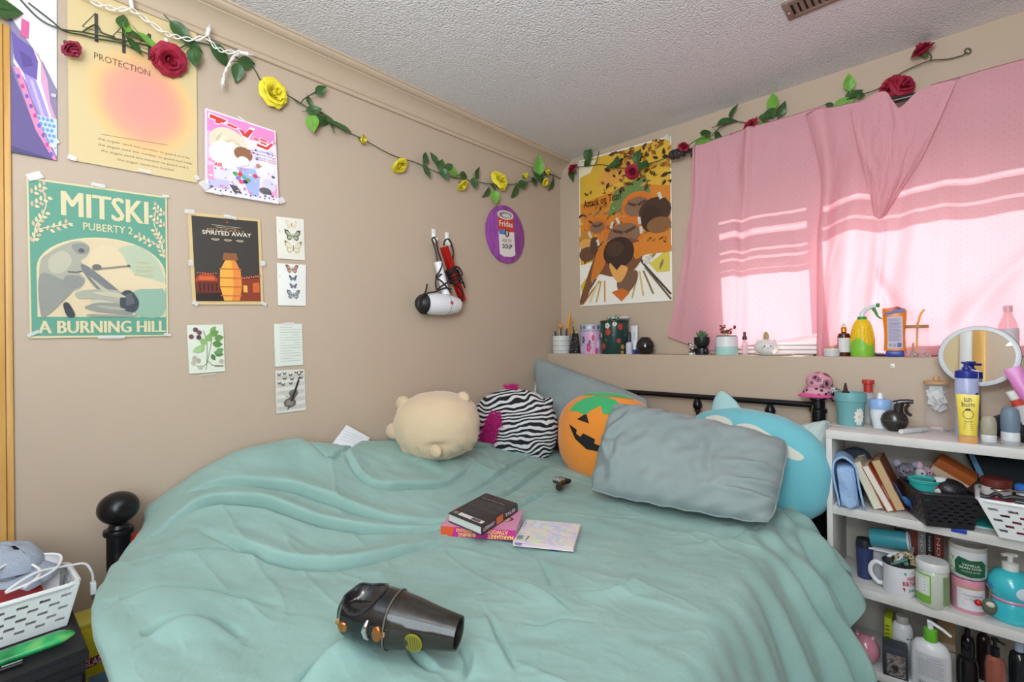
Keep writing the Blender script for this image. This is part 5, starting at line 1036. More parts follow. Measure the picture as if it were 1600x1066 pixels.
# ------------------------------------------------------------ things lying on the duvet
def book3(name, label, FL, FR, BR, t, cover, pages, spine='front', group=None, dec=None, cover_t=.0022, bk='#2b2728'):
    """top face corners front-left, front-right, back-right; t thickness; spine on one side"""
    FL, FR, BR = Vector(FL), Vector(FR), Vector(BR); e1 = FR - FL; e2 = BR - FR; n = e1.cross(e2).normalized()
    if n.z < 0: n = -n
    root = thing(name, label, 'book', FL - n * t, group=group); O = -FL + n * t
    f = lambda a, b, z: FL + O + e1 * a + e2 * b + n * (z - t)
    def slab(m, a0, a1, b0, b1, z0, z1):
        m.add([f(a, b, z) for z in (z0, z1) for b in (b0, b1) for a in (a0, a1)], [(0, 2, 3, 1), (4, 5, 7, 6), (0, 1, 5, 4), (2, 6, 7, 3), (0, 4, 6, 2), (1, 3, 7, 5)])
    m = MB(); slab(m, 0, 1, 0, 1, t - cover_t, t); slab(m, 0, 1, 0, 1, 0, cover_t)
    k1 = cover_t / e1.length; k2 = cover_t / e2.length
    box = {'front': (0, 1, 0, k2), 'right': (1 - k1, 1, 0, 1), 'left': (0, k1, 0, 1), 'back': (0, 1, 1 - k2, 1)}[spine]; slab(m, *box, cover_t, t - cover_t)
    obj('cover', m, cover, root, smooth=False)
    m = MB(); ins = .012
    slab(m, 0 + (k1 if spine == 'left' else ins), 1 - (k1 if spine == 'right' else ins), (k2 if spine == 'front' else ins), 1 - (k2 if spine == 'back' else ins), cover_t, t - cover_t)
    obj('pages', m, pages, root, smooth=False)
    if dec: dec(root, f, t)
    return root
PAGES = ramp_mat('page_edges', 'ShaderNodeTexWave', [(0.2, '#c9cfc8'), (0.8, '#dde3dc')], rough=.8, scale=160, bands_direction='Z')
def bz(p): return p
def dec_pink(root, f, t):
    m = MB(); mats = [M('#c62a8e', .4), M('#f4d43f', .4), M('#e2592f', .4), M('#e0b48c', .5), M('#6d4a3c', .5), M('#d98fb2', .4)]
    sp = lambda L: (lambda a, z: f(a, -.0022 - .0012 * L, z * t)); tp = lambda L: (lambda a, b: f(a, b, t + .0003 + .0002 * L))
    fine_poly([(0, 0), (1, 0), (1, 1), (0, 1)], sp(0), m, 0, 0); fine_poly([(0, 0), (.15, 0), (.19, 1), (0, 1)], sp(1), m, 2, 0)
    put_text(m, 'BURNING', (.24, .54, .47, .92), lambda a, z: sp(2)(.71 - a, 1 - z), 1, .02); put_text(m, 'QUESTIONS', (.22, .08, .50, .46), lambda a, z: sp(2)(.71 - a, 1 - z), 1, .02)
    m2 = MB()
    put_text(m, 'MARGARET', (0, .06, 1, .46), lambda a, z: sp(2)(.97 - .34 * a, .50 - z), 1, .02)
    put_text(m, 'ATWOOD', (0, .06, 1, .46), lambda a, z: sp(2)(.90 - .29 * a, .98 - z), 1, .02)
    fine_poly(ell(.80, .50, .12, .12, 16), tp(0), m, 4, 0); fine_poly(ell(.79, .49, .09, .10, 16), tp(1), m, 3, 0)
    obj('print', m, mats, root, smooth=False)
FLp, FRp, BRp = (0.642,-1.493,0.693), (0.843,-1.363,0.693), (0.746,-1.219,0.693)
book3('book', 'thick pink paperback with yellow lettering on a magenta spine', FLp, FRp, BRp, .031, M('#dc93b4', .4), PAGES, 'front', dec=dec_pink)
def dec_black(root, f, t):
    m = MB(); mats = [M('#8b8789', .5), M('#c05a5f', .5), M('#dcdad8', .5), M('#c9733a', .5), M('#5d5a5b', .5)]
    tp = lambda a, b: f(a, b, t + .0004); R = random.Random(2)
    put_text(m, 'THE SUNDAY TIMES BESTSELLER', (.06, .90, .95, .925), tp, 1); put_text(m, 'A classic tale of the near future', (.06, .80, .80, .83), tp, 2)
    for i in range(9):
        s = ' '.join(''.join(R.choice('aeionrstlmdhu') for _ in range(R.randint(2, 7))) for _ in range(9)); put_text(m, s, (.07, .70 - .034 * i, .93 if i % 5 != 4 else .6, .718 - .034 * i), tp, 0, res=1)
    for i in range(4): put_text(m, 'a dazzling and chilling novel', (.07, .36 - .04 * i, .66, .378 - .04 * i), tp, 0, res=1)
    fine_poly([(.22, .06), (.93, .06), (.93, .15), (.22, .15)], tp, m, 2, 0); fine_poly([(.60, .07), (.85, .07), (.85, .14), (.60, .14)], lambda a, b: f(a, b, t + .0006), m, 4, 0); fine_poly([(.06, .06), (.18, .06), (.18, .14), (.06, .14)], tp, m, 0, 0)
    sp = lambda b, z: f(1.004, b, z * t); fine_poly([(.38, .1), (.56, .1), (.56, .9), (.38, .9)], sp, m, 3, 0); put_text(m, 'LITERARY', (.05, .3, .34, .7), sp, 2, .02); put_text(m, 'TALES', (.62, .3, .92, .7), sp, 2, .02)
    obj('print', m, mats, root, smooth=False)
book3('book', 'black paperback lying face down on the pink book', (0.635,-1.456,0.722), (0.797,-1.463,0.722), (0.742,-1.242,0.722), .027, M('#2e2a2c', .4), PAGES, 'right', dec=dec_black)
MARB = ramp_mat('pastel_marble_cover', 'ShaderNodeTexNoise', [(.30, '#b3cfe6'), (.42, '#dfe6c4'), (.52, '#e8d0dc'), (.60, '#bfc6ea'), (.70, '#d6ece4')], rough=.35, scale=13, Detail=1.5, Distortion=1.8, mapping=((1, 2, 1), (0, 0, .6)))
def dec_marb(root, f, t):
    m = MB(); tp = lambda a, b: f(a, b, t + .0004); mats = [M('#55607c', .5), M('#3a4f9a', .4), M('#e9c9d8', .4)]
    for i in range(5): fine_poly([(.03, .10 + .035 * i), (.13, .10 + .035 * i), (.13, .12 + .035 * i), (.03, .12 + .035 * i)], tp, m, 0, 0)
    fine_poly([(.19, .08), (.21, .08), (.23, .26), (.20, .26)], tp, m, 0, 0); put_text(m, 'fragrant words', (.02, .55, .05, .95), tp, 0)
    put_text(m, 'PROPERTY', (.04, .25, .16, .8), lambda a, z: f(a, -.006, z * t), 1, .03); obj('print', m, mats, root, smooth=False)
book3('notebook', 'pastel marbled paperback beside the pink book', (0.856,-1.39,0.672), (1.016,-1.303,0.672), (0.931,-1.144,0.672), .014, MARB, M('#e3c3d2', .7), 'left', dec=dec_marb)
# handheld vacuum
VA, VB = Vector((0.933,-1.973,0.745)), Vector((1.145,-1.85,0.722)); ax = VB - VA; VL = ax.length; ax.normalize()
up0 = Vector((0, 0, 1)); vy = (up0 - ax * up0.dot(ax)).normalized(); vx = ax.cross(vy)      # vx points away from the camera side or towards it
if vx.dot(Vector((1, -1, 0))) < 0: vx = -vx
vac = thing('hand_vacuum', 'black handheld vacuum cleaner lying on the duvet', 'vacuum cleaner', VA)
VBLK = M('#141519', .16, coat=.5); VCUP = M('#3a332e', .14, coat=.4); 
def vrad(s):
    """half width, half height, centre drop at station s"""
    pts = [(0, .010, .010), (.03, .030, .026), (.10, .046, .042), (.22, .053, .048), (.36, .054, .050), (.48, .052, .048), (.62, .047, .043), (.8, .038, .035), (1, .031, .028)]
    for (a, b, c), (d, e, f_) in zip(pts[:-1], pts[1:]):
        if s <= d: k = (s - a) / (d - a); k = k * k * (3 - 2 * k) if a < .1 else k; return b + (e - b) * k, c + (f_ - c) * k
    return pts[-1][1:]
def vpt(s, th, k=1.0, lift=0.0):
    w, h = vrad(s); e = 2.4; c, sn = math.cos(th), math.sin(th); q = (abs(c) ** e + abs(sn) ** e) ** (-1 / e)
    return ax * (s * VL) + vx * (c * q * (w * k + lift)) + vy * (sn * q * (h * k + lift))
def recess(s, th):      # handle cavity on the upper side
    d = ((s - .20) / .16) ** 2 + ((th - PI * .46) / .95) ** 2
    return max(0.0, 1 - d ** 1.6)
m = MB(); m.grid(lambda u, v: vpt(.455 * u, 2 * PI * v, 1 - .62 * min(1, 2.2 * recess(.455 * u, 2 * PI * v)) if recess(.455 * u, 2 * PI * v) > 0 else 1), 70, 96); obj('motor_body', m, VBLK, vac, sharp=50)
rim = MB(); rim.tube([vpt(.20 + .165 * math.cos(a), PI * .46 + .98 * math.sin(a), 1.0, .001) for a in [2 * PI * i / 48 for i in range(49)]], .0028, 6); obj('grip_rim', rim, M('#26272c', .2), vac)
m = MB(); m.grid(lambda u, v: vpt(.455 + .545 * u, 2 * PI * v, .985), 30, 64); m.grid(lambda u, v: vpt(1.0 - .1 * u, 2 * PI * v, .985 - .10 * min(1, u * 20)), 10, 64); obj('dust_cup', m, M('#332d28', .12, alpha=.80, coat=.3), vac, sharp=50)
m = MB(); m.grid(lambda u, v: vpt(.99 - .4 * u, 2 * PI * v, .80 * (1 - .5 * u)), 8, 40); obj('nozzle_channel', m, M('#1d1a18', .6), vac)
m = MB(); nn = 40
for i in range(nn):
    a0 = 2 * PI * i / nn; a1 = a0 + PI / nn * 1.1
    for (q0, q1) in ((a0, a1),): m.add([vpt(.50, q0, .80), vpt(.50, q1, .80), vpt(.64, q1, .52), vpt(.64, q0, .52)], [(0, 1, 2, 3)])
m.grid(lambda u, v: vpt(.50 + .14 * u, 2 * PI * v, .775 - .28 * u), 3, 40); obj('filter', m, M('#8f8778', .6), vac, smooth=False)
cth = -.18
for nm, s, th, rs, col, rg in (('latch_button', .425, .0, .013, '#b8743e', .25), ('power_button', .13, -.12, .010, '#c07a45', .25), ('indicator', .075, -.08, .006, '#d3a46c', .3)):
    m = MB(); c = vpt(s, th); nrm = (vpt(s, th, 1.2) - c).normalized(); u_, v_, w_ = frame(nrm)
    m.lathe([(rs, -.003), (rs, .002), (rs * .85, .0035), (0, .004)], 20, c, axis=nrm, sx=.75 if nm == 'latch_button' else 1.0, sy=1.1 if nm == 'latch_button' else 1); obj(nm, m, M(col, rg, .8), vac)
m = MB(); m.tube([vpt(.345, .42, 1.0, .002), vpt(.335, .25, 1, .003), vpt(.33, .05, 1, .004), vpt(.345, -.16, 1, .003), vpt(.365, -.25, 1, .002)], .004, 8, taper=lambda t: .45 + .9 * math.sin(PI * min(1, t * .95 + .05))); obj('chrome_latch', m, M('#d9dce0', .12, 1.0), vac)
m = MB(); m.tube([vpt(.470, a, 1, .001) for a in [2 * PI * i / 40 for i in range(41)]], .0018, 6); obj('seam_ring', m, M('#6a6259', .3), vac)
m = MB(); m.add([vpt(.475 , .02 + q, 1, .0012) for q in (-.1, .1)] + [vpt(.487, .02 + q, 1, .0012) for q in (-.1, .1)], [(0, 1, 3, 2)]); obj('mark', m, M('#c48a4e', .3), vac, smooth=False)
c = vpt(.70, -.22); nrm = (vpt(.70, -.22, 1.2) - c).normalized(); m = MB(); m.lathe([(.018, -.002), (.018, .0012), (0, .0015)], 28, c, axis=nrm, sx=1.0, sy=1.0); dk = obj('sticker', m, M('#8f8826', .4), vac)
m = MB(); u_, v_, w_ = frame(nrm)
for k in range(7):
    o_ = (k - 3) * .0045; l_ = math.sqrt(max(0, .0155 ** 2 - o_ ** 2)); a_ = c + w_ * .0017 + u_ * o_; m.add([a_ + v_ * l_ - u_ * .0012, a_ + v_ * l_ + u_ * .0012, a_ - v_ * l_ + u_ * .0012, a_ - v_ * l_ - u_ * .0012], [(0, 1, 2, 3)])
obj('grating', m, M('#5f5a1c', .5), dk, smooth=False)
# brush with a zebra strap under the pumpkin
p0 = Vector((0.618,-0.838,0.685)); p1 = Vector((0.687,-0.895,0.68))
br = thing('hair_brush', 'black brush with zebra striped band beneath the pumpkin plush', 'brush', p0)
obj('head', MB().box((-.03, -.02, -.008), (.035, .03, .010), .006), BLK, br)
obj('band', MB().box((-.030, -.026, .004), (.020, .010, .014), .004), ramp_mat('zebra_band', 'ShaderNodeTexWave', [(.45, '#d8d8dc'), (.55, '#18181a')], scale=60, bands_direction='DIAGONAL'), br)
obj('handle', MB().tube(spline([(.02, -.012, .004), (.035, -.035, .004), (.04, -.06, .006), (.055, -.085, .004)], 5), .011, 8, taper=lambda t: .8 + .5 * t), M('#2a221c', .35), br)
# sheet of paper tucked by the wall
s = Sheet(((0.03,-1.482,0.942), (0.05,-1.391,0.879), (0.12,-1.464,0.829), (0.1,-1.605,0.861)), '#e9ecf0', n=(.8, -.3, .5), off=0)
for i in range(4): s.line('#b9bcc6', [(.12, .2 + .1 * i), (.8, .2 + .1 * i)], .012, 1)
s.done('paper_sheet', 'white printed paper sheet sticking up between duvet and left wall', 'paper')
# red cushion at the foot of the bed
rc = MB(); rc.ball((0.075,-2.131,0.657), .045, .075, .075, 24, 16); tag(obj('cushion', rc, M('#d8402c', .8)), 'red cushion edge behind the black footpost', 'cushion')

# ------------------------------------------------------------ bottom left: black drawer unit, basket and bits
c1, c2, c3 = Vector((0.143,-2.312,0.6)), Vector((0.417,-2.304,0.6)), Vector((0.433,-2.434,0.6)); c3 = c2 + (c3 - c2) * 1.25; c4 = c1 + (c3 - c2)
cab = thing('drawer_unit', 'black drawer unit carrying the white slotted basket', 'drawers', ((c1.x + c3.x) / 2, (c1.y + c3.y) / 2, 0)); CB = M('#232226', .5, bump=(400, .3))
def slabz(m, q, z0, z1, ins=0.0):
    c = sum(q, Vector()) / 4; q = [p + (c - p) * ins for p in q]; m.prism([(i, 0) for i in range(4)], lambda i, _: (q[i].x, q[i].y, z0), lambda i, _: (q[i].x, q[i].y, z1)); return m
q4 = [c1, c2, c3, c4]
obj('top', slabz(slabz(MB(), q4, .575, .592), q4, .592, .60, .03), CB, cab, world=True, sharp=30); obj('body', slabz(MB(), q4, 0, .575, .06), CB, cab, world=True, smooth=False)
for k in range(2):
    m = MB(); a, b = c2.lerp(c3, .06), c2.lerp(c3, .94); nv_ = Vector((b - a)).cross(Vector((0, 0, 1))).normalized()
    if nv_.dot(c2 - c1) < 0: nv_ = -nv_
    z1_ = .55 - .26 * k; cc = sum(q4, Vector()) / 4; a2, b2 = a.lerp(cc, .05), b.lerp(cc, .05)
    m.add([Vector((p.x, p.y, z)) + nv_ * e for e in (-.004, .010) for p in (a2, b2) for z in (z1_ - .24, z1_)], [(0, 1, 3, 2), (4, 6, 7, 5), (0, 4, 5, 1), (2, 3, 7, 6), (1, 5, 7, 3), (0, 2, 6, 4)]); d_ = obj('drawer', m, CB, cab, world=True, smooth=False)
def holed_basket(name, label, base, top, z0, z1, mat, rows, holes, group=None, cat='basket', rimr=.006, nrow=None, thick=.0022, hole_h=.5, hole_w=.45, floor=True):
    """four leaning walls with staggered slots; base/top are four corners each (x,y)"""
    o0 = Vector((sum(p[0] for p in base) / 4, sum(p[1] for p in base) / 4, z0)); t = thing(name, label, cat, o0, group=group); m = MB()
    for k in range(4):
        a0, a1 = base[k], base[(k + 1) % 4]; b0, b1 = top[k], top[(k + 1) % 4]; L = math.hypot(a1[0] - a0[0], a1[1] - a0[1]); n = max(2, int(round(L / holes)))
        us = [0.0]; 
        for i in range(2 * n): us.append((i + .5) / (2 * n))
        us.append(1.0); vs_ = [0.0, .14]; H = .72 / rows
        for r in range(rows): vs_ += [.14 + H * (r + .5 - hole_h / 2), .14 + H * (r + .5 + hole_h / 2)]
        vs_.append(1.0)
        def pt(u, v):
            x = (a0[0] + (a1[0] - a0[0]) * u) * (1 - v) + (b0[0] + (b1[0] - b0[0]) * u) * v; y = (a0[1] + (a1[1] - a0[1]) * u) * (1 - v) + (b0[1] + (b1[1] - b0[1]) * u) * v
            return (x, y, z0 + (z1 - z0) * v)
        W_ = len(vs_); vv_ = [pt(u, v) for u in us for v in vs_]; ff = []
        for i in range(len(us) - 1):
            for j in range(W_ - 1):
                if 0 < i < len(us) - 2 and j >= 2 and j % 2 == 0 and j < W_ - 1 and (i + (j // 2)) % 2 == 0 and j // 2 <= rows: continue
                ff.append((i * W_ + j, (i + 1) * W_ + j, (i + 1) * W_ + j + 1, i * W_ + j + 1))
        m.add(vv_, ff)
    if floor: m.add([(p[0], p[1], z0 + .001) for p in base], [(0, 1, 2, 3)])
    o = obj('shell', m, mat, t, world=True, smooth=False); sd = o.modifiers.new('wall', 'SOLIDIFY'); sd.thickness = thick; sd.offset = 0
    rp = []
    for k in range(4):
        p, q, r_ = Vector((*top[k], z1)), Vector((*top[(k + 1) % 4], z1)), Vector((*top[(k - 1) % 4], z1)); d1 = (q - p).normalized() * .02; d0 = (r_ - p).normalized() * .02
        rp += [p + d0, p + d0 * .3 + d1 * .3, p + d1]
    rp.append(rp[0]); obj('rim', MB().tube(rp, rimr, 8), mat, t, world=True); return t
WPL = M('#eef0f0', .35)
bFR = Vector((0.266,-2.33,0.602)); bd = (Vector((0.272,-2.438,0.602)) - bFR).normalized(); bn = Vector((bd.y, -bd.x, 0)); 
if bn.dot(Vector((-1, .1, 0))) < 0: bn = -bn
def bk(a, b): p = bFR + bd * a + bn * b; return (p.x, p.y)
base = [bk(0, 0), bk(.26, 0), bk(.26, .13), bk(0, .13)]; top = [bk(-.022, -.015), bk(.282, -.015), bk(.282, .15), bk(-.022, .15)]
holed_basket('plastic_basket', 'white slotted plastic basket on the black drawer unit', base, top, .602, .70, WPL, 5, .034, thick=.0025)
def in_bk(a, b, z): p = bFR + bd * a + bn * b; return Vector((p.x, p.y, z))
rz_ = math.atan2(-bd.y, -bd.x)
def rbox(name, label, cat, c, dims, rot, mat, bev=.002, parts=None):
    t = thing(name, label, cat, c, rot=rot); obj('body', MB().box((-dims[0] / 2, -dims[1] / 2, -dims[2] / 2), (dims[0] / 2, dims[1] / 2, dims[2] / 2), bev), mat, t); return t
t = rbox('gadget_box', 'white product box with a purple label in the left basket', 'box', in_bk(.07, .10, .70), (.13, .06, .10), (-.5, .25, rz_ + .2), M('#e4e4e8', .4))
obj('print', MB().box((-.02, -.0308, .005), (-.005, -.0302, .04)), M('#6b4f8f', .5), t)
t = rbox('shiny_packet', 'crumpled silver packet in the left basket', 'packet', in_bk(.14, .06, .705), (.12, .07, .03), (.3, .2, rz_ - .3), M('#cfd2d8', .2, .7), .012)
t = rbox('red_wallet', 'dark red wallet lying in the left basket', 'wallet', in_bk(.10, .02, .700), (.13, .05, .018), (.35, .25, rz_ + .1), M('#8f1d26', .4), .006)
t = rbox('phone_case', 'grey and black phone case standing in the left basket', 'phone case', in_bk(.20, .03, .715), (.08, .012, .11), (.5, -.3, rz_ - .4), M('#4a474b', .35), .004)
t = rbox('snack_bag', 'orange red snack bag at the back of the left basket', 'bag', in_bk(.16, .13, .715), (.14, .05, .08), (.2, .1, rz_), M('#d06a4f', .4), .016)
cb = thing('charging_cable', 'white charging cable looped over the rim of the left basket', 'cable', in_bk(.03, 0, .70)); R_ = (0.3,-2.299,0.65)
m = MB(); pp = [in_bk(.22, .05, .735), in_bk(.16, 0.0, .75), in_bk(.10, .06, .762), in_bk(.05, .11, .755), in_bk(.0, .09, .745), in_bk(.02, .03, .730), in_bk(.10, -.005, .722), in_bk(.05, .02, .74), in_bk(-.015, .06, .722), in_bk(-.045, .07, .712), in_bk(-.058, .07, .685), in_bk(-.060, .07, .660)]
m.tube(spline(pp, 8), .0028, 7); m.tube(spline([in_bk(.2, .0, .715), in_bk(.19, .02, .745), in_bk(.14, .09, .765), in_bk(.08, .10, .76), in_bk(.04, .04, .735), in_bk(.07, 0, .72)], 8), .0028, 7)
obj('cord', m, M('#f1f1f1', .35), cb, world=True); q = in_bk(-.060, .07, .660)
obj('plug', MB().box((q.x - .010, q.y - .006, q.z - .030), (q.x + .010, q.y + .006, q.z), .002), M('#f1f1f1', .35), cb, world=True); obj('connector', MB().box((q.x - .007, q.y - .003, q.z - .044), (q.x + .007, q.y + .003, q.z - .030)), M('#9a9c9f', .25, .9), cb, world=True)
# grey blue cap on top of the basket
cp = thing('bucket_hat', 'soft grey blue fabric hat perched on the left basket', 'hat', (0.132,-2.435,0.73), rot=(0, 0, .6)); cp.scale = (.8, .8, .8); CM = M('#a9b3c4', .9, bump=(200, .4))
m = MB(); m.grid(lambda u, v: (.11 * math.sin(v * PI / 2) * math.cos(2 * PI * u) * (1 + .05 * nz(u * 6, v * 4)), .085 * math.sin(v * PI / 2) * math.sin(2 * PI * u), .075 * math.cos(v * PI / 2) ** .7 + .012 * nz(u * 5, v * 5, 2)), 32, 14); obj('crown', m, CM, cp)
m = MB(); m.grid(lambda u, v: ((.10 + .05 * v) * math.cos(2 * PI * u), (.08 + .045 * v) * math.sin(2 * PI * u), .004 - .035 * v + .010 * math.sin(6 * PI * u)), 40, 4); o = obj('brim', m, CM, cp); sd = o.modifiers.new('t', 'SOLIDIFY'); sd.thickness = .003
# green tube, pen, yellow box below, dark cloth
ga, gb = Vector((0.358,-2.438,0.612)), Vector((0.349,-2.322,0.612))
gt = thing('foil_pack', 'shiny green foil pack lying in front of the left basket', 'packet', ga); GM = ramp_mat('green_foil', 'ShaderNodeTexNoise', [(.3, '#0f6b3a'), (.55, '#2fae62'), (.75, '#a8e07a')], rough=.15, scale=14)
m = MB(); d = (gb - ga); L = d.length; d.normalize(); sdv = d.cross(Vector((0, 0, 1)))
m.grid(lambda u, v: ga + d * (L * (-.25 + 1.25 * u)) + sdv * (.026 * math.cos(2 * PI * v) * min(1, (1.02 - u) * 6) ** .5) + Vector((0, 0, .012 * math.sin(2 * PI * v) * min(1, (1.001 - u) * 5) ** .5 + .004)), 24, 20); obj('wrapper', m, GM, gt, world=True)
pa, pb = Vector((0.391,-2.437,0.606)), Vector((0.391,-2.407,0.606)); pen = thing('pen', 'black and silver pen by the green foil pack', 'pen', pa)
obj('barrel', MB().tube([pa - (pb - pa) * .6, pb], .0045, 10), M('#1c1c1e', .3), pen, world=True); obj('clip', MB().tube([pa + Vector((0, 0, .006)), pb + Vector((0, 0, .006))], .0014, 6), M('#c9ccd0', .2, .9), pen, world=True)
gy0, gy1, gz = (0.15,-2.3,0.544)[1], (0.15,-2.235,0.516)[1], (0.15,-2.289,0.536)[2]
gl = thing('bin_bag_box', 'yellow box of bin bags standing beside the drawer unit', 'box', (.15, gy0, 0)); YEL = M('#e9d224', .45); W_ = gy1 - gy0
obj('carton', MB().box((-.10, 0, 0), (0, W_, gz - .012), .002), YEL, gl); obj('flap', MB().box((-.10, 0, gz - .010), (-.005, W_, gz), .001), M('#e4d75a', .45), gl)
m = MB(); mats = [M('#b3202c', .4), M('#f4f1ea', .4), M('#8fb9d4', .5)]; ty0, ty1, tz0, tz1 = (0.15,-2.294,0.441)[1], (0.15,-2.248,0.418)[1], (0.15,-2.29,0.421)[2], (0.15,-2.29,0.446)[2]
fb = lambda L: (lambda a, b: (.0006 + .0006 * L, ty0 - gy0 + (ty1 - ty0) * a, tz0 + (tz1 - tz0) * b))
fine_poly([(-.06, -.1), (1.1, .15), (1.1, 1.1), (-.06, .85)], fb(0), m, 0, 0); put_text(m, 'GLAD', (.02, .12, .98, .88), fb(1), 1, .02); fine_poly([(.3, -2.2), (1.3, -2.2), (1.3, -1.0), (.3, -1.0)], fb(0), m, 2, 0); obj('print', m, mats, gl, smooth=False)
dc = MB(); base_ = Vector((0.224,-2.245,0.4))
dc.grid(lambda u, v: (base_.x - .12 + .34 * u, base_.y + .03 + .02 * math.sin(u * 14) * v, .50 - .50 * v), 40, 10); o = obj('blanket', dc, M('#3b3f52', .9, bump=(150, .4))); sd = o.modifiers.new('t', 'SOLIDIFY'); sd.thickness = .008; tag(o, 'dark navy blanket hanging below the duvet at the foot end', 'blanket')

# ------------------------------------------------------------ small helpers for bottles, jars and labels
CAMX, CAMY = 1.836, -2.438
def facing(x, y): return math.atan2(CAMY - y, CAMX - x)
def item(name, label, cat, x, y, z, group=None): return thing(name, label, cat, (x, y, z), group=group)
def lat(name, root, prof, mat, seg=28, sx=1.0, sy=1.0, c=(0, 0, 0), axis=None, sharp=40):
    return obj(name, MB().lathe(prof, seg, c, sx, sy, axis), mat, root, sharp=sharp)
def cyl_fn(root, r, z0, z1, lift=.0008, sx=1.0, sy=1.0, turn=0.0):
    """(a,b): a = -1..1 across the front half, b = 0..1 from z0 to z1"""
    f0 = facing(root.location.x, root.location.y) + turn
    def f(a, b):
        an = f0 + a * PI / 2; rr = r(b) if callable(r) else r
        return (math.cos(an) * (rr * sx + lift), math.sin(an) * (rr * sy + lift), z0 + (z1 - z0) * b)
    return f
def wraplabel(name, root, fn, mat, a0=-.6, a1=.6, b0=0.0, b1=1.0, n=16):
    m = MB(); m.grid(lambda u, v: fn(a0 + (a1 - a0) * u, b0 + (b1 - b0) * v), n, 4); return obj(name, m, mat, root)
def deco(name, root, items, mats, smooth=False):
    m = MB()
    for it in items:
        if it[0] == 'g': (u0, v0, u1, v1) = it[1]; k0 = len(m.m); m.grid(lambda u, v: it[2](u0 + (u1 - u0) * u, v0 + (v1 - v0) * v), 14, 2); m.m[k0:] = [it[3]] * (len(m.m) - k0)
        elif it[0] == 'p': fine_poly(it[1], it[2], m, it[3], it[4] if len(it) > 4 else 1)
        else: put_text(m, it[1], it[4], it[2], it[3], it[5] if len(it) > 5 else 0.0, res=1)
    return obj(name, m, mats, root, smooth=smooth)
def leafy(root, name, n, l, mat, spread, z, up=.9, w=.30, seed=1, base=.2):
    R = random.Random(seed)
    for i in range(n):
        a = 2 * PI * i / n * 2.4 + R.uniform(-.2, .2); el = up - spread * (i / n); m = MB()
        d = Vector((math.cos(a) * math.cos(el), math.sin(a) * math.cos(el), math.sin(el))); s_ = Vector((-math.sin(a), math.cos(a), 0)); nn_ = d.cross(s_)
        m.grid(lambda t, q: d * (l * t) + s_ * ((q - .5) * 2 * l * w * math.sin(PI * (.12 + .88 * t)) ** .8) + nn_ * (l * .35 * t * t - l * .12 * abs(q - .5)) + Vector((0, 0, z)), 6, 3)
        o = obj(name, m, mat, root); sd = o.modifiers.new('t', 'SOLIDIFY'); sd.thickness = l * .10

# ------------------------------------------------------------ along the window ledge, left to right
x, y, w, h = (0.0609,-0.085,0.109,0.106); r = w / 2
t = item('pencil_cup', 'white eye patterned cup of pens at the corner end of the ledge', 'cup', x, y, LZ)
lat('cup', t, [(r * .96, 0), (r, .004), (r, h), (r * .92, h), (r * .90, .006), (0, .005)], M('#d3d4d2', .4))
its = []; f = cyl_fn(t, r, 0, h)
for i in range(7):
    for j in range(3): its += [('p', ell(-.84 + .28 * i, .2 + .28 * j, .075, .05, 10), f, 0, 0), ('p', ell(-.84 + .28 * i, .23 + .28 * j, .075, .04, 10), cyl_fn(t, r, 0, h, .0012), 1, 0)]
deco('pattern', t, its, [M('#6d7a72', .5), M('#e9e9e6', .5)])
CUPC = (x, y, LZ + .006)
for k, (dx, dy, lx, ly, L_, rad, col, nm, lab) in enumerate(((-.030, .0, -.10, .0, .105, .0045, '#8fd43a', 'highlighter', 'lime green highlighter in the white pencil cup'), (-.012, .012, -.10, .05, .135, .003, '#e2cfc6', 'pencil', 'pale pink pencil in the white pencil cup'), (.006, -.012, .02, -.06, .115, .0035, '#2f3f6a', 'pen', 'navy pen with an orange topper in the white pencil cup'), (.010, .012, .20, .02, .175, .0062, '#e8a52e', 'ruler', 'amber yellow stick standing tallest in the pencil cup'), (.020, .016, .22, .05, .165, .004, '#d99526', 'pencil', 'orange pencil beside the tall amber stick'), (.026, .0, .10, .0, .108, .0055, '#23305e', 'marker', 'dark blue marker in the white pencil cup'), (-.022, -.014, -.05, -.05, .098, .0045, '#2b4a46', 'pen', 'dark green pen in the white pencil cup'))):
    L_ *= 1.36; p = thing(nm, lab, 'pen' if nm not in ('ruler', 'pencil') else nm, (CUPC[0] + dx * r / .04 * .8, CUPC[1] + dy, CUPC[2])); d = Vector((lx, ly, 1)).normalized()
    if nm == 'ruler': obj('blade', MB().box((-.0075, -.0015, 0), (.0075, .0015, L_), .0006).xf(Matrix.Rotation(.2, 4, 'Y')), M(col, .3), p)
    else:
        obj('barrel', MB().tube([d * 0, d * L_ * .92], rad, 8), M(col, .35), p); obj('tip', MB().tube([d * L_ * .92, d * L_], rad, 8, taper=lambda k: 1 - .7 * k), M('#c8c2b8' if nm == 'pencil' else col, .4), p)
    if 'orange topper' in lab: obj('topper', MB().ball(d * (L_ + .004), .015, .012, .015, 14, 10), M('#e98a2c', .6), p); obj('face', MB().ball(d * (L_ + .016), .005, .005, .004, 8, 6), BLK, p)
x, y, w, h = (0.148,-0.07,0.0727,0.167)
t = item('pencil_pouch', 'dark patterned pencil pouch standing beside the white pencil cup', 'pouch', x, y, LZ); PM = ramp_mat('speckled_pouch', 'ShaderNodeTexVoronoi', [(.12, '#b9a9a0'), (.22, '#2a2426'), (.7, '#1d191c')], rough=.8, scale=85)
m = MB(); m.grid(lambda u, v: (w * .5 * (1 - .45 * v) * math.cos(2 * PI * u) + .006 * v, .028 * (1 - .6 * v) * math.sin(2 * PI * u), h * .72 * v), 24, 10); m.grid(lambda u, v: (w * .5 * v * math.cos(2 * PI * u), .028 * v * math.sin(2 * PI * u), .001), 24, 2); obj('body', m, PM, t)
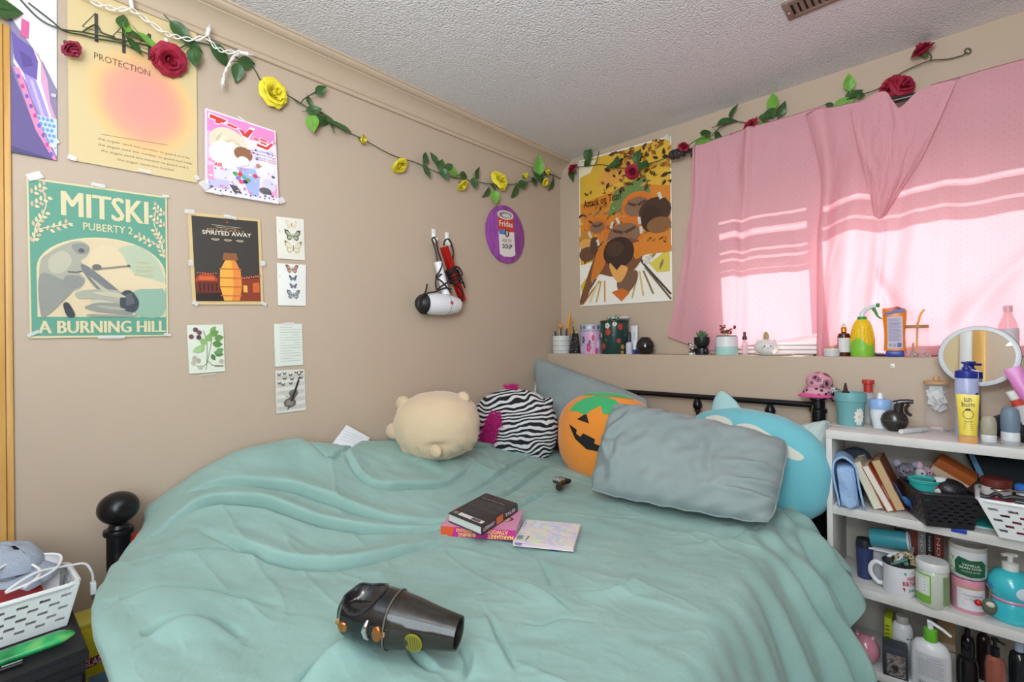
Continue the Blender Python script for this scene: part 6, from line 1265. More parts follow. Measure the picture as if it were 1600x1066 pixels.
for k, (dx, col, zz) in enumerate(((-.010, '#3b4634', .96), (.006, '#c9c04a', .92), (.016, '#d9d2d8', .80), (.0, '#2c3a50', .85))): obj('pen', MB().tube([(dx * .6, 0, h * .3), (dx, .004, h * zz)], .0035, 7), M(col, .4), t)
x, y, w, h = (0.272,-0.075,0.126,0.17); r = w / 2
t = item('tin_box', 'lavender and pink tin with flower print on the ledge', 'tin', x, y, LZ); LAV = ramp_mat('lavender_pink_tin', 'ShaderNodeTexGradient', [(.3, '#aeb0dc'), (.62, '#dcaacb')], rough=.35, coord='Generated')
lat('body', t, [(r * .98, 0), (r, .003), (r, h * .76), (r * .96, h * .765)], LAV); lat('lid', t, [(r * 1.02, h * .77), (r * 1.03, h * .79), (r * 1.03, h * .97), (r * 1.0, h), (0, h)], M('#a9b4c4', .35))
f = cyl_fn(t, r, 0, h * .76); its = []
for a, b, s_, c in ((-.15, .28, .13, 0), (.42, .42, .10, 1), (-.5, .62, .10, 2), (.1, .70, .08, 0), (.6, .75, .09, 2), (-.65, .2, .08, 1), (.3, .12, .08, 0), (-.1, .5, .07, 2), (.7, .2, .09, 0)):
    for q in range(5): its.append(('p', ell(a + s_ * .6 * math.cos(q * 1.257), b + s_ * 1.0 * math.sin(q * 1.257), s_ * .5, s_ * .8, 8), f, c, 0))
deco('flowers', t, its, [M('#c0426f', .5), M('#e9e4ee', .5), M('#54506a', .5)])
f2 = cyl_fn(t, r * 1.03, h * .78, h); deco('lid_flowers', t, [('p', ell(-.7 + .28 * i, .5, .08, .3, 8), f2, i % 3, 0) for i in range(6)], [M('#b34a72', .5), M('#4f6a70', .5), M('#e8e6ea', .5)])
x, y, w, h = (0.423,-0.07,0.155,0.187); r = w / 2
t = item('canister', 'dark green canister with red and cream flowers', 'canister', x, y, LZ); lat('body', t, [(r * .97, 0), (r, .004), (r, h * .93), (r * .97, h * .935)], M('#1f3d38', .3)); lat('lid', t, [(r * 1.02, h * .935), (r * 1.03, h * .945), (r * 1.03, h * .985), (r * .98, h), (0, h)], M('#22382f', .3))
f = cyl_fn(t, r, 0, h * .93); its = []
for a, b, s_, c in ((-.30, .70, .14, 0), (.28, .86, .13, 0), (.20, .42, .10, 0), (-.55, .25, .13, 0), (.38, .22, .10, 2), (-.32, .90, .12, 1), (.02, .95, .10, 1), (-.05, .60, .05, 3), (.36, .05, .08, 2), (-.4, .45, .06, 3), (.55, .6, .06, 3), (-.75, .6, .10, 1)):
    for q in range(5): its.append(('p', ell(a + s_ * .55 * math.cos(q * 1.257), b + s_ * .42 * math.sin(q * 1.257), s_ * .5, s_ * .40, 8), f, c, 0))
    its.append(('p', ell(a, b, s_ * .25, s_ * .2, 8), cyl_fn(t, r, 0, h * .93, .0014), 3, 0))
deco('flowers', t, its, [M('#b83a2c', .5), M('#d8d2c2', .5), M('#c98a3a', .5), M('#3f6b58', .5)])
CANZ = LZ + h; cx0, cy0 = x, y
t = item('glasses_case', 'green patterned glasses case with a white end lying on the canister', 'glasses case', cx0 + .012, cy0, CANZ + .001)
L_ = 0.149; m = MB(); m.ball((-.004, 0, .013), L_ * .40, .028, .013, 24, 12); obj('case', m, ramp_mat('green_pattern', 'ShaderNodeTexVoronoi', [(.2, '#2f4c3f'), (.45, '#5f8a70'), (.6, '#c9cfc2')], rough=.6, scale=70), t)
m = MB(); m.ball((L_ * .36, -.004, .013), L_ * .22, .024, .012, 20, 10); obj('flap', m, M('#c9c6c2', .5), t)
x, y, w, h = (0.541,-0.06,0.0408,0.155)
t = item('cream_tube', 'white cream tube with blue cap standing beside the canister', 'tube', x, y, LZ); lat('cap', t, [(w * .44, 0), (w * .46, .002), (w * .46, h * .15), (w * .4, h * .155)], M('#2c3a8c', .35)); m = MB(); m.grid(lambda u, v: (w * .5 * math.cos(2 * PI * u), (w * .45 * (1 - v) + .0012) * math.sin(2 * PI * u), h * (.155 + .845 * v)), 24, 6); obj('tube', m, M('#dcdce2', .35), t)
f = cyl_fn(t, w * .5, h * .3, h * .9, .0008, 1, .6); deco('print', t, [('p', [(-.2, .1 + .1 * i), (.2, .1 + .1 * i), (.2, .13 + .1 * i), (-.2, .13 + .1 * i)], f, 0, 0) for i in range(7)], [M('#9a9cb0', .5)])
x, y, w, h = (0.532,-0.1,0.0338,0.12)
t = item('nail_polish', 'small nail polish bottle with dark cap by the white tube', 'nail polish', x, y, LZ); lat('bottle', t, [(w * .5, 0), (w * .55, .003), (w * .55, h * .48), (w * .3, h * .54)], M('#c9c9da', .15, coat=.5)); lat('cap', t, [(w * .28, h * .54), (w * .28, h * .97), (w * .2, h)], M('#2a2430', .3))
x, y, w, h = (0.619,-0.085,0.0987,0.0905); r = w / 2
t = item('candle_holder', 'glossy black sphere candle holder on the ledge', 'candle holder', x, y, LZ); lat('sphere', t, [(r * .55, 0), (r * .86, r * .28), (r, r * .80), (r * .88, r * 1.28), (r * .50, h * .98), (r * .42, h), (r * .36, h - .004), (0, h - .008)], M('#161416', .12, coat=.6), 36); lat('candle', t, [(r * .36, h - .006), (r * .34, h - .001), (0, h)], M('#d9d2cc', .6))
x, y, w, h = (0.883,-0.115,0.0412,0.0678)
t = item('cow_figurine', 'tiny black and white cow figurine on the ledge', 'figurine', x, y, LZ); CW = ramp_mat('cow_patches', 'ShaderNodeTexVoronoi', [(.45, '#e6e4e2'), (.50, '#232023')], rough=.5, scale=75)
lat('body', t, [(w * .32, 0), (w * .36, h * .12), (w * .30, h * .45), (w * .15, h * .55)], CW, 16); obj('head', MB().ball((0, -.003, h * .70), w * .30, w * .28, h * .17, 14, 10), CW, t)
for q in (-1, 1): obj('ear', MB().ball((q * w * .34, 0, h * .78), w * .15, w * .07, h * .06, 8, 6), M('#2b282b', .5), t); obj('horn', MB().tube([(q * w * .15, 0, h * .84), (q * w * .24, 0, h * 1.0)], w * .06, 6, taper=lambda k: 1 - .7 * k), M('#d8cfc0', .5), t)
obj('muzzle', MB().ball((0, -.003 - w * .24, h * .63), w * .18, w * .12, h * .08, 10, 8), M('#d9b0b0', .5), t)
x, y, w, h = (0.92,-0.085,0.073,0.0862); r = w / 2
t = item('planter', 'black head shaped planter with a spiky green succulent', 'planter', x, y, LZ)
lat('base', t, [(r * .80, 0), (r * .86, h * .1), (r * .80, h * .36), (r * .50, h * .44)], M('#1d1d20', .35), 20); lat('bowl', t, [(r * .45, h * .40), (r * .80, h * .52), (r * 1.0, h * .74), (r * .98, h), (r * .88, h), (r * .84, h * .92), (0, h * .90)], M('#1b2220', .4), 24)
for q in (-1, 1): obj('arm', MB().ball((q * r * .6, -r * .3, h * .22), r * .3, r * .25, h * .16, 12, 8), M('#26262a', .35), t)
leafy(t, 'leaf', 16, r * 1.0, M('#4f7a52', .5), 1.1, h * .92, 1.35, .22, 3)
x, y, w, h = (1.037,-0.085,0.0997,0.0876); r = w / 2
t = item('plant_pot', 'white and mint two tone pot with a small red leaved plant', 'plant pot', x, y, LZ); lat('mint_base', t, [(r * .97, 0), (r, .003), (r, h * .46)], M('#a9d6cf', .4)); lat('body', t, [(r, h * .46), (r, h), (r * .9, h), (r * .88, h * .8)], M('#e3e2e4', .4)); lat('liner', t, [(r * .90, h * .99), (r * .90, h * 1.05), (r * .80, h * 1.05), (r * .78, h * .96), (0, h * .96)], M('#2c2024', .5))
R = random.Random(4)
for i in range(9):
    a = R.uniform(0, 6.28); tip = Vector((math.cos(a) * r * R.uniform(.3, .95), math.sin(a) * r * .6, h * (1.25 + .32 * R.random()))); obj('stem', MB().tube(spline([(tip.x * .15, tip.y * .15, h * .96), (tip.x * .5, tip.y * .5, h * 1.2), tip], 4), .0011, 5), M('#7d8a3c', .6), t)
    for j in range(4):
        m = MB(); q = tip + Vector((R.uniform(-.010, .010), R.uniform(-.006, .006), R.uniform(-.010, .006))); m.ball(q, .006, .004, .0035, 8, 6); obj('leaf', m, M(('#7d2a36', '#9a4038', '#6b2230')[j % 3], .5), t)
x, y, w, h = (1.118,-0.085,0.024,0.107)
t = item('spray_bottle', 'tiny clear pink spray bottle with dark cap on the ledge', 'spray bottle', x, y, LZ); lat('bottle', t, [(w * .48, 0), (w * .5, .002), (w * .5, h * .48), (w * .42, h * .56), (w * .22, h * .60), (w * .22, h * .66)], M('#f0cfd8', .08, alpha=.55)); lat('cap', t, [(w * .42, h * .66), (w * .42, h * .80), (w * .25, h * .82), (w * .25, h), (0, h)], M('#4a3038', .35))
x, y, w, h = (1.21,-0.09,0.0964,0.0734)
t = item('cat_planter', 'white cat faced planter with a small cactus on a saucer', 'planter', x, y, LZ); CWH = M('#dedcd8', .35)
m = MB(); m.ball((0, 0, h * .50), w * .52, w * .42, h * .50, 28, 18); obj('pot', m, CWH, t)
for q in (-1, 1): obj('ear', MB().lathe([(w * .12, 0), (w * .07, h * .10), (0, h * .2)], 10, (q * w * .33, 0, h * .80), axis=(q * .3, 0, 1)), CWH, t)
fd = facing(x, y); 
for a, c, s_, zz in ((-.12, '#2a2727', .0032, .56), (.22, '#2a2727', .0032, .56), (.05, '#b88a84', .0026, .47), (-.24, '#d8a8a8', .004, .45), (.34, '#d8a8a8', .004, .45)): an = fd + a * 1.5; obj('face_mark', MB().ball((math.cos(an) * w * .52 * .99, math.sin(an) * w * .42 * 1.0, h * zz), s_, s_, s_, 8, 6), M(c, .5), t)
obj('cactus', MB().lathe([(.006, h * .9), (.012, h * 1.05), (.011, h * 1.28), (.005, h * 1.42), (0, h * 1.45)], 12, sx=1, sy=.8), M('#b9a878', .7, bump=(200, .8)), t)
for k in range(5): obj('spine_tuft', MB().tube([(0, 0, h * 1.2), (.016 * math.cos(k * 1.3), .006 * math.sin(k * 1.3), h * (1.3 + .08 * (k % 3)))], .002, 5, taper=lambda k: 1 - .8 * k), M('#c2b07c', .7), t)
x2 = (1.244,-0.085,0.152,0.0161)[0]; w2 = (1.244,-0.085,0.152,0.0161)[2]
t = item('saucer', 'white saucer under the cat planter', 'saucer', x2, -.09, LZ); lat('dish', t, [(w2 * .36, 0), (w2 * .48, .006), (w2 * .5, .009), (w2 * .47, .008), (w2 * .34, .003), (0, .003)], CWH, 32, 1, .62)
x, y, w, h = (1.4,-0.11,0.0204,0.0096); t = item('bead', 'tiny black bead on the ledge in front of the window track', 'bead', x, y, LZ); obj('bead', MB().ball((0, 0, .004), .006, .005, .004, 12, 8), BLK, t); obj('hole', MB().lathe([(.002, 0), (.002, .0005), (0, .0005)], 8, (0, 0, .0078)), M('#555', .5) if False else M('#555555', .5), t)
x, y, w, h = (1.461,-0.11,0.0545,0.0417); r = w / 2
t = item('cream_jar', 'white cream jar with a tan lid beside the amber bottle', 'jar', x, y, LZ); lat('jar', t, [(r * .9, 0), (r, .003), (r, h * .72), (r * .85, h * .76)], M('#e6ddd8', .3)); lat('lid', t, [(r * .55, h * .76), (r * .55, h * .98), (r * .5, h), (0, h)], M('#c99a6a', .4)); wraplabel('label', t, cyl_fn(t, r, h * .12, h * .6), M('#cfd0d2', .5), -.7, .7)
x, y, w, h = (1.499,-0.085,0.0451,0.135); r = w / 2
t = item('dropper_bottle', 'amber dropper bottle with gold collar and white bulb', 'bottle', x, y, LZ); lat('bottle', t, [(r * .95, 0), (r, .003), (r, h * .60), (r * .85, h * .68), (r * .38, h * .72), (r * .38, h * .75)], M('#4a1a10', .08, coat=.6)); lat('collar', t, [(r * .44, h * .73), (r * .44, h * .86), (r * .34, h * .88)], M('#d9a02c', .25, .8)); lat('bulb', t, [(r * .28, h * .88), (r * .30, h * .95), (r * .2, h * .99), (0, h)], M('#e9d9d2', .5))
f = cyl_fn(t, r, h * .12, h * .55); wraplabel('label', t, f, M('#dfdcdc', .5), -.6, .7); deco('print', t, [('p', [(-.35, .75 - .13 * i), (.45, .75 - .13 * i), (.45, .79 - .13 * i), (-.35, .79 - .13 * i)], cyl_fn(t, r, h * .12, h * .55, .0014), 0, 0) for i in range(5)], [M('#7d7c80', .5)])
# corn spray bottle
x, y, w, h = (1.561,-0.095,0.0781,0.209); r = w / 2
t = item('corn_spray_bottle', 'yellow corn cob spray bottle with green trigger', 'spray bottle', x, y, LZ); hb = h * .70
def cr_r(b): return r * (1 - .10 * (1 - min(1, b * 5)) ** 2) * math.sqrt(max(.05, 1 - max(0, (b - .35) / .72) ** 2.4))
m = MB()
def kern(u, v):
    q = cr_r(v) * (1 + .035 * abs(math.sin(2 * PI * u * 11)) ** .6 * abs(math.sin(PI * v * 17)) ** .6); return (q * math.cos(2 * PI * u), q * math.sin(2 * PI * u), hb * v)
m.grid(kern, 132, 102); obj('cob', m, M('#f2c71c', .35), t)
m = MB(); m.grid(lambda u, v: ((cr_r(v * (.40 + .10 * math.sin(2 * PI * u * 3 + .8))) * 1.05) * math.cos(2 * PI * u), (cr_r(v * (.40 + .10 * math.sin(2 * PI * u * 3 + .8))) * 1.05) * math.sin(2 * PI * u), hb * v * (.40 + .10 * math.sin(2 * PI * u * 3 + .8))), 72, 12); obj('husk', m, M('#86c83c', .4), t)
lat('collar', t, [(r * .40, hb * .96), (r * .42, hb * .98), (r * .42, hb * 1.06), (r * .36, hb * 1.08)], M('#2f9a45', .4), 20)
sd_ = Vector((1, -.1, 0)).normalized(); m = MB(); m.tube([Vector((0, 0, hb * 1.07)), Vector((0, 0, hb * 1.17)) + sd_ * r * .05, Vector((0, 0, hb * 1.27)) + sd_ * r * .3, Vector((0, 0, hb * 1.34)) + sd_ * r * .8, Vector((0, 0, hb * 1.37)) + sd_ * r * 1.25], r * .26, 12, taper=lambda k: 1.05 - .35 * k); obj('spray_head', m, M('#dfe9ee', .3), t)
obj('nozzle', MB().lathe([(r * .16, 0), (r * .20, r * .05), (r * .20, r * .28), (r * .1, r * .30)], 12, Vector((0, 0, hb * 1.37)) + sd_ * r * 1.18, axis=sd_), M('#2f9a45', .4), t)
obj('trigger', MB().tube(spline([Vector((0, 0, hb * 1.29)) + sd_ * r * .95, Vector((0, 0, hb * 1.20)) + sd_ * r * 1.12, Vector((0, 0, hb * 1.08)) + sd_ * r * 1.30, Vector((0, 0, hb * 1.0)) + sd_ * r * 1.65], 5), r * .15, 8, taper=lambda k: 1.2 - .8 * k), M('#2f9a45', .4), t)
x, y, w, h = (1.616,-0.06,0.0481,0.0256); t = item('compact_case', 'flat dark blue compact lying behind the corn spray bottle', 'compact', x, y, LZ); m = MB(); m.ball((0, 0, .005), w * .5, .02, .005, 20, 8); obj('base', m, M('#2c2f44', .3), t); m = MB(); m.ball((0, .004, .012), w * .48, .019, .005, 20, 8); obj('lid', m, M('#b9c0d2', .25), t)
# sunscreen
x, y, w, h = (1.662,-0.09,0.0692,0.196)
t = item('sunscreen_bottle', 'orange sunscreen bottle standing on a blue cap', 'bottle', x, y, LZ); t.rotation_euler.z = facing(x, y) + PI / 2
m = MB(); sx = w * .5
def sun_(u, v):
    k = 1 - .10 * math.sin(PI * min(1, v * 1.4)) + .06 * v; zz = h * (.12 + .84 * v) 
    q = 1.0 if v < .96 else math.sqrt(max(0, 1 - ((v - .96) / .04) ** 2)); return (sx * k * math.copysign(abs(math.cos(2 * PI * u)) ** .7, math.cos(2 * PI * u)) * max(q, .55), .020 * math.copysign(abs(math.sin(2 * PI * u)) ** .7, math.sin(2 * PI * u)) * q, zz + (.008 * math.sin((u - .1) * 2 * PI) if v > .9 else 0))
m.grid(sun_, 40, 30); m.grid(lambda u, v: (sx * .55 * v * math.cos(2 * PI * u), .006 * v * math.sin(2 * PI * u), h * .96), 24, 2); obj('body', m, M('#f08a1e', .35), t)
obj('cap', MB().box((-sx * .80, -.019, 0), (sx * .80, .019, h * .12), .004), M('#1f3f9a', .35), t)
m = MB(); ff = lambda a, b: (a * sx * .88, -.0212, h * (.16 + .62 * b)); mats = [M('#c6b9ce', .5), M('#4d4a8c', .4), M('#7a74a0', .5), M('#3a3a60', .5)]
fine_poly([(-.72, 0), (.80, 0), (.80, 1), (-.72, 1)], ff, m, 0, 0)
g2_ = lambda a, b: (a * sx * .88, -.0218, h * (.16 + .62 * b))
for i in range(16): fine_poly([(-.62, .24 + .045 * i), (.62 - .2 * (i % 3 == 2), .24 + .045 * i), (.62 - .2 * (i % 3 == 2), .258 + .045 * i), (-.62, .258 + .045 * i)], g2_, m, 2, 0)
fine_poly([(.25, .05), (.66, .05), (.66, .18), (.25, .18)], g2_, m, 1, 0); put_text(m, 'SPF 50', (-.60, .06, .1, .15), g2_, 3)
fine_poly([(-1.0, 1.04), (.0, 1.10), (1.0, 1.13), (1.0, 1.26), (.2, 1.22), (-.9, 1.14)], ff, m, 1, 0); obj('label', m, mats, t, smooth=False)
# glass jar with bamboo lid and straw
x, y, w, h = (1.727,-0.085,0.0716,0.12); r = w / 2; GLASS = M('#f4efef', .03, alpha=.13); GLS2 = M('#f7f3f2', .03, alpha=.35)
t = item('glass_jar', 'ribbed clear glass jar with a bamboo lid on the ledge', 'jar', x, y, LZ)
m = MB(); m.grid(lambda u, v: (r * (.98 + .02 * math.cos(2 * PI * u * 18)) * (1 - .10 * max(0, (v - .85) / .15)) * math.cos(2 * PI * u), r * (.98 + .02 * math.cos(2 * PI * u * 18)) * (1 - .10 * max(0, (v - .85) / .15)) * math.sin(2 * PI * u), .002 + h * .90 * v), 108, 12); obj('glass', m, GLASS, t); lat('base', t, [(r * .95, 0), (r * .97, .004), (0, .005)], GLS2); lat('lid', t, [(r * .95, h * .90), (r * .97, h * .91), (r * .97, h * .99), (r * .94, h), (0, h)], M('#b98e62', .5))
obj('cotton_swabs', MB().tube([(-r * .5, 0, .008), (-r * .35, .0, h * .4)], .002, 6).tube([(-r * .35, .01, .008), (-r * .3, .0, h * .45)], .002, 6).tube([(-r * .6, -.01, .008), (-r * .2, -.005, h * .42)], .002, 6), M('#c98f6a', .6), t)
ss = thing('drinking_straw', 'bent orange straw standing through the bamboo lid', 'straw', (x, y, LZ + .005)); obj('stem', MB().tube([(-r * .05, 0, 0), (r * .05, 0, h * 1.0), (r * .16, 0, h * 1.08)], .0035, 8), M('#e9a84a', .4), ss); obj('tip', MB().tube(spline([(r * .16, 0, h * 1.08), (r * .30, 0, h * 1.28), (r * .62, 0, h * 1.44)], 4), .0035, 8), M('#f0b24e', .4), ss)
for k, (a, b) in enumerate(((1422, 1436), (1440, 1456))):
    x_, w_ = ((1.722,-0.125,0.0254,0.0249), (1.756,-0.125,0.0283,0.0227))[k][0], ((1.722,-0.125,0.0254,0.0249), (1.756,-0.125,0.0283,0.0227))[k][2]
    t = item('glass_pebble', ('clear glass pebble in front of the ribbed jar', 'clear glass pebble right of the ribbed jar near the mirror')[k], 'glass pebble', x_, -.128, LZ); obj('pebble', MB().ball((0, 0, .010), w_ * .5, w_ * .45, .010, 18, 10), M('#efe9ea', .02, trans=.8), t); obj('core', MB().ball((0, 0, .009), w_ * .2, w_ * .2, .004, 10, 6), M('#d9b8c0', .2), t)
x, y, w, h = (1.966,-0.075,0.0519,0.179); r = w / 2
t = item('water_bottle', 'clear pink tinted bottle with pale label behind the mirror', 'bottle', x, y, LZ); lat('bottle', t, [(r, 0), (r, h * .52), (r * .85, h * .66), (r * .42, h * .84), (r * .36, h * .90)], M('#f2c3cb', .05, alpha=.45)); lat('cap', t, [(r * .46, h * .88), (r * .46, h * .99), (r * .4, h), (0, h)], M('#e9b6bf', .3)); wraplabel('label', t, cyl_fn(t, r, h * .18, h * .56), M('#d9cdd6', .5), -.95, .95); deco('print', t, [('p', ell(.25, .2, .3, .12, 14), cyl_fn(t, r, h * .18, h * .56, .0014), 0, 0)], [M('#5f9a6a', .5)])
# little white hook on the ledge front
q = (1.659,-0.15,1.164); t = thing('adhesive_clip', 'tiny white adhesive clip on the wall below the ledge', 'clip', q); obj('plate', MB().box((-.006, 0, -.008), (.006, .003, .008), .001), HW, t); obj('hook', MB().tube([(0, -.001, .002), (0, -.008, -.003), (0, -.010, .002)], .0022, 6), HW, t)

# ------------------------------------------------------------ white bookcase
BCX0, BCY0, BCY1 = 1.492, -.432, -.150; BCX1 = 2.36
WSH = ramp_mat('white_painted_board', 'ShaderNodeTexNoise', [(.35, '#d2cfca'), (.6, '#dedbd7')], rough=.55, scale=9, mapping=((1, 8, 1), (0, 0, 0)), Detail=6)
bc = thing('bookcase', 'white wooden bookcase crowded with toiletries below the ledge', 'bookcase', (BCX0, BCY0, 0))
TH = .018; ZT, Z1, Z2, Z3 = .945, .680, .414, .148
obj('side_panel', MB().box((BCX0, BCY0, 0), (BCX0 + TH, BCY1, ZT - .030), .0015), WSH, bc, world=True); obj('side_panel', MB().box((BCX1 - TH, BCY0, 0), (BCX1, BCY1, ZT - .030), .0015), WSH, bc, world=True)
obj('top', MB().box((BCX0, BCY0 - .002, ZT - .030), (BCX1, BCY1, ZT), .0015), WSH, bc, world=True)
for z in (Z1, Z2, Z3): obj('shelf', MB().box((BCX0 + TH, BCY0, z - .030), (BCX1 - TH, BCY1 - .006, z), .0015), WSH, bc, world=True)
obj('back_panel', MB().box((BCX0 + TH, BCY1 - .006, .05), (BCX1 - TH, BCY1, ZT - .03)), M('#b9b1a6', .7), bc, world=True)

# on top of the bookcase
x, y, w, h = (1.544,-0.274,0.0974,0.124); r = w / 2; PT = M('#6fa9ad', .45)
t = item('daisy_pot', 'teal pot with a white daisy on the bookcase top', 'pot', x, y, ZT); lat('pot', t, [(r * .80, 0), (r * .82, .003), (r * .94, h * .72), (r * .95, h * .73)], PT, 32); lat('rim', t, [(r * .95, h * .72), (r * 1.0, h * .74), (r * 1.02, h * .97), (r * 1.0, h), (r * .92, h), (r * .88, h * .8), (0, h * .78)], PT, 32)
f = cyl_fn(t, lambda b: r * (.82 + .12 * b), 0, h * .72, .001); its = []
for q in range(12): its.append(('p', [(.42 + .10 * .15 * math.cos(q * .5236) + c * math.cos(q * .5236) * 1.0 - s_ * math.sin(q * .5236), .42 + (c * math.sin(q * .5236) + s_ * math.cos(q * .5236)) * 1.5) for c, s_ in ((.05, -.02), (.20, -.05), (.27, 0), (.20, .05), (.05, .02))], f, 0, 0))
its.append(('p', ell(.42, .42, .06, .09, 12), cyl_fn(t, lambda b: r * (.82 + .12 * b), 0, h * .72, .0016), 1, 0)); deco('daisy', t, its, [M('#ece9e2', .5), M('#e2d9a8', .5)])
cz = ZT + h; t2 = item('incense_cone', 'brown cone of incense standing on the teal pot', 'incense', x - r * .30, y - .002, cz - .001); lat('cone', t2, [(r * .17, 0), (r * .16, .004), (r * .06, h * .26), (0, h * .28)], M('#3a2a22', .8), 14); lat('base', t2, [(r * .26, -.003), (r * .28, 0), (r * .2, .003), (0, .003)], M('#2c2220', .8), 14)
t = item('paper_mat', 'cream paper sheet under the teal pot', 'paper', x, y, ZT); obj('sheet', MB().box((-r * 1.25, -r * .8, .0002), (r * 1.1, r * 1.1, .0012)), M('#d8d2c4', .8), t); t2.location.z += .001
x, y, w, h = (1.589,-0.19,0.0506,0.166); r = w / 2
t = item('sauce_bottle', 'clear squeeze bottle with a red stopper behind teal pot', 'bottle', x, y, ZT); lat('bottle', t, [(r * .9, 0), (r, .004), (r, h * .55), (r * .7, h * .68), (r * .4, h * .72)], M('#d9dcdc', .08, alpha=.5)); lat('stopper', t, [(r * .55, h * .72), (r * .55, h * .90), (r * .75, h * .92), (r * .75, h), (0, h)], M('#c43a2c', .4))
x, y, w, h = (1.632,-0.268,0.0678,0.127); r = w / 2
t = item('squeeze_bottle', 'white bottle with pale blue cap and white nozzle', 'bottle', x, y, ZT); lat('bottle', t, [(r * .62, 0), (r * .66, .004), (r * .92, h * .40), (r * .88, h * .56)], M('#dde3ea', .35), 28); lat('cap', t, [(r * .98, h * .55), (r * 1.0, h * .57), (r * 1.0, h * .78), (r * .9, h * .82), (r * .3, h * .83)], M('#8fb7e6', .35), 28); lat('nozzle', t, [(r * .3, h * .82), (r * .22, h * .98), (r * .12, h), (0, h)], M('#e9ecf0', .35), 16)
x, y, w, h = (1.682,-0.307,0.092,0.113)
t = item('trigger_sprayer', 'black trigger spray head lying on the bookcase top', 'sprayer', x, y, ZT); t.rotation_euler.z = facing(x, y) + PI / 2; G_ = M('#26231f', .25, coat=.3)
m = MB(); m.ball((-w * .08, 0, h * .32), w * .42, w * .32, h * .34, 28, 16); obj('collar', m, G_, t); obj('band', MB().lathe([(w * .415, 0), (w * .43, .003), (w * .415, .006)], 28, (-w * .08, 0, h * .30), sy=.78), M('#3d3832', .25), t)
obj('neck', MB().tube(spline([(w * .06, 0, h * .45), (w * .04, 0, h * .70), (w * .08, 0, h * .88)], 5), w * .15, 12), G_, t); obj('head', MB().tube([(-w * .10, 0, h * .84), (w * .1, 0, h * .90), (w * .34, 0, h * .93), (w * .48, 0, h * .92)], w * .10, 12, taper=lambda k: 1.15 - .4 * k), G_, t); obj('trigger', MB().tube(spline([(w * .36, 0, h * .85), (w * .26, 0, h * .72), (w * .30, 0, h * .58), (w * .42, 0, h * .50)], 5), w * .06, 8), G_, t)
obj('foot', MB().lathe([(w * .22, 0), (w * .26, h * .08), (w * .22, h * .12)], 20, (-w * .08, 0, 0)), G_, t)
def lying(name, label, cat, pa, pb, r, mat, prof, cap=None):
    a, b = Vector(pa), Vector(pb); a.z += r; b.z += r; d = b - a; L = d.length; t = thing(name, label, cat, a); obj('tube', MB().lathe([(q * r, z * L) for q, z in prof], 20, (0, 0, 0), axis=d), mat, t)
    if cap: obj('cap', MB().lathe([(q * r, z * L) for q, z in cap[1]], 20, (0, 0, 0), axis=d), cap[0], t)
    return t
lying('lip_balm', 'white lip balm stick lying at the bookcase front edge', 'lip balm', (1.696,-0.373,0.945), (1.757,-0.263,0.945), .0085, M('#d6d8da', .35), [(0, 0), (.9, 0), (1, .03), (1, .72), (.95, .73)], (M('#c9ccd0', .3), [(1.02, .72), (1.02, .97), (.9, 1), (0, 1)]))
q = (1.782,-0.211,0.945); t = item('compact', 'pink oval compact lying beside the lip balm', 'compact', q[0], q[1], ZT); wd = 0.0603 * .72; obj('base', MB().ball((0, 0, .006), wd * .5, wd * .40, .006, 24, 8), M('#dcb4b8', .35), t); obj('lid', MB().ball((0, 0, .010), wd * .48, wd * .38, .006, 24, 8), M('#e2bfc2', .3), t)
x, y, w, h = (1.783,-0.205,0.0686,0.171); r = w / 2
t = item('storage_jar', 'glass jar with a wooden knob lid holding white sachets', 'jar', x, y, ZT); lat('glass', t, [(r * .96, .002), (r, .008), (r, h * .92), (r * .96, h * .95)], GLASS, 36, axis=None); lat('base', t, [(r * .95, 0), (r * .97, .006), (0, .007)], GLS2); lat('lid', t, [(r * 1.04, h * .95), (r * 1.05, h * .965), (r * 1.04, h), (r * .3, h * 1.01)], M('#c59e70', .5), 32); obj('knob', MB().ball((0, 0, h * 1.06), r * .25, r * .25, h * .065, 16, 10), M('#cfa87a', .5), t)
SA = M('#dcdfe0', .6)
for k in range(12):
    R = random.Random(k); m = MB(); m.box((-.018, -.0025, -.016), (.018, .0025, .016), .002); m.xf(Matrix.Translation((R.uniform(-.3, .3) * r, R.uniform(-.4, .4) * r, h * (.46 + .38 * R.random()))) @ Matrix.Rotation(R.uniform(-.7, .7), 4, 'Y') @ Matrix.Rotation(R.uniform(-1.2, 1.2), 4, 'Z')); obj('sachet', m, SA, t)
x, y, w, h = (1.858,-0.322,0.0565,0.245); r = w / 2
t = item('lotion_bottle', 'lavender lotion bottle with a dark blue pump before the round mirror', 'bottle', x, y, ZT); NAVY = M('#22308f', .35)
lat('bottle', t, [(r * .95, 0), (r, .006), (r, h * .74), (r * .9, h * .80)], M('#b4bbe2', .3), 32, 1, .85); lat('shoulder', t, [(r * .98, h * .79), (r * 1.0, h * .80), (r * .98, h * .88), (r * .6, h * .90)], NAVY, 32, 1, .85); lat('pump', t, [(r * .40, h * .90), (r * .38, h * .93), (r * .24, h * .935), (r * .24, h * .97), (r * .44, h * .98), (r * .44, h), (0, h)], NAVY, 20)
fd = facing(x, y) + .9; obj('spout', MB().tube([(0, 0, h * .99), (math.cos(fd) * r * .9, math.sin(fd) * r * .9, h * .992)], r * .16, 8), NAVY, t); deco('print', t, [('p', ell(.62, .72, .16, .04, 14), cyl_fn(t, r, 0, h * .8, .001), 0, 0)], [M('#2c2a5c', .5)])
x, y, w, h = (1.859,-0.419,0.0524,0.149)
t = item('sunscreen_tube', 'yellow sunscreen tube with orange cap in front of the lavender bottle', 'tube', x, y, ZT); t.rotation_euler.z = facing(x, y) + PI / 2
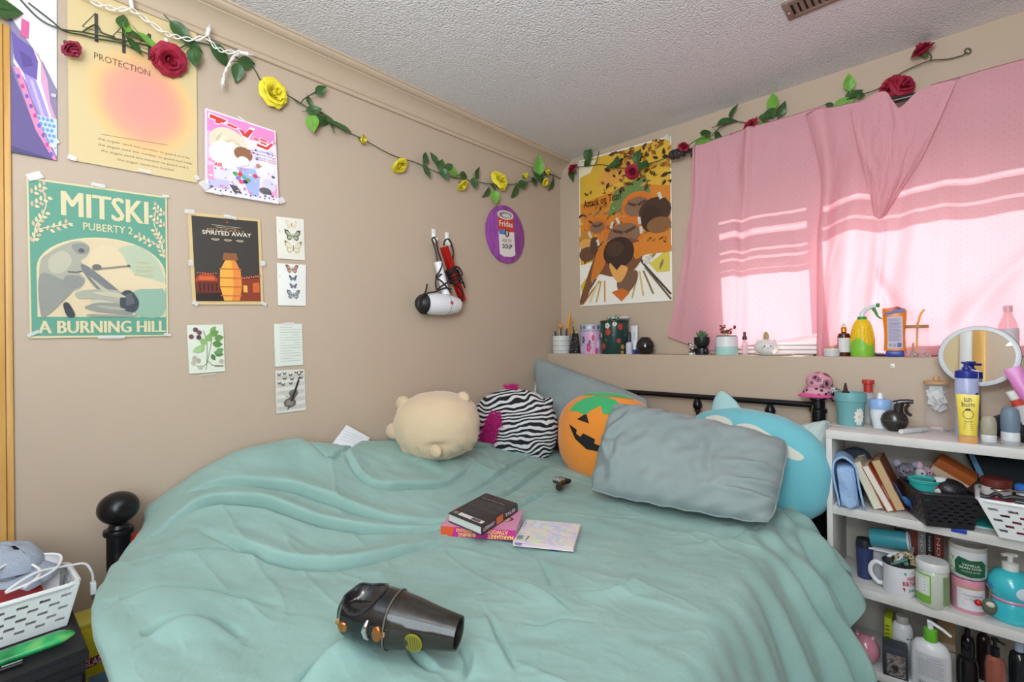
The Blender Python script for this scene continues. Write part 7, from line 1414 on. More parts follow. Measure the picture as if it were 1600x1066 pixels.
m = MB(); m.grid(lambda u, v: (w * (.40 + .10 * v) * math.cos(2 * PI * u), (.016 * (1 - v) ** .8 + .0012) * math.sin(2 * PI * u), h * (.17 + .83 * v)), 32, 12); obj('tube', m, M('#f0d84e', .4), t); lat('cap', t, [(w * .40, 0), (w * .42, .003), (w * .42, h * .15), (w * .40, h * .17)], M('#e2a868', .35), 28, 1, .5)
ff = lambda a, b: (a * w * .46, -.0015 - .0165 * (1 - (b * .83)) ** .8 * math.sqrt(max(.02, 1 - a * a)), h * (.17 + .83 * b)); m = MB(); mats = [M('#4a3d28', .5), M('#b89a3c', .5)]
put_text(m, 'sun', (-.35, .82, .35, .92), ff, 0); put_text(m, 'bum', (-.55, .70, .62, .82), ff, 0)
for i in range(24):
    a0, a1 = 2 * PI * i / 24, 2 * PI * (i + 1) / 24; e0 = lambda a, k: (.04 + .52 * k * math.cos(a), .52 + .115 * k * math.sin(a)); fine_poly([e0(a0, 1), e0(a1, 1), e0(a1, .90), e0(a0, .90)], ff, m, 0, 0)
fine_poly([(-.3, .62), (-.12, .66), (.2, .66), (.36, .62), (.2, .605), (-.12, .605)], ff, m, 0, 0); put_text(m, 'face 50', (-.32, .32, .42, .37), ff, 0)
for i in range(4): fine_poly([(-.45, .27 - .045 * i), (.5, .27 - .045 * i), (.5, .285 - .045 * i), (-.45, .285 - .045 * i)], ff, m, 1, 0)
obj('print', m, mats, t, smooth=False)
def travel(lab, xywh, col):
    x, y, w, h = xywh; r = w / 2; t = item('travel_bottle', lab, 'bottle', x, y, ZT); lat('cap', t, [(r * .96, 0), (r, .003), (r, h * .12), (r * .92, h * .13)], M('#cfd2d6', .1, alpha=.6), 28); lat('collar', t, [(r * .92, h * .12), (r * .95, h * .14), (r * .95, h * .33), (r * .9, h * .35)], M('#dedfe2', .35), 28); lat('bottle', t, [(r * .88, h * .34), (r * .98, h * .42), (r * .98, h * .75), (r * .84, h * .92), (r * .5, h * .99), (0, h)], M(col, .45), 28)
travel('small beige silicone travel bottle with white collar', (1.904,-0.412,0.0368,0.0875), '#a9a492'); travel('larger slate blue silicone travel bottle at the frame edge', (1.951,-0.381,0.0437,0.115), '#74879a')
t = item('toiletry_bag', 'black toiletry bag behind the slate blue travel bottle', 'bag', *(1.956,-0.3), ZT); m = MB(); m.ball((.03, .0, .045), .085, .04, .046, 24, 14); obj('body', m, M('#1e1d22', .7, bump=(120, .4)), t); obj('zip', MB().tube([(.03 + .08 * math.cos(a), -.01, .045 + .044 * math.sin(a)) for a in [PI * k / 12 for k in range(13)]], .003, 6), M('#3a3a40', .4), t)
# round lighted mirror
mc = Vector((1.887,-0.26,1.207)); rad = 0.0992; nrm = (Vector((CAMX, CAMY, 1.27)) - mc).normalized(); nrm = (nrm + Vector((-.10, 0, .05))).normalized()
t = thing('makeup_mirror', 'round makeup mirror with frosted white light ring', 'mirror', (mc.x, mc.y, ZT)); cm0 = mc - Vector(t.location)
obj('housing', MB().lathe([(0, -.016), (rad * .9, -.014), (rad * .985, -.006), (rad, .0), (rad * .985, .003)], 56, cm0, axis=nrm, close=False), M('#8e8f94', .2, .9), t); obj('light_ring', MB().lathe([(rad * .985, .003), (rad * .95, .005), (rad * .86, .005), (rad * .85, .002)], 56, cm0, axis=nrm, close=False), M('#d6dadf', .35), t); mm = MB(); u_, v_, w_ = frame(nrm); mm.add([cm0 + nrm * .0025 + (u_ * math.cos(2 * PI * k / 56) + v_ * math.sin(2 * PI * k / 56)) * rad * .857 for k in range(56)], [tuple(range(56))]); obj('glass', mm, M('#e6e8ea', .005, 1.0), t, smooth=False)
obj('stem', MB().tube([cm0 + Vector((0, .012, -rad * .95)), Vector((0, .02, .012))], .007, 10), M('#b9bbc0', .2, .9), t); obj('base', MB().lathe([(.05, 0), (.052, .005), (.045, .010), (0, .013)], 28, (0, .02, 0)), M('#c9cbd0', .3), t)
t = item('trinket', 'small pink bottle cap by the mirror base', 'cap', *(1.819,-0.0664), ZT); lat('cap', t, [(.010, 0), (.011, .002), (.011, .010), (.009, .012), (0, .012)], M('#e0a0b0', .4), 18); lat('disc', t, [(.006, .012), (.006, .0125), (0, .0125)], M('#d08a9c', .4), 12)
pk = Vector((1.962,-0.33,1.149)); t = thing('cream_tube', 'pink tube leaning against the mirror at the frame edge', 'tube', (pk.x, pk.y, ZT)); d = Vector((.35, 0, -.9)); b0 = pk - Vector(t.location) + Vector((-.004, 0, .025)); m = MB(); m.grid(lambda u, v: b0 + d * (.10 * v) + Vector((.9, 0, .35)) * (.021 * (1 - .1 * v) * math.cos(2 * PI * u)) + Vector((0, 1, 0)) * ((.002 + .014 * v) * math.sin(2 * PI * u)), 24, 8); obj('tube', m, M('#de86c6', .35), t)
e0 = b0 + d * .10; obj('cap', MB().lathe([(.014, 0), (.015, .003), (.013, .03), (0, .031)], 16, e0, axis=d), M('#c9c6c6', .4), t); t.location.z = ZT; 
pk = Vector((1.952,-0.36,1.104)); t = thing('toothpaste_tube', 'white and red tube with white cap by the pink tube', 'tube', (pk.x, pk.y, ZT)); b0 = pk - Vector(t.location); d = Vector((.40, .1, -.85)); obj('cap', MB().lathe([(.010, 0), (.011, .002), (.011, .022), (.009, .024)], 14, b0, axis=d), M('#e6e4e2', .4), t); m = MB(); m.grid(lambda u, v: b0 + d * (.024 + .085 * v) + Vector((.9, 0, .38)) * ((.011 + .008 * v) * math.cos(2 * PI * u)) + Vector((0, 1, 0)) * (.011 * (1 - .8 * v) * math.sin(2 * PI * u)), 20, 6); obj('tube', m, M('#d9d2d0', .4), t); m = MB(); m.grid(lambda u, v: b0 + d * (.028 + .02 * v) + Vector((.9, 0, .38)) * ((.0125 + .002 * v) * math.cos(2 * PI * u)) + Vector((0, 1, 0)) * (.0125 * math.sin(2 * PI * u)), 20, 3); obj('red_band', m, M('#d0453c', .4), t)
# pink leopard doll hat on the headboard post
hp = Vector((1.435,-0.205,1.074)); LEO = ramp_mat('pink_leopard', 'ShaderNodeTexVoronoi', [(.20, '#2a2024'), (.32, '#d890a4'), (.38, '#2a2024'), (.50, '#dba0b0'), (1.0, '#d890a4')], rough=.85, scale=38)
t = thing('doll_hat', 'pink leopard print doll hat with hot pink brim on the bedpost', 'doll hat', (hp.x, hp.y - .005, HZ + .042)); 
obj('crown', MB().ball((0, -.004, .052), .046, .042, .040, 24, 16), LEO, t); obj('lower_crown', MB().ball((-.008, -.012, .012), .050, .042, .026, 24, 12), ramp_mat('leopard_dark', 'ShaderNodeTexVoronoi', [(.30, '#2a2024'), (.42, '#d8a0ac')], rough=.85, scale=60), t)
m = MB(); m.lathe([(.036, .008), (.060, -.006), (.062, -.002), (.036, .014)], 28, (-.012, -.014, .0), sy=.8); obj('brim', m, M('#e05a9c', .7), t); obj('tassel', fringe(lambda R: (Vector((.045 + R.uniform(-.012, .012), -.01, .012 + R.uniform(-.02, .02))), Vector((.8, -.4, -.5))), 60, .022, .003, 5), ramp_mat('tassel_bw', 'ShaderNodeTexNoise', [(.45, '#d8d4d4'), (.55, '#1c1a1c')], scale=60), t, kind='stuff')
bs = thing('bead_string', 'thin string of gold beads looped on the bedpost', 'beads', (hp.x, hp.y - .03, HZ - .03)); m = MB(); pts = spline([(-.02, -.002, .03), (-.024, -.004, -.02), (-.010, -.006, -.06), (.015, -.006, -.075), (.03, -.006, -.06)], 8)
for k in range(0, len(pts), 2): m.ball(pts[k], .0024, seg=6, rings=5)
obj('beads', m, M('#c49a5a', .3, .6), bs); obj('thread', MB().tube(pts, .0006, 5), M('#a98a5a', .5), bs)

# ------------------------------------------------------------ first shelf
x, y, w, h = (1.553,-0.384,0.1,0.179)
t = item('fabric_pouch', 'pale blue folded fabric pouch standing on the upper shelf', 'pouch', x, y, Z1); PB = M('#9dbce2', .8, bump=(70, .4)); t.rotation_euler = (0, -.10, .15)
m = MB(); tk = w * .38
def loop(u, off): # inverted U cross section
    p = [(-tk * .85, .004), (-tk, h * .5), (-tk * .9, h * .85), (-tk * .3, h * .99), (tk * .3, h * .97), (tk * .9, h * .8), (tk * 1.0, h * .4), (tk * 1.15, .004)]
    q = cr([Vector((a, b, 0)) for a, b in p], u); return q
m.grid(lambda u, v: (loop(u, 0).x * (1 - .04 * math.sin(PI * v)) + .002 * nz(u * 8, v * 8), -.055 + .11 * v, loop(u, 0).y + .002 * nz(u * 7, v * 6, 3)), 40, 10); o = obj('flap', m, PB, t); sd = o.modifiers.new('t', 'SOLIDIFY'); sd.thickness = .006
m = MB(); m.box((-tk * .66, -.050, .002), (tk * .75, .05, h * .80), .012); obj('inner', m, PB, t)
m = MB(); m.grid(lambda u, v: (-tk * .62 + tk * 1.2 * u, -.052 - .010 * math.sin(PI * u) * (1 - .5 * v) - .003 * math.sin(9 * v + 4 * u), h * (.03 + .72 * v) + .003 * math.sin(u * 8)), 16, 16); o = obj('front_fold', m, PB, t); sd = o.modifiers.new('t', 'SOLIDIFY'); sd.thickness = .004
q = (1.557,-0.24,0.828); t = item('hair_accessory', 'dark felt accessory behind the pale blue pouch', 'accessory', q[0], q[1], Z1); obj('lobe', MB().ball((0, 0, h * .80), .045, .03, .035, 20, 12), M('#3c4250', .9), t); obj('stem', MB().lathe([(.02, 0), (.016, h * .7), (.01, h * .8)], 12), M('#3c4250', .9), t)
def shelf_book(name, label, pxb, pxt, z, t_, d_, cover, pages, yb, h_, edge='pages', group=None):
    """a standing, leaning book; pxb / pxt = foot and head of its near edge already in room x; lean from the two"""
    root = item(name, label, 'book', pxb[0], yb, z, group); an = math.atan2(pxt[0] - pxb[0], pxt[2] - pxb[2]); root.rotation_euler = (0, an, 0)
    obj('pages', MB().box((.0022, .002, .003), (t_ - .0022, d_ - .002, h_ - .003)), pages, root, smooth=False)
    m = MB(); m.box((0, 0, 0), (.0022, d_, h_)); m.box((t_ - .0022, 0, 0), (t_, d_, h_))
    if edge == 'spine': m.box((.0022, -.0005, 0), (t_ - .0022, .002, h_))
    else: m.box((.0022, d_ - .002, 0), (t_ - .0022, d_, h_))
    obj('cover', m, cover, root, smooth=False); return root
CP = M('#ddd5c0', .75)
b1 = shelf_book('book', 'cream paged book leaning on the pale blue pouch', (1.625,-0.4,0.7), (1.575,-0.4,0.822), Z1, .026, .13, M('#c9bda0', .6), CP, -.40, .165)
b2 = shelf_book('book', 'book with an orange red cover leaning in the middle of three', (1.66,-0.4,0.707), (1.605,-0.4,0.819), Z1, .022, .12, M('#c4482a', .5), M('#e4dfd2', .75), -.40, .160)
b3 = shelf_book('book', 'russet covered book leaning rightmost of three on upper shelf', (1.681,-0.36,0.704), (1.626,-0.36,0.834), Z1, .028, .13, M('#8a3f1e', .5), M('#c9ae84', .75), -.37, .175)
m = MB(); fb = lambda a, b: (.0225, .01 + .10 * a, .02 + .12 * b); [fine_poly(p, fb, m, k % 2, 0) for k, p in enumerate(([(0, .1), (.6, .3), (.5, .6), (0, .5)], [(.1, .6), (.5, .55), (.7, .9), (.2, .95)], [(.5, 0), (.9, .1), (.8, .4)]))]; obj('print', m, [M('#e6d2b4', .5), M('#d9763c', .5)], b2, smooth=False)
q = (1.686,-0.339,0.68); t = item('candy_box', 'purple candy box with yellow lettering on the upper shelf', 'box', q[0], q[1] + .014, Z1); w = 0.0921 * .8
obj('carton', MB().box((-w / 2, -.014, 0), (w / 2, .014, .018), .001), M('#6d3f9c', .4), t); m = MB(); fb = lambda a, b: (-w * .45 + w * .9 * a, -.013 + .026 * b, .0185); put_text(m, 'SOUR', (.2, .15, .8, .85), fb, 0, .03); obj('print', m, [M('#e8d24a', .5)], t, smooth=False); obj('end_flap', MB().box((w / 2, -.013, .001), (w / 2 + .006, .013, .017), .001), M('#d9c9b0', .5), t)
q = (1.634,-0.343,0.68); t = item('eraser', 'small peach coloured eraser by the purple candy box', 'eraser', q[0], q[1], Z1); obj('rubber', MB().box((-.012, -.006, 0), (.012, .006, .012), .004), M('#d9a98c', .6), t); obj('sleeve', MB().box((-.005, -.0065, -.0), (.012, .0065, .0125), .004), M('#c9967a', .6), t)
# black woven basket
fL, fR = Vector((1.763,-0.468,0.682)), Vector((1.868,-0.423,0.682)); e = (fR - fL).normalized(); nn_ = Vector((-e.y, e.x, 0)); W0 = (fR - fL).length
def kb(a, b): p = fL + e * a + nn_ * b; return (p.x, p.y)
base = [kb(0, 0), kb(W0, 0), kb(W0, .13), kb(0, .13)]; o_ = .030; top = [kb(-.022, -.014), kb(W0 + .020, -.014), kb(W0 + .020, .15), kb(-.022, .15)]; zt = (1.811,-0.44,0.785)[2]
KM = M('#232227', .45)
holed_basket('woven_basket', 'black woven plastic basket of small things on the upper shelf', base, top, Z1 + .002, zt, KM, 7, .022, hole_h=.42, thick=.003, rimr=.006)
bkc = fL + e * W0 * .5 + nn_ * .065
def inb(a, b, z): p = fL + e * (W0 * a) + nn_ * b; return Vector((p.x, p.y, z))
q = inb(.20, .075, zt - .008); t = thing('tin_cup', 'bright turquoise cup in the black woven basket', 'cup', q); lat('cup', t, [(.030, -.03), (.035, .0), (.041, .030), (.043, .032), (.040, .034), (.030, .026), (0, .026)], M('#3fbfb9', .3), 30); lat('band', t, [(.0418, .024), (.0432, .026), (.042, .028)], M('#2f9f9a', .3), 30)
for nm, lab, px_, y_, c, col in (('plush_keyring', 'fluffy grey koala keyring behind the turquoise cup', 0, -.29, .030, '#8d8896'), ('plush_keyring', 'small pale pink bunny keyring above the turquoise cup', 1, -.30, .022, '#c9a4b8')):
    p = Vector(((1.705,-0.29,0.807), (1.759,-0.31,0.816))[px_]); t = thing(nm, lab, 'keyring', p, group=None); CM2 = M(col, .95, bump=(90, 1.0), dist=.02); obj('head', MB().ball((0, 0, 0), c, c * .9, c * .9, 20, 14), CM2, t)
    for q in (-1, 1): obj('ear', MB().ball((q * c * .85, 0, c * .75), c * .42, c * .25, c * (.45 if px_ == 0 else .75), 12, 8), M('#a9a4b4' if px_ == 0 else '#d4b2c4', .95), t)
    fd = Vector((CAMX - p.x, CAMY - p.y, .3)).normalized()
    for q in (-1, 1): obj('eye', MB().ball(fd * c * .88 + fd.cross(Vector((0, 0, 1))) * (q * c * .3), c * .10, seg=8, rings=6), BLK, t)
    obj('nose', MB().ball(fd * c * .95 - Vector((0, 0, c * .15)), c * .14, seg=8, rings=6), M('#5a4c58', .5), t); obj('body', MB().ball((c * .4, 0, -c * 1.1), c * .7, c * .6, c * .7, 16, 10), CM2, t)
p = Vector((1.744,-0.33,0.813)); t = thing('plush_keyring', 'tiny mint faced keyring between koala and bunny', 'keyring', p); obj('head', MB().ball((0, 0, 0), .016, .014, .018, 14, 10), M('#b9b6bc', .9), t); obj('eye', MB().ball((.004, -.014, .003), .003, seg=8, rings=6), BLK, t)
p = Vector((1.823,-0.3,0.825)); t = rbox('card_box', 'orange brown cardboard box tilted behind the black basket', 'box', p, (.105, .05, .060), (.3, .55, 0), M('#a2521f', .5)); obj('side_label', MB().box((-.050, -.0262, -.028), (.050, -.0252, .0)), M('#c9b29a', .6), t)
p = inb(.70, .06, zt); t = thing('makeup_brush_set', 'black glittery makeup bag in the black woven basket', 'bag', p); m = MB(); m.ball((0, 0, 0), .045, .04, .035, 22, 12); obj('body', m, ramp_mat('glitter_black', 'ShaderNodeTexVoronoi', [(.08, '#cfd0d4'), (.14, '#1c1b1f')], rough=.4, scale=110), t); obj('puller', MB().ball((-.03, -.03, .008), .008, .004, .012, 8, 6), M('#b0344a', .4), t)
p = inb(.48, .05, zt - .002); t = thing('tissue_pack', 'white crumpled tissue pack in the black woven basket', 'tissues', p); obj('pack', MB().ball((0, 0, 0), .022, .018, .014, 14, 8), M('#d9d3d4', .7), t); obj('tissue', MB().lathe([(.014, 0), (.008, .016), (.016, .034)], 8, (0, 0, .008), sy=.4), M('#e6e2e2', .8), t)
p = Vector((1.704,-0.37,0.737)); t = thing('blue_pouch', 'blue shiny packet squeezed between books and black basket', 'packet', p); m = MB(); m.grid(lambda u, v: (-.03 + .05 * u + .01 * v, -.02 - .01 * math.sin(3 * u), .05 - .085 * u * .8 - .03 * v + .004 * math.sin(9 * u + 7 * v)), 14, 8); o = obj('film', m, ramp_mat('blue_packet', 'ShaderNodeTexNoise', [(.35, '#1c2440'), (.65, '#2f6aa8')], rough=.25, scale=20), t); sd = o.modifiers.new('t', 'SOLIDIFY'); sd.thickness = .003
q = (1.836,-0.434,0.677); t = thing('shelf_tag', 'blue plastic tag clipped under the black basket on the shelf edge', 'tag', q); w = 0.0471 * .75; obj('plate', MB().box((-w / 2, -.002, -.008), (w / 2, .001, .006), .0008), M('#2443b0', .35), t); obj('lip', MB().box((-w / 2, -.002, .004), (w / 2, .016, .0062)), M('#2443b0', .35), t)
q0 = Vector((1.871,-0.376,0.683)); t = item('folder', 'flat turquoise folder under the white basket', 'folder', q0.x + .05, q0.y + .05, Z1); obj('cover', MB().box((-.055, -.055, .004), (.065, .07, .007), .001), M('#35b3ab', .4), t); obj('sheets', MB().box((-.052, -.052, .0005), (.066, .066, .004)), M('#dfe3e2', .7), t)
# white slotted basket on the shelf
fL = Vector((1.923,-0.463,0.684)); e = Vector((1, 0, 0)); nn_ = Vector((0, 1, 0)); base = [(fL.x, fL.y), (fL.x + .22, fL.y), (fL.x + .22, fL.y + .14), (fL.x, fL.y + .14)]; zt2 = (1.895,-0.46,0.792)[2]; o_ = .03
top = [(fL.x - .045, fL.y - .02), (fL.x + .26, fL.y - .02), (fL.x + .26, fL.y + .17), (fL.x - .045, fL.y + .17)]
holed_basket('plastic_basket', 'white slotted basket at the right end of the upper shelf', base, top, Z1 + .008, zt2, WPL, 5, .030, thick=.0025)
pk_ = thing('pink_cloth', 'crimson cloth lying inside the right white basket', 'cloth', (fL.x + .1, fL.y + .06, Z1 + .03)); m = MB(); m.box((-.085, -.05, -.018), (.1, .06, .028), .012); obj('fold', m, M('#a8324e', .9), pk_); obj('top_fold', MB().box((-.06, -.04, .026), (.08, .05, .036), .005), M('#b84a62', .9), pk_)
p = Vector((1.921,-0.36,0.808)); t = thing('cream_jar', 'white jar with a brown red lid in the right white basket', 'jar', (p.x, p.y, zt2 - .05)); lat('jar', t, [(.032, 0), (.034, .05), (.034, .070), (.030, .074)], M('#d8d3d4', .35), 28); lat('lid', t, [(.036, .072), (.036, .092), (.033, .095), (0, .095)], M('#6a2a24', .4), 28); wraplabel('band', t, cyl_fn(t, .034, .03, .045), M('#b03a52', .5), -1, 1)
p = Vector((1.943,-0.43,0.818)); t = thing('metal_spoon', 'shiny metal spoon lying over the right white basket', 'spoon', (p.x, p.y, p.z)); obj('bowl', MB().ball((-.018, 0, 0), .020, .010, .005, 16, 8), M('#b9a88c', .15, 1.0), t); obj('handle', MB().tube([(0, 0, .001), (.06, .01, .006)], .003, 8), M('#c0b49c', .15, 1.0), t)
p = Vector((1.973,-0.4,0.826)); t = thing('small_bottle', 'bright blue capped bottle poking from the right white basket', 'cap', (p.x, p.y, p.z)); lat('cap', t, [(.016, -.012), (.017, .008), (.012, .012), (0, .012)], M('#2f6fc4', .35), 18); lat('collar', t, [(.013, -.02), (.013, -.012)], M('#dfe3ea', .35), 18)
hb_ = thing('hair_band', 'black wavy headband draped across the right white basket', 'headband', (1.934,-0.47,0.807)); m = MB(); m.tube(spline(((1.883,-0.475,0.803),(1.901,-0.475,0.803),(1.916,-0.475,0.815),(1.931,-0.475,0.806),(1.95,-0.475,0.813),(1.976,-0.475,0.812)), 6), .006, 8); obj('band', m, BLK, hb_, world=True); obj('comb', MB().tube(spline(((1.949,-0.478,0.801),(1.956,-0.478,0.81),(1.969,-0.478,0.807)), 5), .003, 6), BLK, hb_, world=True)
# black framed tray leaning at the back of the shelf
c_ = [Vector(p) for p in ((1.851,-0.2,0.88), (2.047,-0.2,0.885), (2.033,-0.33,0.771), (1.899,-0.33,0.771))]
tr = thing('framed_tray', 'black framed tray with a pale blue edge leaning at the shelf back', 'frame', c_[3])
n_ = (c_[1] - c_[0]).cross(c_[3] - c_[0]).normalized(); n_ = n_ if n_.y < 0 else -n_
def quad(m, q, t0, t1): m.prism([(i, 0) for i in range(4)], lambda i, _: q[i] + n_ * t0, lambda i, _: q[i] + n_ * t1); return m
obj('board', quad(MB(), c_, 0, .006), M('#17161a', .3), tr, world=True); inn = [c_[0].lerp(c_[1], .12).lerp(c_[3], .14), c_[1].lerp(c_[2], .14), c_[2].lerp(c_[1], .1), c_[3].lerp(c_[2], .14).lerp(c_[0], .1)]; obj('pane', quad(MB(), inn, .006, .0075), M('#2c3336', .08), tr, world=True)
obj('edge', quad(MB(), [c_[0].lerp(c_[1], .03), c_[0].lerp(c_[1], .10), c_[3].lerp(c_[2], .12), c_[3].lerp(c_[2], .01)], .006, .012), M('#6c9cc0', .3), tr, world=True)

# ------------------------------------------------------------ second shelf
x, y, w, h = (1.588,-0.33,0.0516,0.138); r = w / 2
t = item('tumbler', 'dark navy tumbler at the left end of the middle shelf', 'tumbler', x, y, Z2); lat('body', t, [(r * .8, 0), (r * .84, .004), (r, h * .78), (r, h * .8)], M('#34406a', .4)); lat('lid', t, [(r * 1.02, h * .8), (r * 1.02, h * .84), (r * .9, h), (0, h)], M('#22252f', .4))
def spine(lab, px_a, px_b, yt, col, tcol, y=-.235, txt=True):
    pass
for k, (lab, b, t_, col, dec) in enumerate((('russet book spine standing behind the birthday mug', (1.719,-0.235,0.0225,0.18), 0, '#7a3020', 0), ('grey book spine with faded lettering behind the label jar', (1.741,-0.235,0.0204,0.182), 0, '#8b8782', 1), ('black book spine with thin lettering beside the grey one', (1.762,-0.235,0.0184,0.183), 0, '#201c20', 2), ('red book spine tucked behind the white candle', (1.784,-0.235,0.0214,0.182), 0, '#8c3028', 1), ('dark brown book spine leaning behind the navy tumbler', (1.687,-0.235,0.0391,0.172), 0, '#2c2422', 0))):
    x, y, w, h = b; h = min(h, .232); root = item('book', lab, 'book', x, y, Z2); w *= 1.02
    m = MB(); m.box((-w / 2, -.012, 0), (-w / 2 + .002, .07, h)); m.box((w / 2 - .002, -.012, 0), (w / 2, .07, h)); m.box((-w / 2 + .002, -.012, 0), (w / 2 - .002, -.010, h)); obj('cover', m, M(col, .5), root, smooth=False); obj('pages', MB().box((-w / 2 + .002, -.010, .002), (w / 2 - .002, .066, h - .003)), CP, root, smooth=False)
    if dec: m = MB(); fb = lambda a, b_: (-w * .3 + w * .6 * b_, -.0124, h * .92 - h * .7 * a); put_text(m, ('NOTES', 'novel stories')[dec - 1], (0, .15, 1, .85), fb, 0); obj('print', m, [M('#cfc8b8', .5)], root, smooth=False)
# birthday mug with ties
x, y, w, h = (1.687,-0.382,0.0886,0.0996); r = w / 2
t = item('mug', 'white enamel mug with red birthday lettering and a black rim', 'mug', x, y, Z2); ENA = M('#e6e6ea', .2, coat=.4); lat('body', t, [(r * .86, 0), (r * .96, .006), (r, .016), (r, h), (r * .95, h), (r * .93, .01), (0, .008)], ENA, 36); lat('rim', t, [(r * .97, h - .001), (r * 1.03, h), (r * 1.03, h + .004), (r * .97, h + .004)], BLK, 36)
fd = facing(x, y) - PI / 2 - .1; hd_ = Vector((math.cos(fd), math.sin(fd), 0)); m = MB(); m.tube(spline([hd_ * r * .95 + Vector((0, 0, h * .80)), hd_ * (r + .018) + Vector((0, 0, h * .86)), hd_ * (r + .032) + Vector((0, 0, h * .66)), hd_ * (r + .030) + Vector((0, 0, h * .40)), hd_ * (r + .012) + Vector((0, 0, h * .18)), hd_ * r * .97 + Vector((0, 0, h * .20))], 6), .0075, 10); obj('handle', m, ENA, t)
f = cyl_fn(t, r, 0, h, .001); deco('lettering', t, [('t', 'HAPPY', f, 0, (.32, .60, .90, .74), .03), ('t', 'BIRTHDAY', f, 0, (.14, .43, 1.05, .57), .03), ('t', 'Julia', f, 1, (.36, .22, .66, .34), .01), ('p', [(.16, .33), (.24, .33), (.20, .22)], f, 0), ('p', ell(.18, .34, .05, .03, 8), f, 0), ('p', ell(.24, .82, .06, .05, 8), f, 2), ('p', [(.40, .80), (.60, .86), (.58, .90)], f, 3)], [M('#b8304c', .4), M('#2f5a50', .4), M('#6fae9c', .4), M('#c9a04a', .4)])
MUG = (x, y, Z2 + h, r)
R = random.Random(8)
for k, (col, lab) in enumerate((('#b9a07c', 'leopard print scrunchie in the white mug'), ('#e6e6e8', 'white hair ribbon in the white mug'), ('#5f8a7c', 'green white hair tie in the white mug'))):
    a = 2.1 * k + .4; c = Vector((MUG[0] + math.cos(a) * r * .42, MUG[1] + math.sin(a) * r * .42, MUG[2] + .006)); t = thing('hair_tie', lab, 'hair tie', c)
    m = MB(); pts = [(.022 * math.cos(q), .020 * math.sin(q), .018 * math.sin(q * 1.0 + k)) for q in [2 * PI * i / 24 for i in range(25)]]; m.tube(pts, .009 if k == 0 else .005, 8, taper=lambda s: 1 + .25 * math.sin(s * 60)); obj('loop', m, M(col, .8) if k else ramp_mat('leopard_band', 'ShaderNodeTexVoronoi', [(.3, '#3a2c22'), (.45, '#c9b088')], scale=130, rough=.8), t); obj('knot', MB().ball((.022, 0, .004), .008, .007, .009, 10, 8), M(col, .8), t)
ta = Vector((1.606,-0.33,0.564)); tb = Vector((1.713,-0.33,0.577)); t = thing('towel_roll', 'turquoise paper roll lying above the white mug', 'roll', ta); dd = tb - ta; rr_ = 0.0311
obj('roll', MB().lathe([(rr_ * .97, 0), (rr_, .002), (rr_, dd.length * .96), (rr_ * .97, dd.length * .97)], 32, axis=dd), M('#3f93a0', .4), t); obj('end_cap', MB().lathe([(rr_ * 1.04, dd.length * .95), (rr_ * 1.06, dd.length), (rr_ * .8, dd.length * 1.005), (rr_ * .75, dd.length * .98), (0, dd.length * .97)], 32, axis=dd), M('#c9ccd0', .4), t)
bxz = ta.z - rr_; bx0 = thing('white_carton', 'white carton behind the mug carrying the turquoise roll', 'box', ((ta.x + tb.x) / 2, -.31, Z2)); hw = abs(tb.x - ta.x) / 2; obj('carton', MB().box((-hw, .0, 0), (hw, .10, bxz - Z2 - .004), .002), M('#cfd0d2', .5), bx0); obj('lid', MB().box((-hw - .004, -.045, bxz - Z2 - .006), (hw + .008, .105, bxz - Z2 - .0005), .002), M('#d9dadc', .5), bx0)
# jar with green label
x, y, w, h = (1.772,-0.401,0.0833,0.141); r = w / 2
t = item('body_scrub_jar', 'clear jar with white lid and lime green label', 'jar', x, y, Z2); lat('jar', t, [(r * .9, 0), (r * .97, .006), (r * .97, h * .78), (r * .9, h * .82)], M('#cdd2c4', .12, coat=.4), 36); lat('lid', t, [(r, h * .82), (r * 1.01, h * .835), (r * 1.0, h * .97), (r * .95, h), (0, h)], M('#e3e3e2', .35), 36)
f = cyl_fn(t, r * .97, h * .10, h * .74, .001); f2 = cyl_fn(t, r * .97, h * .10, h * .74, .0018); f3 = cyl_fn(t, r * .97, h * .10, h * .74, .0024)
deco('label', t, [('g', (-1.0, 0, -.05, 1), f, 0), ('g', (-.95, .28, -.10, .96), f2, 1), ('g', (-.72, .30, -.20, .84), f3, 2), ('g', (.42, 0, .95, 1), f, 3)] + [('p', [(-.64, .72 - .1 * i), (-.28, .72 - .1 * i), (-.28, .75 - .1 * i), (-.64, .75 - .1 * i)], cyl_fn(t, r * .97, h * .10, h * .74, .003), 4, 0) for i in range(4)] + [('p', [(.50, .9 - .08 * i), (.86, .9 - .08 * i), (.86, .93 - .08 * i), (.50, .93 - .08 * i)], f2, 4, 0) for i in range(10)], [M('#7cb53f', .45), M('#d8e2cc', .45), M('#e6e8e6', .45), M('#86a06a', .45), M('#7a8272', .5)])
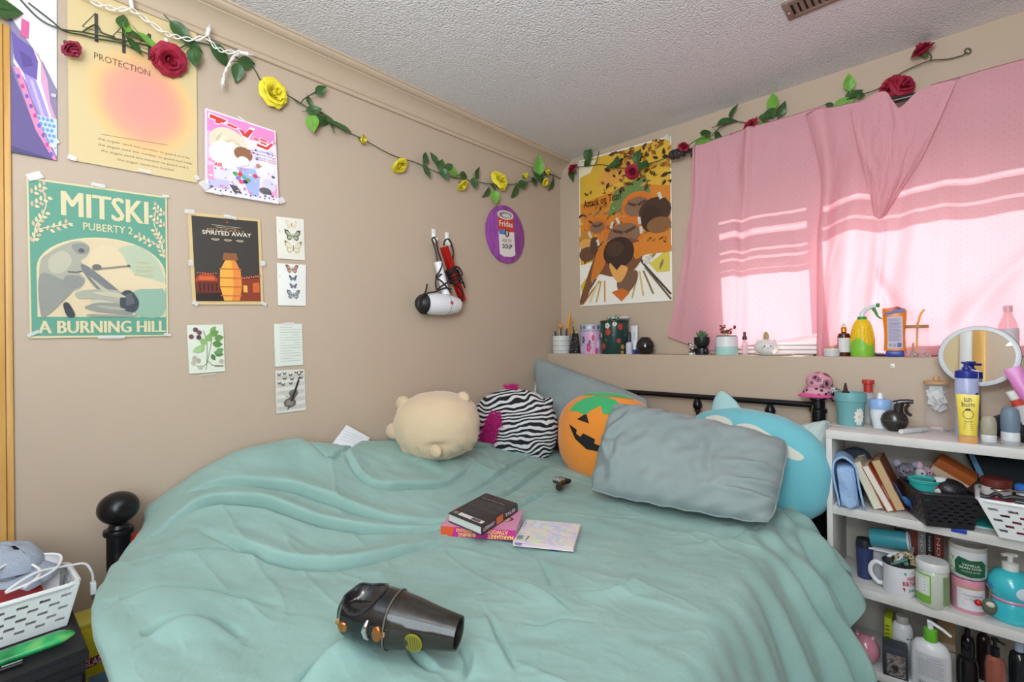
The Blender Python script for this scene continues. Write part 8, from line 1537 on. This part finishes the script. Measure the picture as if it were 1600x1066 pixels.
# pink candle and white candle stacked
x, y, w, h = (1.855,-0.364,0.0788,0.103); r = w / 2
t = item('candle_jar', 'pink candle jar with white label under the white candle', 'candle', x, y, Z2); lat('jar', t, [(r * .94, 0), (r, .006), (r, h * .96), (r * .96, h)], M('#d98fa4', .3, coat=.3), 36); lat('lid', t, [(r * .97, h), (r * .97, h + .002), (0, h + .002)], M('#7a3550', .4), 36); lat('gold_band', t, [(r * 1.002, h * .74), (r * 1.006, h * .76), (r * 1.002, h * .80)], M('#c9a27a', .4), 36)
f = cyl_fn(t, r, h * .12, h * .74, .001); f2 = cyl_fn(t, r, h * .12, h * .74, .0018); deco('label', t, [('g', (-.55, 0, .75, 1), f, 0), ('g', (-.55, 0, -.42, 1), f2, 2), ('t', 'STRAWBERRY', f2, 1, (-.22, .66, .62, .76), 0), ('t', 'CUPCAKE', f2, 1, (-.14, .48, .50, .58), 0)] + [('p', [(-.2, .36 - .08 * i), (.55, .36 - .08 * i), (.55, .38 - .08 * i), (-.2, .38 - .08 * i)], f2, 1, 0) for i in range(3)], [M('#e4dfe4', .5), M('#8f8aa0', .5), M('#c98fa4', .5)])
zc = Z2 + h + .0025; hh = (1.845,-0.364,0.103,0.101)[3]; r2 = r * 1.14
t = item('candle_jar', 'white candle jar with a dark green vanilla label on the pink candle', 'candle', x, y, zc); lat('jar', t, [(r2 * .84, 0), (r2 * .97, .008), (r2, .02), (r2, hh * .86)], M('#d6d7d9', .25, coat=.3), 36); lat('rim', t, [(r2, hh * .86), (r2, hh), (r2 * .95, hh), (r2 * .94, hh * .88)], M('#b9b4ae', .2), 36); lat('wax', t, [(r2 * .94, hh * .87), (0, hh * .87)], M('#cfc8bc', .5), 36)
f = cyl_fn(t, r2, hh * .10, hh * .78, .001); f2 = cyl_fn(t, r2, hh * .10, hh * .78, .0018); its = [('p', [(-.42, .08), (.1, .0), (.62, .06), (.66, .60), (.5, .80), (.1, .76), (-.3, .86), (-.45, .6)], f, 0, 3), ('t', 'VANILLA', f2, 1, (-.18, .50, .40, .60), .01), ('t', 'BEAN NOEL', f2, 1, (-.26, .36, .48, .46), .01), ('t', 'scented candle', f2, 1, (-.2, .22, .42, .30), 0)]
for a, b, s_ in ((-.55, .75, .10), (-.62, .5, .09), (-.5, .22, .11), (-.66, .3, .08), (.72, .3, .09), (.70, .6, .08)):
    for q in range(5): its.append(('p', ell(a + s_ * .5 * math.cos(q * 1.257), b + s_ * .9 * math.sin(q * 1.257), s_ * .4, s_ * .6, 8), f2, 2 if q % 2 else 3, 0))
deco('label', t, its, [M('#1f5a3c', .4), M('#dfe3d8', .5), M('#e2d9b4', .5), M('#7fae86', .5)])
# keyring charm
q = Vector((1.9,-0.445,0.475)); t = thing('bag_charm', 'grey green pouch charm with a red bobble before the pink candle', 'charm', q); obj('pouch', MB().ball((0, 0, -.004), .017, .010, .024, 16, 12), M('#5d6658', .7), t); obj('flower', MB().ball((.002, -.009, .006), .010, .005, .008, 12, 8), M('#d6d6c4', .7), t); obj('cord', MB().tube([(.0, 0, .018), (.003, .004, .045), (-.006, .008, .06)], .0016, 6), M('#8a6a44', .6), t); q2 = Vector((1.876,-0.45,0.476)) - q; obj('bobble', MB().ball(q2, .009, seg=16, rings=10), M('#c81f24', .25), t)
# turquoise soap dispenser (plain stand-in for the printed figure)
x, y, w, h = (1.949,-0.354,0.103,0.198); r = w / 2
t = item('soap_dispenser', 'turquoise rounded soap dispenser with a white pump', 'soap dispenser', x, y, Z2); TQ = M('#3fc3d0', .18, coat=.5)
lat('base', t, [(r * .86, 0), (r * .98, .006), (r * 1.0, .016), (r * .86, h * .26), (r * .80, h * .32)], TQ, 40); lat('bulb', t, [(r * .80, h * .32), (r * .98, h * .40), (r * 1.02, h * .50), (r * .94, h * .62), (r * .70, h * .72), (r * .36, h * .76)], TQ, 40); lat('pink_band', t, [(r * .84, h * .30), (r * .90, h * .325), (r * .86, h * .35)], M('#d98fb4', .3), 40)
deco('spot', t, [('p', ell(-.6, .5, .12, .14, 14), cyl_fn(t, lambda b: r * (.90 + .13 * math.sin(PI * min(1, b * .95))), h * .34, h * .66, .0015), 0, 2), ('p', ell(.35, .5, .22, .28, 16), cyl_fn(t, lambda b: r * (.90 + .13 * math.sin(PI * min(1, b * .95))), h * .34, h * .66, .0015), 1, 3)], [M('#2f8fd0', .3), M('#d6e6ee', .3)])
lat('collar', t, [(r * .36, h * .75), (r * .37, h * .77), (r * .37, h * .86), (r * .2, h * .88)], M('#e6e2dc', .35), 24); lat('stem', t, [(r * .12, h * .87), (r * .12, h * .95), (r * .20, h * .96), (r * .20, h), (0, h)], M('#e2ded8', .35), 16); obj('spout', MB().tube([(r * .3, 0, h * .985), (0, 0, h * .985), (-r * .34, -.01, h * .975)], r * .10, 8), M('#e2ded8', .35), t)

# ------------------------------------------------------------ bottom shelf
zb = Z3
x, y, w, h = (1.594,-0.44,0.0842,0.0954); r = w / 2; h = min(h, .14)
t = item('ceramic_ornament', 'glossy pink rounded ceramic ornament beneath the duvet edge', 'ornament', x, -.40, zb); m = MB(); m.ball((0, 0, h * .5), r, r * .9, h * .5, 28, 18); obj('body', m, M('#d98fa0', .15, coat=.5), t); fd = facing(x, -.40); m = MB(); m.ball((math.cos(fd) * r * .78, math.sin(fd) * r * .7, h * .48), r * .34, r * .34, h * .2, 16, 10); obj('snout', m, M('#e09aac', .15, coat=.5), t)
for q in (-1, 1): obj('ear', MB().lathe([(r * .2, 0), (r * .14, h * .1), (0, h * .18)], 10, (q * r * .45, 0, h * .88), axis=(q * .4, 0, 1)), M('#d98fa0', .15, coat=.5), t)
for a0 in (((1.652,-0.33,0.0211,0.145), 'tall yellow green carton edge at the left of the bottom shelf', 'carton', '#a8b414', .07),):
    (x, y, w, h), lab, nm, col, dp = a0; h = min(h, .23); t = item(nm, lab, 'box', x, -.33, zb); obj('box', MB().box((-w / 2, 0, 0), (w / 2, dp, h), .001), M(col, .5), t); m = MB(); [m.box((-w * .35, -.0006, h * (.25 + .09 * i)), (w * .2, 0, h * (.25 + .09 * i) + .004)) for i in range(7)]; obj('print', m, M('#4d5212', .5), t, smooth=False)
x, y, w, h = (1.69,-0.32,0.0581,0.164); r = w / 2; h = min(h, .235)
t = item('shampoo_bottle', 'white shampoo bottle with beige cap behind the dark photo box', 'bottle', x, -.32, zb); lat('bottle', t, [(r * .95, 0), (r, .005), (r, h * .74), (r * .8, h * .84), (r * .62, h * .86)], M('#dcdcdc', .35), 28, 1, .8); lat('cap', t, [(r * .62, h * .86), (r * .62, h * .98), (r * .55, h), (0, h)], M('#b9b1a6', .4)); f = cyl_fn(t, r, h * .2, h * .7, .001, 1, .8); deco('print', t, [('t', 'shampoo', f, 0, (-.5, .62, .1, .70), 0), ('p', ell(.3, .78, .07, .03, 8), f, 1, 0), ('p', ell(.5, .77, .06, .03, 8), f, 1, 0)] + [('p', [(-.5, .5 - .08 * i), (.4, .5 - .08 * i), (.4, .53 - .08 * i), (-.5, .53 - .08 * i)], f, 0, 0) for i in range(5)], [M('#8b8f96', .5), M('#3a3a3e', .5)])
x, y, w, h = (1.678,-0.43,0.0725,0.0965); h = min(h, .16)
t = item('gift_box', 'dark slate box with a silvery photo print at the bottom shelf front', 'box', x, -.42, zb); t.rotation_euler.z = .12; obj('box', MB().box((-w * .45, -.01, 0), (w * .45, .05, h), .001), M('#30343f', .5), t); obj('photo', MB().box((-w * .32, -.0112, h * .05), (w * .34, -.010, h * .78)), ramp_mat('silver_photo', 'ShaderNodeTexNoise', [(.35, '#2a2a2c'), (.5, '#8f8780'), (.6, '#4a3a36'), (.7, '#c9c9cc')], scale=38, rough=.3), t); obj('flap', MB().box((-w * .45, -.008, h), (w * .45, .045, h + .002)), M('#3b3f4a', .5), t)
x, y, w, h = (1.766,-0.42,0.104,0.211); r = w / 2; h = min(h, .245)
t = item('body_lotion_bottle', 'large white lotion bottle with a lime green pump', 'bottle', x, -.40, zb); t.rotation_euler.z = facing(x, -.40) + PI / 2
lat('bottle', t, [(r * .96, 0), (r * 1.0, .008), (r * .97, h * .46), (r * .92, h * .58), (r * .72, h * .67), (r * .34, h * .71)], M('#e2e2e4', .3), 36, 1, .62); lat('pump_collar', t, [(r * .34, h * .70), (r * .36, h * .72), (r * .34, h * .87), (r * .30, h * .88)], M('#6fbf3a', .35), 24); lat('pump', t, [(r * .15, h * .87), (r * .15, h * .94), (0, h * .95)], M('#e6e6e6', .35), 16)
obj('spout', MB().tube([(-r * .15, 0, h * .975), (0, 0, h * .975), (r * .55, -.01, h * .93), (r * .95, -.015, h * .87)], r * .11, 8, taper=lambda k: 1.2 - .5 * k), M('#e6e6e6', .35), t)
m = MB(); f = lambda a, b: (a * r * .80, -r * .62 * math.sqrt(max(.05, 1 - (a * .82) ** 2)) - .0012, h * (.02 + .52 * b)); fine_poly([(-.9, .0), (.9, .0), (.9, 1), (-.9, 1)], f, m, 0, 4); f2 = lambda a, b: (f(a, b)[0], f(a, b)[1] - .001, f(a, b)[2]); put_text(m, 'COMPLIMENT', (-.2, .86, .62, .92), f2, 1)
for i in range(9): fine_poly([(-.75, .80 - .055 * i), (.75 - .2 * (i % 3 == 1), .80 - .055 * i), (.75 - .2 * (i % 3 == 1), .815 - .055 * i), (-.75, .815 - .055 * i)], f2, m, 1, 2)
for i in range(9): fine_poly([(-.72 + .05 * i, .04), (-.695 + .05 * i - .012 * (i % 2), .04), (-.695 + .05 * i - .012 * (i % 2), .2), (-.72 + .05 * i, .2)], f2, m, 2, 0)
obj('label', m, [M('#cfcfd2', .4), M('#8f9096', .5), M('#4a4a50', .5)], t, smooth=False)
x, y, w, h = (1.802,-0.3,0.0456,0.189); h = min(h, .225)
t = item('cardboard_box', 'brown cardboard box standing behind the lotion bottle', 'box', x, -.30, zb); obj('box', MB().box((-w / 2, 0, 0), (w / 2, .09, h), .001), M('#8a6a4a', .8), t); obj('tape', MB().box((-w / 2 - .0004, -.0006, h * .45), (w / 2, 0, h * .56)), M('#a8917a', .3), t); obj('paper', MB().box((-w / 2, -.0012, 0), (w / 2, -.0004, h * .42)), M('#b9b4aa', .7), t)
for k, (b, yy, lab, col, capc) in enumerate((((1.851,-0.4,0.0517,0.164), -.38, 'black shampoo bottle right of the cardboard box', '#17161a', '#1f1e22'), ((1.912,-0.42,0.0469,0.213), -.40, 'terracotta bottle with a black pump on the bottom shelf', '#9c5a4a', '#17151a'), ((1.966,-0.36,0.046,0.242), -.34, 'dark bottle with a pale blue nozzle at the frame edge', '#1e2226', '#b4c3dc'), ((1.854,-0.26,0.0337,0.173), -.25, 'tall black can at the back of the bottom shelf', '#1a181b', '#2a272a'), ((1.892,-0.26,0.0356,0.194), -.24, 'dark brown spray can beside the tall black can', '#2b1d1a', '#1c1618'))):
    x, y, w, h = b; r = w / 2; h = min(h, .225); t = item('toiletry_bottle', lab, 'bottle', x, yy, zb); lat('bottle', t, [(r * .95, 0), (r, .005), (r, h * .62), (r * .85, h * .72), (r * .42, h * .76)], M(col, .15, coat=.5), 28); lat('cap', t, [(r * .45, h * .75), (r * .45, h * .88), (r * .2, h * .89), (r * .2, h * .96), (r * .42, h * .97), (r * .40, h), (0, h)], M(capc, .3), 20)
    obj('spout' if k in (1, 2) else 'nozzle', MB().tube([(0, 0, h * .985), (r * (.9 if k in (1, 2) else .3), -r * .4, h * .97)], r * .14, 8), M(capc, .3), t)
# books lying across the bottles
zs = zb + .2365
for k, (lab, a, t_, w_, d_, col) in enumerate((('grey covered book lying flat under the middle shelf', (1.60, -.40), .008, .17, .13, '#b9b9bd'), ('white book lying on the grey one under the middle shelf', (1.585, -.40), .012, .14, .12, '#d6d2cc'))):
    root = item('book', lab, 'book', a[0], a[1], zs); m = MB(); m.box((-w_ / 2, 0, 0), (w_ / 2, d_, .0016)); m.box((-w_ / 2, 0, t_ - .0016), (w_ / 2, d_, t_)); m.box((-w_ / 2, d_ - .0016, .0016), (w_ / 2, d_, t_ - .0016)); obj('cover', m, M(col, .6), root, smooth=False); obj('pages', MB().box((-w_ / 2 + .002, .002, .0016), (w_ / 2 - .002, d_ - .0016, t_ - .0016)), M('#d9d4c8', .8), root, smooth=False); zs += t_ + .0005
# ceiling lamp of the room, behind the camera (seen in the mirror)
cl_ = thing('ceiling_lamp', 'round glass ceiling lamp reflected in the makeup mirror', 'ceiling lamp', (1.75, -2.2, CEIL)); lat('base', cl_, [(.17, 0), (.17, -.02), (.15, -.025)], M('#b9b4ac', .3, .8), 32); lat('bowl', cl_, [(.15, -.022), (.14, -.05), (.10, -.08), (.04, -.095), (0, -.097)], M('#fff4e2', .3, emit=2.0), 32)
